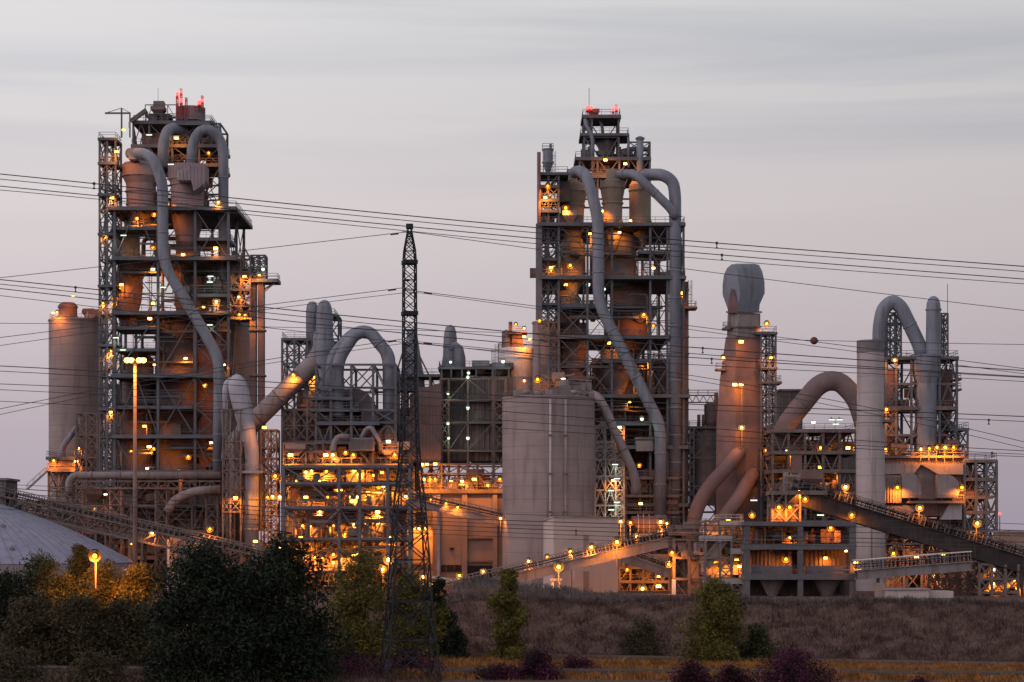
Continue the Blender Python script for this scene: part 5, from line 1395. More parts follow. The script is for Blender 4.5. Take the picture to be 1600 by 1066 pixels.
for py in (746, 774, 800): deck(fr, X(978, 413), X(1060, 413), 413.4, 423, Z(py, 413), edge=.4, emat='dusty_steel')
for i, (a, b) in enumerate(((774, 748), (800, 776), (835, 803), (870, 838))): clutter(fr, X(980, 413), X(1058, 413), 414, 422, Z(a, 413), Z(b, 413), 14, 341 + i, ('dusty_steel', 'dust_duct', 'rust', 'brown_clad'))
dr = thing('ringed_drum', 'dark red ringed horizontal drum lit by lamps above the rising conveyor', 'drum', P(1010, 832, 394))
MB().tube([P(991, 822, 394), P(993, 820, 394), P(1036, 820, 394), P(1038, 822, 394)], [1.2, 1.75, 1.75, 1.2], 24).build('shell', 'rust', dr)
for px in (997, 1005, 1014): MB().tube([P(px - 1, 820, 394), P(px + 1, 820, 394)], 1.9, 24).build('ring', 'pale_steel', dr)
m = MB(); box_px(m, 992, 1037, 833, 837, 392.5, 396); m.build('cradle', 'dusty_steel', dr)

# dark silo and diagonal ducts
D = 424
vessel_px('storage_silo', 'dark grey steel silo with busy roof between right tower and hood stack', 'silo', 1102, D, [(22, 668), (22, 790)], 'dark_shell', None, n=40, bands=((669, 22), (700, 22), (740, 22), (775, 22)))
r_ = thing('roof_plant', 'platform with vents and tank on the dark grey steel silo', 'machinery', P(1102, 668, D))
deck(r_, X(1078, D - 3), X(1124, D - 3), D - 3, D + 3, Z(667, D - 3), edge=.4)
for px in (1092, 1099): MB().tube([P(px, 667, D - 2), P(px, 648, D - 2)], .35, 10).build('vent_pipe', 'dusty_steel', r_)
MB().lathe(X(1112, D), D, [(1.2, Z(666, D)), (1.5, Z(660, D)), (1.5, Z(632, D)), (.4, Z(628, D))], 16).build('vessel', 'dark_shell', r_)
MB().tube([P(1119, 666, D - 2), P(1119, 614, D - 2)], .42, 10).build('vent_pipe', 'rust', r_)
sp = thing('support_frame', 'thin steel bracing beside the dark grey steel silo', 'support frame', base(1085, D - 5))
steel_frame(sp, XS([1078, 1084, 1124], D - 5), [D - 5, D + 3], ZS([918, 850, 800, 760, 715, 668], D - 5), 'steel', .34, .3, .18, 'X/', 58, density=.7)
b2 = thing('pipe_bridge', 'light lattice walkway bridge between the right tower and the hood stack', 'bridge', P(1098, 626, D))
m = MB()
for o in (618, 629): m.bar(P(1076, o, D), P(1122, o, D), .22); m.bar(P(1076, o, D + 2), P(1122, o, D + 2), .22)
for i in range(8): a = 1076 + i * 5.75; m.bar(P(a, 629 if i % 2 else 618, D), P(a + 5.75, 618 if i % 2 else 629, D), .13)
m.build('truss', 'dusty_steel', b2); railing(X(1076, D), X(1122, D), D, D + 2, Z(618, D), 'fb').build('railing', 'dusty_steel', b2)

# =================================================================== HOOD STACK
D = 408
hs = thing('hood_stack', 'tapering brown tower capped by a big rounded grey hood', 'stack', base(1157, D + 3))
def plan(px0, pc, px1, py, dd=6.):       # footprint: front corner edge at pc (nearest), sides receding
    return [P(px0, py, D + 2.6), P(pc, py, D), P(px1, py, D + 2.2), P(px1 - 2, py, D + dd + 3), P(px0 + 3, py, D + dd + 3)]
def loft(rows, name, mat):
    m = MB(); V = []
    for row in rows: V += [(p.x, p.y, Z_) for p, Z_ in row]
    n = len(rows[0]); Fs = []
    for i in range(len(rows) - 1):
        for j in range(n):
            k = (j + 1) % n; Fs.append((i * n + k, i * n + j, (i + 1) * n + j, (i + 1) * n + k))
    Fs.append(tuple(range(n - 1, -1, -1))); Fs.append(tuple((len(rows) - 1) * n + j for j in range(n)))
    m.add(V, Fs); return m.build(name, mat, hs)
def row(px0, pc, px1, py): return [(p, Z(py, D)) for p in plan(px0, pc, px1, py)]
loft([row(1119, 1150, 1193, 918), row(1119, 1150, 1193, 700), row(1120, 1150, 1193, 650), row(1125, 1149, 1191, 590), row(1134, 1150, 1189, 525)], 'tower_body', 'brown_duct')
loft([row(1136, 1153, 1188, 525.5), row(1136, 1153, 1188, 512), row(1137, 1154, 1188, 488)], 'neck', 'dust_duct')
m = MB()
# hood: extruded rounded profile across the depth axis, its left face turned to the viewer
prof = [(1137, 489), (1137, 483), (1129, 461), (1129, 446), (1131, 430), (1136, 419), (1143, 413), (1148, 412.5), (1178, 412), (1186, 414), (1191, 424), (1194.5, 440), (1195, 457), (1187.5, 474), (1187, 489)]
fx = {}
V = []; nP = len(prof)
yl = lambda px: D + 2.6 - 2.6 * min(1, max(0, (px - 1129) / 24)) if px < 1153 else D + 2.2 * (px - 1153) / 42
# left half: faceted end face; right half: barrel side
end = [(1137, 489), (1137, 483), (1129, 461), (1129, 446), (1131, 430), (1136, 419), (1143, 413), (1149, 413.5), (1153, 425), (1155, 445), (1156, 462), (1153, 478), (1153, 489)]
bar_ = [(1186, 489), (1187, 476), (1195, 458), (1194.5, 440), (1191, 424), (1186, 414), (1178, 412)]
Vf = [P(px, py, D + 2.6 - 2.9 * (px - 1129) / 27) for px, py in end]
m.add([tuple(v) for v in Vf], [tuple(range(len(end) - 1, -1, -1))])
rim = [(1153, 489), (1153, 478), (1156, 462), (1155, 445), (1153, 425), (1149, 413.5), (1143, 413)]
A_ = [P(px, py, D + 2.6 - 2.9 * (px - 1129) / 27) for px, py in rim]
B_ = [P(px, py, D + 3.2) for px, py in bar_]
C_ = [P(px - 30, py, D + 10) for px, py in bar_]
m.add([tuple(v) for v in A_ + B_], [(i, 7 + i, 8 + i, i + 1) for i in range(6)], True)
m.add([tuple(v) for v in B_ + C_], [(i, 7 + i, 8 + i, i + 1) for i in range(6)], True)
Lf = [P(px, py, D + 2.6 - 2.9 * (px - 1129) / 27) for px, py in end[:7]]; Lb = [P(px + 6, py, D + 9) for px, py in end[:7]]
m.add([tuple(v) for v in Lf + Lb], [(i + 1, i, 7 + i, 8 + i) for i in range(6)])
m.add([tuple(Lf[6]), tuple(B_[6]), tuple(C_[6]), tuple(Lb[6])], [(0, 1, 2, 3)])
m.build('hood', 'duct', hs)
m = MB(); m.prism([(X(a, D), Z(b, D)) for a, b in ((1138, 489), (1152, 489), (1154, 476), (1143, 450), (1139, 470))], D - .02, D + 1.2); m.build('hood_opening', 'rust', hs)
for py, a, b in ((488, 1135, 1190), (511, 1133, 1190)):
    m = MB(); 
    q = plan(a, 1153, b, py); 
    for u, v in zip(q[:3], q[1:3]): m.bar(u - Vector((0, .2, 0)), v - Vector((0, .2, 0)), .3, .3)
    m.build('stiffener_ring', 'dusty_steel', hs)
for py, a, b in ((513, 1131, 1140), (577, 1120, 1132)):
    deck(hs, X(a, D + 1), X(b, D + 1), D + 1, D + 3, Z(py, D + 1), edge=.25, emat='dusty_steel')
MB().bar(P(1159, 600, D - .6), P(1159, 850, D - 1.2), .22).build('cable_duct', 'dusty_steel', hs)
s3 = thing('stair_tower', 'narrow steel stair tower climbing beside the hood stack', 'stair tower', base(1200, D + 1))
steel_frame(s3, XS([1189, 1202, 1212], D + 1), [D + 1, D + 6], ZS([918, 860, 810, 770, 735, 700, 668, 640, 615, 597, 575, 553, 522], D + 1), 'steel', .36, .28, .17, 'XV/', 61, density=.95)
for py, a, b in ((520, 1180, 1213), (575, 1188, 1213), (597, 1188, 1220), (700, 1188, 1214)): deck(s3, X(a, D + 1), X(b, D + 1), D + .8, D + 6, Z(py, D + 1), edge=.35)
duct('diagonal_duct', 'dusty diagonal duct dropping from the hood stack, the longer one', [(1164, 698, D + 6), (1149, 714, D - 1.5), (1138, 728, D - 3), (1104, 764, D - 3), (1086, 800, D - 3), (1080, 850, D - 3)], 22, 'brown_duct', group='diagonal ducts at the hood stack', rad=4.)
duct('diagonal_duct', 'dusty diagonal duct dropping from the hood stack, the shorter one', [(1184, 728, D + 7), (1170, 750, D - 1.5), (1150, 786, D - 4), (1132, 806, D - 4), (1126, 850, D - 4)], 22, 'brown_duct', group='diagonal ducts at the hood stack', rad=4.)
bx = thing('clad_block', 'plain dark grey clad block between hood stack and arched brown duct', 'building', base(1235, 430))
m = MB(); box_px(m, 1219, 1254, 611, 920, 430, 440); m.build('wall', 'grey_clad', bx)
m = MB(); box_px(m, 1217.5, 1255.5, 608, 611, 429.6, 440.4); m.build('parapet', 'dark_shell', bx)

# =================================================================== RIGHT GROUP
D = 400
duct('arched_duct', 'thick brown arched duct left of the tall pale stack', [(1216, 700, D + 5), (1226, 666, D + 5), (1276, 604, D + 5), (1292, 595, D + 5), (1312, 596, D + 5), (1338, 622, D + 5), (1356, 680, D + 5)], 31, 'brown_duct', rad=4.)
vessel_px('tall_stack', 'tall pale round stack with a dark band at its top', 'chimney', 1360, 388, [(21, 533), (21, 660), (22, 663), (22.5, 925)], 'pale_concrete', None, n=48, bands=((660, 21.4),))
st_ = bpy.data.objects['tall_stack']; cx = X(1360, 388); k = K(388)
MB().lathe(cx, 388, [(21.25 * k, Z(552, 388)), (21.25 * k, Z(532.5, 388)), (19 * k, Z(532.3, 388)), (19 * k, Z(545, 388))], 48, False).build('dark_band', 'dark_shell', st_)
deck(st_, X(1383, 386), X(1396, 386), 386, 390, Z(657, 386), edge=.3, emat='dusty_steel')
MB().tube([P(1362, 665, 384.6), P(1362, 880, 384.6)], .14, 8).build('conduit', 'pale_steel', st_)
GY = 'inverted U duct pair at the right'
duct('hooked_duct', 'big grey hooked duct of the right group, bending down into the trunk', [(1374, 560, 408), (1374, 510, 408), (1380, 482, 408), (1395, 470, 408), (1408, 480, 408), (1436, 538, 408), (1441, 556, 408)], 22, 'duct', group=GY, rad=3.2)
vessel_px('capped_duct', 'round-capped upright grey duct beside the big hooked one', 'duct', 1458.5, 407, [(.3, 462.5), (4, 463.5), (8, 467), (10.5, 474), (11.2, 484), (12, 540), (13, 557)], 'duct', GY, bands=((484, 11.3),))
vessel_px('gas_duct', 'wide grey duct trunk where the hooked and capped ducts meet', 'duct', 1447, 405, [(23, 555), (23, 559), (22, 580), (17.5, 600), (17, 716)], 'duct', GY, bands=((557, 24),))
vessel_px('red_vessel', 'dusty red cylinder between the tall pale stack and the duct trunk', 'vessel', 1391, 408, [(13, 578), (13, 690), (8, 712)], 'rust', None, bands=((579, 13),))
vessel_px('red_vessel', 'dusty red cylinder with cone at the outer side of the duct trunk', 'vessel', 1476, 409, [(12.5, 578), (12.5, 636), (10, 655), (4, 682)], 'rust', None, bands=((579, 12.5), (634, 12.5)))
f3 = thing('duct_tower', 'braced steel frame carrying the inverted U ducts at the right', 'steel tower', base(1440, 404))
steel_frame(f3, XS([1384, 1400, 1424, 1468, 1495], 404), [404, 414], ZS([710, 680, 640, 600, 559], 404), 'steel', .44, .4, .22, 'XVA', 62, density=.75)
deck(f3, X(1384, 404), X(1496, 404), 403.6, 414, Z(558, 404), edge=.5); deck(f3, X(1384, 404), X(1492, 404), 403.6, 414, Z(636, 404), edge=.6, emat='dusty_steel')
steel_frame(f3, XS([1386, 1398, 1408], 409), [409, 414], ZS([559, 530, 505, 489], 409), 'steel', .3, .26, .16, 'X', 63, density=1)
steel_frame(f3, XS([1471, 1481], 409), [409, 413], ZS([559, 538, 516, 500, 490], 409), 'steel', .28, .26, .15, 'X/', 64, density=1)
MB().bar(P(1480.5, 492, 410), P(1480.5, 444, 410), .1).build('aerial', 'steel', f3)
for py in (592, 608): deck(f3, X(1496, 404), X(1502, 404), 404.5, 408, Z(py, 404), edge=.25)
clutter(f3, X(1386, 404), X(1494, 404), 406, 413, Z(710, 404), Z(645, 404), 14, 351); clutter(f3, X(1386, 404), X(1494, 404), 409, 413, Z(634, 404), Z(570, 404), 8, 352)
ladder(f3, X(1376, 405), 405.2, Z(556, 405), Z(500, 405), w=.4, cage=False)
# electrostatic filter with pale hopper mouths
ef = thing('dust_filter', 'broad filter casing with two pale rounded inlet mouths below the row of lamps', 'filter', base(1443, 398))
m = MB(); box_px(m, 1381, 1506, 716, 806, 399, 414); m.build('casing', 'brown_clad', ef)
def slab(pts, d0, d1, name, mat):
    poly = [(X(p, d0), Z(q, d0)) for p, q in pts]
    if sum((x1 - x0) * (z1 + z0) for (x0, z0), (x1, z1) in zip(poly, poly[1:] + poly[:1])) > 0: poly.reverse()
    MB().prism(poly, d0, d1).build(name, mat, ef)
slab(((1382, 724.5), (1439, 726), (1428, 740), (1382, 741.5)), 397.6, 398.9, 'sloped_panel', 'dust_duct')
slab(((1440, 726), (1505, 724.5), (1505, 741.5), (1465.5, 741)), 397.6, 398.9, 'sloped_panel', 'dust_duct')
slab(((1409, 741), (1418, 738.5), (1426, 738.5), (1434, 745), (1438.5, 757), (1440, 778), (1410, 778)), 396, 398.9, 'inlet_mouth', 'dust_duct')
slab(((1465, 741.5), (1482, 741), (1492, 746), (1499, 755), (1500, 766), (1496, 778), (1465, 778)), 396, 398.9, 'inlet_mouth', 'dust_duct')
slab(((1425, 780), (1470, 780), (1470, 735), (1439, 724.8), (1425, 735)), 398.7, 398.95, 'dark_recess', 'dark_shell')
slab(((1470, 812), (1503, 812), (1503, 786), (1484, 786)), 397, 398.9, 'hopper', 'pale_duct')
slab(((1384, 812), (1412, 812), (1440, 790), (1384, 790)), 397.2, 398.9, 'hopper', 'dust_duct')
m = MB(); box_px(m, 1381, 1409, 743, 786, 396.6, 398.9); m.build('side_panel', 'tan_clad', ef)
m = MB()
for px in range(1383, 1409, 4): box_px(m, px, px + .8, 744, 785, 396.3, 396.58)
m.build('side_rib', 'dust_duct', ef)
deck(ef, X(1420, 396), X(1505, 396), 395.5, 398, Z(784, 396), edge=.3, sides='f', emat='dusty_steel')
deck(ef, X(1380, 398), X(1508, 398), 398.3, 414, Z(713, 398), edge=.3, emat='dusty_steel')
clutter(ef, X(1384, 399), X(1505, 399), 400, 412, Z(713, 399), Z(699, 399), 22, 361, ('dust_duct', 'rust', 'dusty_steel', 'beige'), 'cmvtb')
ls = thing('support_frame', 'brown steel undercroft below the filter casing behind the dark conveyor', 'support frame', base(1440, 400))
steel_frame(ls, XS([1383, 1412, 1440, 1470, 1504], 400), [400, 413], ZS([925, 890, 850, 806], 400), 'dusty_steel', .4, .34, .2, 'XVA', 65, density=.7)
m = MB(); box_px(m, 1384, 1540, 810, 925, 414, 415); m.build('wall', 'brown_clad', ls)
clutter(ls, X(1386, 400), X(1502, 400), 402, 412, Z(924, 400), Z(890, 400), 24, 371, ('dusty_steel', 'rust', 'dust_duct', 'tan_clad'))
clutter(ls, X(1386, 400), X(1502, 400), 401, 411, Z(889, 400), Z(850, 400), 24, 372, ('dusty_steel', 'rust', 'dust_duct', 'beige'))
clutter(ls, X(1386, 400), X(1502, 400), 401, 411, Z(849, 400), Z(808, 400), 18, 373, ('dusty_steel', 'rust', 'dark_shell', 'dust_duct'))
rl = thing('lattice_tower', 'brown stair and lattice tower at the far right of the filter', 'lattice tower', base(1532, 398))
steel_frame(rl, XS([1507, 1525, 1541, 1557], 398), [398, 408], ZS([920, 870, 830, 800, 776, 748, 720], 398), 'steel', .48, .4, .22, 'XVA', 66, density=.85)
for py, b in ((719, 1557), (748, 1557), (776, 1550), (800, 1545)): deck(rl, X(1507, 398), X(b, 398), 398, 408, Z(py, 398), edge=.45, emat='dusty_steel')
stair(rl, X(1509, 398), X(1524, 398), 399, Z(830, 398), Z(722, 398), 2.6, mat='dusty_steel')
m = MB(); box_px(m, 1506, 1542, 768, 780, 398.5, 402); m.build('wall_panel', 'rust', rl)
clutter(rl, X(1508, 398), X(1540, 398), 399.5, 407, Z(800, 398), Z(724, 398), 14, 381)
f4 = thing('lattice_tower', 'small railed steel outrigger above the far right lattice tower', 'lattice tower', P(1500, 716, 401))
steel_frame(f4, XS([1493, 1512], 401), [401, 409], ZS([716, 695, 671], 401), 'steel', .36, .32, .18, 'X', 67, density=1)
deck(f4, X(1492, 401), X(1513, 401), 401, 409, Z(670, 401), edge=.35)
# cluttered middle between hood stack and tall pale stack
cm = thing('crusher_tower', 'cluttered orange-lit steel tower of machinery left of the tall pale stack', 'steel tower', base(1275, 398))
lv = [918, 860, 815, 770, 735, 706, 672]
steel_frame(cm, XS([1207, 1232, 1258, 1286, 1312, 1337], 398), [398, 412], ZS(lv, 398), 'dusty_steel', .46, .38, .22, 'XVA/\\', 68, density=.72)
for py in lv[1:]: deck(cm, X(1207, 398), X(1337, 398), 397.6, 412, Z(py, 398), edge=.5, emat='dusty_steel')
for i, (a, b) in enumerate(zip(lv, lv[1:])): clutter(cm, X(1210, 398), X(1335, 398), 401, 411, Z(a, 398), Z(b, 398) - .6, 24, 390 + i, ('dusty_steel', 'rust', 'dust_duct', 'tan_clad', 'brown_clad', 'dark_shell'))
m = MB(); box_px(m, 1311, 1338, 716, 756, 398.6, 402); m.build('louvred_box', 'blue', cm)
m = MB()
for i in range(5): box_px(m, 1313 + i * 5, 1315 + i * 5, 718, 754, 398.3, 398.58)
m.build('louvre', 'grey_clad', cm)
m = MB(); box_px(m, 1237, 1253, 708, 752, 397.6, 401); m.build('bin', 'rust', cm)
m = MB(); box_px(m, 1224, 1232, 738, 768, 396.8, 398.4); m.build('lift_cabin', 'beige', cm)
cw = thing('plant_wall', 'brown corrugated back wall behind the cluttered orange-lit tower', 'wall', base(1270, 414))
m = MB(); box_px(m, 1195, 1340, 690, 918, 414, 415); m.build('cladding', 'brown_clad', cw)
m = MB()
for px in range(1198, 1338, 18): box_px(m, px, px + 1.6, 692, 916, 413.6, 413.98)
m.build('sheeting_rail', 'dusty_steel', cw)
hd = thing('drive_platform', 'rusty lit conveyor drive platform at the top of the dark descending conveyor', 'platform', P(1262, 770, 352))
deck(hd, X(1206, 350), X(1290, 350), 350, 356, Z(768, 350), emat='dusty_steel')
clutter(hd, X(1225, 350), X(1288, 350), 351, 355, Z(768, 350), Z(752, 350), 14, 401, ('beige', 'rust', 'dusty_steel', 'tan_clad'), 'cmvbt')
steel_frame(hd, XS([1207, 1228, 1250], 350), [350, 356], ZS([815, 790, 769], 350), 'dusty_steel', .34, .3, .18, 'XV/', 69, density=.9)
m = MB(); box_px(m, 1208, 1245, 792, 815, 351, 355); m.build('hopper_casing', 'rust', hd)

# concrete frame building
D = 348
cf = thing('concrete_frame', 'open dark concrete frame building of three storeys with hoppers inside', 'building', base(1250, D))
GB_ = Z(936, D) - .6
for px in (1164, 1247, 1328):
    for d0 in (D, D + 11):
        m = MB(); m.box(X(px, D), X(px, D) + 8 * K(D), d0, d0 + .9, GB_, Z(818, D)); m.build('column', 'dark_concrete', cf)
for py, h in ((815, 7), (850, 9), (897, 9)):
    m = MB(); box_px(m, 1162, 1338, py, py + h, D - .12, D + 12.1); m.build('floor_slab', 'dark_concrete', cf)
m = MB(); box_px(m, 1172, 1328, 823, 936, D + 11.5, D + 12); m.build('back_wall', 'brown_clad', cf)
for a, b in ((1172, 1247), (1255, 1328)):
    for py in (850, 897): railing(X(a, D), X(b, D), D + .3, D + 5, Z(py, D), 'f', 1.3).build('railing', 'dark_shell', cf)
for px in (1195, 1222): m = MB(); box_px(m, px, px + 1.2, 823, 850, D + 2, D + 2.3); m.build('post', 'beige', cf)
for px, w_ in ((1207, 20), (1292, 22)):
    m = MB().lathe(X(px, D + 5), D + 5, [(w_ * .35 * K(D), Z(934, D)), (w_ * K(D), Z(908, D)), (w_ * K(D), Z(906.3, D))], 20); m.build('hopper', 'dust_duct', cf)
    m = MB(); box_px(m, px - 32, px + 30, 860, 884, D + 6, D + 9); m.build('bin', 'brown_clad', cf)
    m = MB()
    for q in range(-30, 30, 6): box_px(m, px + q, px + q + 1, 860.5, 883.5, D + 5.7, D + 5.97)
    m.build('bin_rib', 'dusty_steel', cf)
    m = MB(); box_px(m, px - 33, px + 31, 884.5, 896.8, D + 1.5, D + 3.5); m.build('machine_skid', 'dark_shell', cf)
m = MB(); box_px(m, 1268, 1325, 826, 849, D + 8, D + 9); m.build('rust_panel', 'rust', cf)
m = MB(); box_px(m, 1175, 1190, 830, 849, D + 6, D + 9); m.build('rust_panel', 'rust', cf)
clutter(cf, X(1175, D), X(1325, D), D + 3, D + 9, Z(849.5, D), Z(825, D), 16, 411, ('rust', 'dusty_steel', 'dark_shell'), 'pvcbm')
# pale steel bay and transfer tower to its left
tb = thing('transfer_tower', 'pale steel transfer tower where the rising conveyor meets the concrete frame', 'tower', base(1128, 352))
steel_frame(tb, XS([1102, 1125, 1143, 1161], 352), [352, 362], ZS([938, 905, 872, 843, 815], 352), 'dusty_steel', .42, .4, .2, '/\\X', 71, density=.6)
for py, a, b in ((815, 1125, 1161), (858, 1143, 1161), (905, 1124, 1161), (838, 1102, 1143)): deck(tb, X(a, 352), X(b, 352), 352, 362, Z(py, 352), edge=.8, emat='pale_steel')
clutter(tb, X(1104, 352), X(1160, 352), 354, 361, Z(904, 352), Z(875, 352), 14, 421, ('beige', 'tan_clad', 'dust_duct', 'dusty_steel')); clutter(tb, X(1104, 352), X(1160, 352), 354, 361, Z(870, 352), Z(840, 352), 12, 422, ('beige', 'rust', 'dust_duct', 'dusty_steel'))
m = MB(); m.bar(P(1102, 885, 353), P(1130, 842, 353), 1.2, 1.6); m.build('chute', 'beige', tb)
m = MB(); box_px(m, 1100, 1162, 818, 938, 362, 363); m.build('back_wall', 'tan_clad', tb)
t2 = thing('transfer_tower', 'brown steel trestle tower with clad hopper under the end of the rising conveyor', 'tower', base(1076, 364))
steel_frame(t2, XS([1053, 1077, 1097], 363), [363, 370], ZS([938, 905, 872, 843], 363), 'dusty_steel', .5, .4, .22, 'X/\\', 72, density=.85)
m = MB(); m.prism([(X(a, 364), Z(b, 364)) for a, b in ((1066, 872), (1088, 872), (1096, 846), (1056, 846))], 364, 369); m.build('hopper', 'dust_duct', t2)
m = MB(); box_px(m, 1078, 1098, 872, 936, 365, 369); m.build('wall', 'tan_clad', t2)
m = MB(); box_px(m, 1050.5, 1056, 906, 938, 362, 363.5); m.build('white_pier', 'white', t2)
deck(t2, X(1046, 363), X(1104, 363), 362.6, 370, Z(832, 363), edge=.5, emat='dusty_steel')
clutter(t2, X(1050, 363), X(1100, 363), 364, 369, Z(832, 363), Z(822, 363), 8, 431, ('dark_shell', 'dusty_steel'), 'cmb')
# white shed
wh = thing('white_shed', 'large windowless white clad shed in front of the big middle silo', 'building', base(905, 372))
c0, c1, c2 = P(865, 940, 370), P(849, 940, 374.5), P(966, 940, 376)
gz = 6.2; top = Z(808, 370)
back1 = c1 + (c2 - c0)
m = MB().add([(c1.x, c1.y, gz), (c0.x, c0.y, gz), (c2.x, c2.y, gz), (back1.x, back1.y, gz), (c1.x, c1.y, top - .6), (c0.x, c0.y, top), (c2.x, c2.y, top - .05), (back1.x, back1.y, top - .6)],
             [(0, 1, 5, 4), (1, 2, 6, 5), (2, 3, 7, 6), (3, 0, 4, 7), (4, 5, 6, 7)]); m.build('wall', 'white_clad', wh)
u = (c2 - c0).normalized(); nn = Vector((u.y, -u.x, 0))
for t, z0, z1 in ((.46, 862, 836), (.46, 926, 893)):
    a = c0 + u * ((c2 - c0).length * t) + nn * .08; b = a + u * 1.0
    m = MB().add([(a.x, a.y, Z(z0, 372)), (b.x, b.y, Z(z0, 372)), (b.x, b.y, Z(z1, 372)), (a.x, a.y, Z(z1, 372)), (a.x - nn.x * .5, a.y - nn.y * .5, Z(z0, 372)), (b.x - nn.x * .5, b.y - nn.y * .5, Z(z0, 372)), (b.x - nn.x * .5, b.y - nn.y * .5, Z(z1, 372)), (a.x - nn.x * .5, a.y - nn.y * .5, Z(z1, 372))],
                 [(0, 1, 2, 3), (7, 6, 5, 4), (0, 4, 5, 1), (1, 5, 6, 2), (2, 6, 7, 3), (3, 7, 4, 0)]); m.build('door_panel', 'tan_clad', wh)
m = MB(); e0 = c0 + nn * .1; e2 = c2 + nn * .1; m.bar((e0.x, e0.y, top + .05), (e2.x, e2.y, top), .25, .25); m.bar((c1.x - .1, c1.y - .1, top - .55), (e0.x, e0.y, top + .05), .25, .25); m.build('roof_flashing', 'pale_steel', wh)
# lit yard behind the rising conveyor
yd = thing('yard_rack', 'low orange-lit yard rack and pumps at the end of the white shed', 'machinery', base(1008, 392))
steel_frame(yd, XS([968, 985, 1005, 1025, 1046], 392), [392, 400], ZS([930, 908, 886, 868], 392), 'dusty_steel', .34, .3, .2, '/\\V', 73, density=.8)
for py in (908, 886): deck(yd, X(968, 392), X(1046, 392), 392, 400, Z(py, 392), edge=.4, emat='dusty_steel')
clutter(yd, X(970, 392), X(1044, 392), 393, 399, Z(930, 392), Z(909, 392), 16, 441, ('beige', 'tan_clad', 'dust_duct', 'pale_steel')); clutter(yd, X(970, 392), X(1044, 392), 393, 399, Z(907, 392), Z(888, 392), 14, 442, ('beige', 'tan_clad', 'dust_duct', 'rust'))
m = MB(); box_px(m, 966, 1050, 866, 935, 402, 403); m.build('back_wall', 'tan_clad', yd)
# pier of the rising conveyor
pr_ = thing('conveyor_pier', 'white double column pier carrying the rising conveyor before the white shed', 'pier', base(873, 353))
for px in (862, 872): m = MB(); box_px(m, px, px + 3.4, 908, 945, 353, 355); m.build('column', 'white', pr_)
m = MB(); box_px(m, 859, 878, 904, 908, 352.6, 355.4); m.build('cap', 'pale_steel', pr_)
ss = thing('small_shed', 'low grey-roofed shed half hidden by the crest grass', 'shed', base(838, 356))
m = MB(); box_px(m, 816, 856, 919, 945, 356, 361); m.build('wall', 'dust_duct', ss)
m = MB(); box_px(m, 814, 858, 915.5, 919, 355.6, 361.4); m.build('roof', 'white', ss)
# low white building, right
lb = thing('low_building', 'small flat-roofed white building on the crest near the right edge', 'building', base(1440, 338))
m = MB(); box_px(m, 1384, 1452, 922, 950, 338, 344); m.build('wall', 'white_clad', lb)
m = MB(); box_px(m, 1452.5, 1490, 924, 950, 339, 344); m.build('annex', 'white_clad', lb)
m = MB(); box_px(m, 1382, 1454, 920, 922, 337.7, 344.3); m.build('roof', 'pale_steel', lb)
m = MB(); box_px(m, 1415, 1419, 903, 921, 340, 340.5); m.build('vent_pipe', 'rust', lb)
m = MB(); box_px(m, 1373, 1383, 912, 945, 339, 343); m.build('porch', 'tan_clad', lb)
# right edge trestle
re = thing('trestle_tower', 'rusty orange-lit trestle tower under the dark conveyor at the right edge', 'tower', base(1568, 350))
steel_frame(re, XS([1531, 1551, 1572, 1592], 350), [350.5, 357], ZS([945, 926, 905, 882], 350.5), 'dusty_steel', .42, .4, .22, 'X/\\', 74, density=.9)
m = MB(); box_px(m, 1532, 1590, 884, 945, 357.5, 358.2); m.build('back_wall', 'tan_clad', re)
clutter(re, X(1533, 350), X(1590, 350), 351, 356, Z(925, 350), Z(886, 350), 14, 451, ('rust', 'dusty_steel', 'tan_clad'))
lt2 = thing('lattice_support', 'grey leaning lattice supports beside the rusty trestle tower', 'support frame', base(1500, 358))
steel_frame(lt2, XS([1462, 1478, 1494, 1512, 1528], 358), [358, 364], ZS([940, 905, 885, 862], 358), 'dusty_steel', .3, .26, .16, 'X/\\', 75, density=1)
eb = thing('end_building', 'pale block building cut by the right frame edge', 'building', base(1600, 366))
m = MB(); box_px(m, 1581, 1660, 832, 945, 366, 380); m.build('wall', 'tan_clad', eb)
m = MB(); box_px(m, 1579, 1662, 829, 832, 365.6, 380.4); m.build('parapet', 'pale_steel', eb)
m = MB(); box_px(m, 1592, 1660, 880, 945, 352, 358); o = m.build('clad_kiosk', 'tan_clad', None); tag(o, 'low tan kiosk at the frame edge beside the rusty trestle tower', 'kiosk')
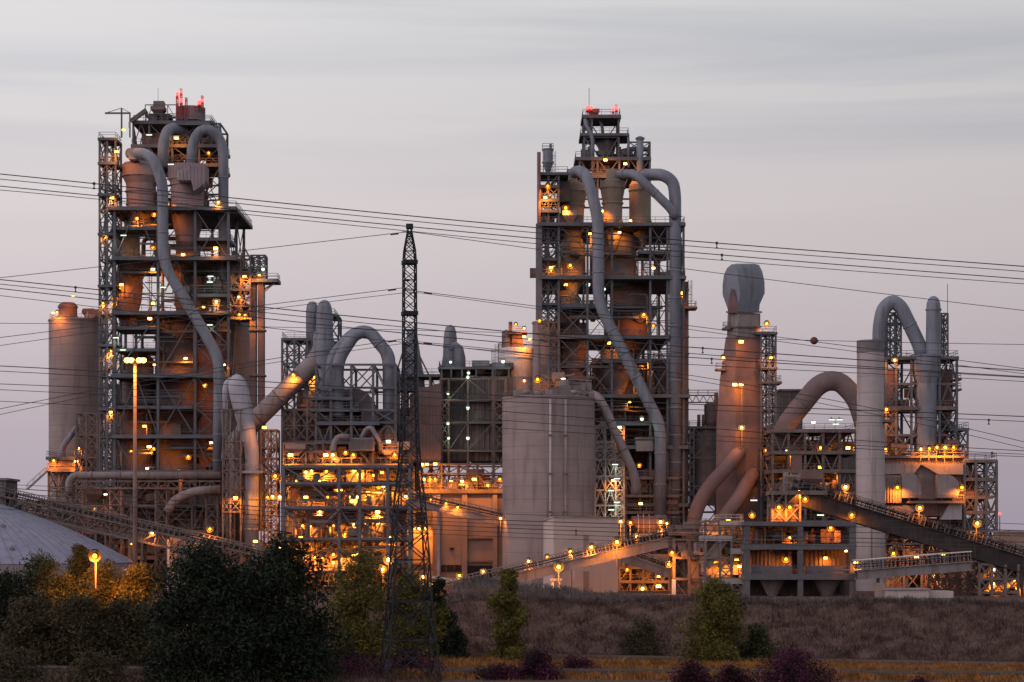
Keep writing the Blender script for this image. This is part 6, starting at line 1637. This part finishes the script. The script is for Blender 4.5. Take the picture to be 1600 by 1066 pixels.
# =================================================================== LAMPS
def lamp_proto(kind):
    """meshes shared by all lamps of one kind, centred on the bulb"""
    def mesh(name, mb, mat):
        me = bpy.data.meshes.new(name); me.from_pydata(mb.v, [], mb.f); me.polygons.foreach_set('use_smooth', mb.sm); me.materials.append(M[mat]); me.update(); return me
    if kind == 'tube':
        b = MB().tube([(-.55, 0, 0), (.55, 0, 0)], .09, 10)
        h = MB().box(-.62, .62, -.1, .2, .12, .24)
        a = MB().bar((0, .1, .25), (0, 1.1, .6), .1)
        return (('tube', mesh('tube', b, 'cool')), ('housing', mesh('housing', h, 'dark_shell')), ('bracket', mesh('bracket', a, 'steel')))
    if kind == 'white':
        b = MB().lathe(0, 0, [(.3 * math.cos(R(t)) + .001, .3 * math.sin(R(t))) for t in range(-90, 91, 18)], 14, False)
        h = MB().lathe(0, 0, [(.42, .2), (.3, .38), (.1, .5)], 14)
        a = MB().bar((0, 0, .45), (0, 1.3, .7), .1)
        return (('bulb', mesh('bulb', b, 'cool')), ('housing', mesh('housing', h, 'pale_steel')), ('bracket', mesh('bracket', a, 'pale_steel')))
    if kind == 'beacon':
        b = MB().lathe(0, 0, [(.34 * math.cos(R(t)) + .001, .42 * math.sin(R(t))) for t in range(-90, 91, 18)], 14, False)
        h = MB().lathe(0, 0, [(.3, -.75), (.3, -.43), (.2, -.4)], 12)
        return (('bulb', mesh('bulb', b, 'redlamp')), ('base', mesh('base', h, 'red')))
    b = MB().lathe(0, 0, [(.22 * math.cos(R(t)) + .001, .22 * math.sin(R(t))) for t in range(-90, 91, 18)], 16, False)
    h = MB().lathe(0, 0, [(.30, .34), (.26, .5), (.1, .6)], 16)
    # open reflector bowl round the bulb, added to give the lamp a halo
    rb = MB(); N = 18
    rings = [(.30, .02), (.46, -.10), (.60, -.24), (.66, -.40)]
    V_ = []; F_ = []
    for q, (rad, yy) in enumerate(rings):
        for k in range(N): V_.append((rad * math.cos(2 * math.pi * k / N), .40 + yy, .06 + rad * math.sin(2 * math.pi * k / N)))
    for q in range(3):
        for k in range(N): F_.append((q * N + k, q * N + (k + 1) % N, (q + 1) * N + (k + 1) % N, (q + 1) * N + k))
    F_.append(tuple(range(N)))
    rb.add(V_, F_, True); refl = ('halo_reflector', mesh('halo_reflector', rb, 'halo_reflector'))
    if kind == 'pole':
        a = MB().bar((0, .1, .5), (0, .55, .45), .1); a.bar((0, .55, .5), (0, .55, -3.2), .12)
        return (('bulb', mesh('bulb', b, 'sodium')), refl, ('housing', mesh('housing', h, 'dark_shell')), ('pole', mesh('pole', a, 'dusty_steel')))
    a = MB().bar((0, 0, .5), (0, 1.4, .8), .11)
    return (('bulb', mesh('bulb', b, 'sodium')), refl, ('housing', mesh('housing', h, 'dark_shell')), ('bracket', mesh('bracket', a, 'dusty_steel')))

def flood_proto():
    def mesh(name, mb, mat):
        me = bpy.data.meshes.new(name); me.from_pydata(mb.v, [], mb.f); me.polygons.foreach_set('use_smooth', mb.sm); me.materials.append(M[mat]); me.update(); return me
    f = MB().box(-.34, .34, -.06, .0, -.2, .16)
    h = MB().add([(-.42, .01, -.27), (.42, .01, -.27), (.42, .01, .23), (-.42, .01, .23), (-.24, .42, -.1), (.24, .42, -.1), (.24, .42, .16), (-.24, .42, .16)], [(0, 1, 2, 3), (7, 6, 5, 4), (0, 4, 5, 1), (1, 5, 6, 2), (2, 6, 7, 3), (3, 7, 4, 0)])
    v = MB().box(-.44, .44, -.3, .05, .235, .27)
    a = MB().bar((0, .3, .1), (0, 1.4, .5), .1)
    return tuple((('lens', mesh('lens', f, mt)), ('housing', mesh('housing', h, 'halo_reflector')), ('visor', mesh('visor', v, 'halo_reflector')), ('bracket', mesh('bracket', a, 'dusty_steel'))) for mt in ('sodium', 'sodium_pale'))
PROTO = {k: lamp_proto(k) for k in ('sodium', 'pole', 'tube', 'white', 'beacon')}
LIGHTS = {}
def light_data(kind, power):
    p = round(power, -1) if power > 30 else power
    key = (kind, p)
    if key not in LIGHTS:
        d = bpy.data.lights.new('lamp_light', 'POINT' if kind == 'beacon' else 'SPOT'); d.energy = p; d.shadow_soft_size = .25
        if kind != 'beacon': d.spot_size = R(158); d.spot_blend = .55
        d.color = {'tube': (.80, 1., .72), 'white': (.8, 1., .78), 'beacon': (1., .06, .03)}.get(kind, (1., .275, .022))
        LIGHTS[key] = d
    return LIGHTS[key]

ORD = ['first', 'second', 'third', 'fourth', 'fifth', 'sixth', 'seventh', 'eighth', 'ninth', 'tenth', 'eleventh', 'twelfth', 'thirteenth', 'fourteenth', 'fifteenth', 'sixteenth']
GROUP = {'sodium': 'orange sodium lamps around the plant', 'pole': 'orange sodium lamps around the plant', 'tube': 'white tube lamps around the plant', 'white': 'white lamps around the plant', 'beacon': 'red beacons on the preheater towers'}
NAME = {'sodium': 'flood_lamp', 'pole': 'pole_lamp', 'tube': 'tube_lamp', 'white': 'wall_lamp', 'beacon': 'beacon_lamp'}
WORD = {'sodium': 'orange lamp', 'pole': 'orange pole lamp', 'tube': 'white tube lamp', 'white': 'small white lamp', 'beacon': 'red beacon lamp'}
FLOODS = flood_proto()
VAR = random.Random(99)
POWER = {'sodium': 1150., 'pole': 1000., 'tube': 90., 'white': 60., 'beacon': 45.}

def lamps(kind, phrase, d, pts, order='x', power=1.):
    pts = [(*p, 1., d)[:2] + (p[2] if len(p) > 2 else 1., p[3] if len(p) > 3 else d) for p in pts]
    pts.sort(key=lambda p: p[0] if order == 'x' else p[1])
    n = len(pts)
    for i, (px, py, pw, dd) in enumerate(pts):
        if n == 1: lb = '%s %s' % (WORD[kind], phrase)
        else:
            w_ = ORD[i] if i < n - 1 or n == 2 else 'last'
            lb = '%s, %s from %s, %s' % (WORD[kind], w_, 'left' if order == 'x' else 'top', phrase)
        p = P(px, py, dd)
        root = thing(NAME[kind], lb, 'lamp', p, GROUP[kind])
        s = min(1.25, max(.6, pw ** .5)) * VAR.uniform(.85, 1.12)
        parts = PROTO[kind]; q_ = VAR.random()
        if kind == 'sodium' and q_ < .5: parts = FLOODS[0] if q_ < .32 else FLOODS[1]
        for nm, me in parts:
            if nm == 'bulb' and kind in ('sodium', 'pole'):
                if ('b', kind, int(q_ * 3)) not in LIGHTS:
                    c_ = me.copy(); c_.materials[0] = M[('sodium', 'sodium_pale', 'sodium_deep')[int(q_ * 3)]]; LIGHTS[('b', kind, int(q_ * 3))] = c_
                me = LIGHTS[('b', kind, int(q_ * 3))]
            o = bpy.data.objects.new(nm, me); COL.objects.link(o); o.parent = root; o.scale = (s, s, s) if kind != 'tube' else (1, 1, 1)
        lo_ = bpy.data.objects.new('lamp_light', light_data(kind, POWER[kind] * power * pw)); COL.objects.link(lo_); lo_.parent = root
        lo_.rotation_euler = (R(48), 0, 0)
        lo_.location = (0, -.75 * s, -.7 * s) if kind != 'beacon' else (0, -.9, .2)

L = 418
lamps('sodium', 'on the upper stair landing of the left stair tower', L - .3, [(182, 237), (193, 203, .7), (175, 309)], 'y', power=1.05)
lamps('sodium', 'under the middle upper decks of the left tower', L + 1.5, [(241, 335), (239, 387), (239, 421), (239, 474, .7), (234, 498)], 'y', power=1.05)
lamps('sodium', 'along the outer right edge of the left tower', L - .6, [(326, 239, .6, L + 10), (341, 316), (337, 388), (338, 472, 1.2), (350, 570, .4)], 'y', power=.8)
lamps('sodium', 'glowing inside the inner hooked duct of the left tower', L + 10, [(276, 216)])
lamps('sodium', 'on the stair tower side of the left tower', L + 1.2, [(164, 366, .6), (179, 468), (161, 474, .6), (173, 549), (173, 644, .6), (241, 570, .4)], 'y', power=1.05)
lamps('sodium', 'deep among the cyclones of the left tower', L + 5, [(286, 398, .9), (214, 342, .9), (262, 425, .6), (190, 445, .8), (290, 560, .9), (320, 602, .7), (318, 480, .5), (262, 318, .5)], 'y')
lamps('sodium', 'on the lower decks of the left tower', L + 1.5, [(226, 666, 1.2), (233, 698), (240, 701, .5), (294, 714), (230, 732, .7), (279, 736, .7), (330, 692, .6, L + 4), (205, 705, .5, L + 5)])
lamps('sodium', 'on the bucket elevator and its link bridge', L + 2, [(382, 432), (373, 464, .5), (374, 492, .8), (383, 493, .8), (405, 430, .4)], 'y')
lamps('white', 'glaring at the elevator head platform', L + 2.5, [(411, 421, 2.)])
lamps('sodium', 'around the small rusty tank on the left silo roof', 442, [(83, 489, .6), (89, 488, .6), (114, 463, .6)])
lamps('sodium', 'at the railed rusty hopper station', 431, [(84, 720), (119, 721), (124, 701, .8)], power=.8)
lamps('sodium', 'near the long truss conveyor and lower machinery floor', 376, [(328, 827, 1.2), (238, 833), (165, 773, .6, 408), (399, 846, .9), (148, 795, .4, 412), (205, 850, .4, 411)])
lamps('pole', 'blazing among the yellow-lit trees in front of the dome', 281, [(148, 869, 3.)], power=3.)
lamps('sodium', 'beside the pale lilac duct', 398, [(368, 778, 1.4), (413, 668), (430, 744, 1.2), (418, 777, .6), (426, 776), (437, 777)])
lamps('sodium', 'above the lit pipe rack among the rooftop machinery', 397.5, [(454, 711, 1.3), (509, 711, 1.2), (520, 711, 1.2), (540, 707), (552, 711), (607, 690, 1.2), (617, 711)])
lamps('sodium', 'on the frame of the twin upright ducts', 410, [(458, 586, 1.2), (492, 590, 1.4, 416)])
lamps('sodium', 'in the top bay of the lit pipe rack', 397.6, [(478, 738, 1.1), (487, 736, .6), (510, 737), (554, 737, 1.2), (586, 743), (597, 738, .8)], power=2.2)
lamps('sodium', 'in the second bay of the lit pipe rack', 397.6, [(478, 777, 1.1), (512, 777), (549, 777), (558, 777), (592, 759, 1.3), (600, 759, 1.3), (634, 776)], power=2.2)
lamps('sodium', 'in the third bay of the lit pipe rack', 397.6, [(473, 822), (483, 822), (523, 821), (553, 820)], power=2.)
lamps('sodium', 'in the lowest bay of the lit pipe rack', 397.6, [(550, 845, .5), (521, 867), (552, 868), (559, 867), (439, 855, .5), (469, 865, .5), (492, 870, .7), (504, 873), (539, 883, .5)], power=2.)
lamps('sodium', 'unseen fill added behind pipes of the lit pipe rack', 401, [(462, 752, 1.4), (530, 760, 1.6), (575, 770, 1.6), (500, 800, 1.5), (590, 800, 1.5), (470, 840, 1.2), (540, 835, 1.4), (610, 840, 1.2), (500, 745, 1.3), (560, 730, 1.2)], 'x', power=5.)  # unseen fill lamps, added to brighten the inside of the rack
lamps('pole', 'in the yard at the foot of the pylon', 330, [(607, 875, 1.6), (598, 890), (661, 902), (676, 911)])
lamps('sodium', 'on the platform edge behind the pylon', 404, [(660, 726), (667, 726), (680, 725)])
lamps('sodium', 'on the lit platform of the mill building', 405, [(661, 749), (672, 749), (680, 749, .7), (741, 749, 1.2), (781, 749, .8), (705, 752, .8, 411), (722, 752, .8, 411), (762, 753, .8, 411)])
lamps('pole', 'on the inclined lit conveyor before the mill building', 389, [(673, 781, .5), (697, 787, .5), (715, 793, .5), (782, 810, .5)])
lamps('sodium', 'on the orange-lit wing beside the pylon legs', 408, [(648, 826, 1.2), (655, 826, 1.2), (666, 826, 1.2)])
lamps('pole', 'low on the rising conveyor near the gate', 356, [(718, 900), (755, 893, .8)])
R_ = 415
lamps('sodium', 'on the top frame of the right tower', R_ + 8, [(946, 250, 1.2), (977, 256)])
lamps('sodium', 'on the upper stair tower of the right tower', R_ - .3, [(856, 291, .8), (852, 309), (861, 418, .7)], 'y')
lamps('sodium', 'between the cyclones of the right tower', R_ + 1.5, [(921, 365), (891, 415, 1.3), (1021, 419, .6), (952, 536), (1006, 492), (1021, 509, .5), (1010, 565, 1.2), (984, 628, .5)], 'y', power=1.05)
lamps('sodium', 'deep inside the upper decks of the right tower', R_ + 3.5, [(884, 325, 1.1), (940, 330, .8), (985, 345, .6), (884, 445, .8), (968, 363, .7), (1000, 600, .8)], 'y')
lamps('sodium', 'at the railed balcony on the outer edge of the right tower', R_ + 1, [(1066, 458, 1.2)])
lamps('sodium', 'at the narrower blue-grey silo', 411, [(843, 501, .7), (840, 593, 1.3), (880, 593, 1.5), (819, 595, .4)])
lamps('sodium', 'on the roof kit of the white squat tank', 428, [(806, 507, .5), (819, 513, .5), (819, 526, .6), (828, 530, .6)])
lamps('sodium', 'around the lower downcomer frame of the right tower', 397, [(968, 668), (989, 727), (999, 727, .7), (994, 751), (958, 751, .6), (1001, 787, .8)], 'y')
lamps('pole', 'around the dark red ringed drum', 388, [(970, 815, 1.2), (985, 817), (1032, 816, 1.2), (1042, 818, .6), (1033, 831, 1.2), (995, 839)])
lamps('pole', 'along the rising conveyor past the white shed', 360, [(964, 847, 1.5), (924, 855), (891, 862, .9), (855, 870, .7), (826, 877, .9)])
lamps('pole', 'at the white double pier of the rising conveyor', 350, [(873, 886, 1.7)])
lamps('sodium', 'under the end of the rising conveyor', 362, [(1050, 864), (1045, 882), (1029, 901, .5, 390)], 'y')
lamps('sodium', 'in the low yard beyond the white shed', 390, [(1004, 920, 1.6), (1029, 916, 1.2), (980, 890, .6), (1012, 895, .8, 397), (1036, 925, .8, 396)])
lamps('sodium', 'on the upper level of the pale transfer tower', 353.5, [(1104, 815, 1.2), (1138, 814, 1.2), (1125, 843), (1175, 805, 1., 353)])
lamps('sodium', 'on the lower level of the pale transfer tower', 353.5, [(1125, 885), (1151, 874), (1155, 885, .8), (1112, 868, 1.2, 357), (1135, 895, .8, 358)])
lamps('sodium', 'on the upper part of the hood stack', 406, [(1158, 534, 1.2), (1130, 559, 1.), (1148, 601, 1.2), (1158, 601, 1.2), (1159, 668, 1.1)], 'y', power=.6)
lamps('pole', 'on the top landing of the stair tower beside the hood stack', 410, [(1198, 506, .8)])
lamps('sodium', 'on the stair tower beside the hood stack', 407.5, [(1205, 559, .6), (1197, 704, .7)], 'y')
lamps('sodium', 'at the top of the cluttered orange-lit tower', 399.6, [(1271, 660, .9), (1230, 705, 1.2), (1282, 700, 1.2), (1325, 700, 1.2), (1335, 700, .7)])
lamps('sodium', 'in the middle of the cluttered orange-lit tower', 399.6, [(1229, 741, 1.2), (1282, 730), (1271, 742, 1.2), (1300, 735, .8, 401), (1245, 725, .8, 401)])
lamps('pole', 'along the dark descending conveyor', 350.5,  [(1248, 768), (1321, 761, 1.3), (1437, 794, 1.3), (1527, 818, 1.2)], power=.7)
lamps('sodium', 'beneath the head of the dark descending conveyor', 349, [(1258, 780, .8), (1217, 793, 1.3), (1234, 793, 1.3), (1331, 805)])
lamps('sodium', 'inside the concrete frame building', 350.5,  [(1298, 825, 1.2), (1228, 874, 1.2), (1234, 840, .3, 353), (1322, 861, .4), (1290, 872, .6, 353), (1305, 840, .5, 352)], power=1.05)
lamps('sodium', 'beside the right column of the concrete frame building', 347, [(1338, 880, 1.)])
lamps('sodium', 'on the inverted U duct frame', 402, [(1398, 563, 1.1), (1385, 640, 1.2), (1384, 702, .8)], 'y')
lamps('pole', 'along the roof edge of the filter casing', 397.5, [(1439, 702, .7), (1452, 701), (1464, 699, 1.2), (1477, 699, 1.2), (1490, 699, 1.2)])
lamps('sodium', 'at the pale mouths of the broad filter casing', 395.5, [(1402, 762, 1.5), (1503, 762, 1.2)])
lamps('sodium', 'in the undercroft behind the low pale-railed conveyor', 396, [(1432, 870), (1436, 874, .8), (1474, 866, .7), (1500, 865, .6), (1396, 865, .9, 400.5), (1415, 835, .7, 400.5), (1455, 845, .7, 400.5), (1460, 900, .9, 400.5)])
lamps('sodium', 'on the rusty trestle tower at the right edge', 352.2, [(1551, 890, 1.2), (1552, 912, 1.2), (1586, 908, 1.2)])
# white and greenish ones
lamps('tube', 'on the left preheater tower', L - .5, [(233, 211), (267, 257), (193, 368, 2.), (255, 449), (329, 432), (328, 441), (328, 508), (181, 528), (192, 547)], 'y')
lamps('tube', 'on the stair lattice beside the big silo', 397.5, [(961, 726), (964, 748), (955, 767), (964, 785), (955, 797)], 'y')
lamps('white', 'shining white-green on the lower right tower', 410, [(1003, 655, 3.)])
lamps('white', 'glowing green on the right tower deck', R_ + 2, [(919, 445, 2.), (944, 452, 1.)])
lamps('white', 'on the near bay of the dark filter block', 418, [(700, 615), (700, 662), (701, 685), (704, 566)], 'y')
lamps('white', 'on the far bay of the dark filter block', 417, [(732, 583), (731, 590), (731, 638), (731, 685), (786, 565, 2.)], 'y')
lamps('tube', 'under the head of the dark descending conveyor', 354, [(1274, 782), (1282, 805), (1178, 782)])
lamps('tube', 'behind the arched brown duct', 401, [(1300, 656), (1312, 656), (1306, 663)])
# beacons
lamps('beacon', 'topping masts of the left tower', L + 14.5, [(277, 147), (283, 143.5), (283, 157), (311, 160), (316, 157)])
lamps('beacon', 'topping masts of the right tower', R_ + 12.5, [(918, 168.5), (924, 168.5), (958, 171), (963, 169)])

# high mast with two lamp clusters
d = 300
hm = thing('light_mast', 'tall thin light mast with two blazing lamp clusters in front of the left tower', 'light mast', (X(211, d), d, ground(X(211, d), d)))
zt = Z(566, d)
MB().tube([(X(211, d), d, 0), (X(211, d), d, zt)], [.42, .2], 12).build('pole', 'dusty_steel', hm)
m = MB(); m.bar(P(196, 566, d), P(227, 566, d), .2); m.box(X(211, d) - .35, X(211, d) + .35, d - .35, d + .35, zt - .3, zt + .3); m.build('crossarm', 'dusty_steel', hm)
for px in (198.5, 205., 217.5, 224.):
    h = MB(); c = P(px, 563, d - .2)
    h.lathe(c.x, c.y, [(.34, c.z + .12), (.24, c.z + .34), (.05, c.z + .38)], 14); hd_ = h.build('lamp_head', 'dark_shell', hm)
    b = MB().lathe(c.x, c.y, [(.42 * math.cos(R(t)) + .001, c.z + .36 * math.sin(R(t))) for t in range(-90, 91, 18)], 16, False); b.build('bulb', 'sodium', hd_)
for px in (202, 220):
    lo_ = bpy.data.objects.new('lamp_light', light_data('sodium', 5000.)); COL.objects.link(lo_); lo_.parent = hm; lo_.location = P(px, 571, d - 1.6) - hm.location; lo_.rotation_euler = (R(25), 0, 0)
sp_ = thing('signal_pole', 'thin dark pole with a red light above the roofs at the far right', 'pole', (X(1562, 372), 372, GZ))
MB().tube([(X(1562, 372), 372, GZ), (X(1562, 372), 372, Z(805, 372))], [.16, .09], 8).build('pole', 'steel', sp_)
MB().lathe(X(1562, 372), 372, [(.02, Z(805, 372)), (.2, Z(804, 372)), (.2, Z(802, 372)), (.02, Z(801, 372))], 10).build('bulb', 'redlamp', sp_)
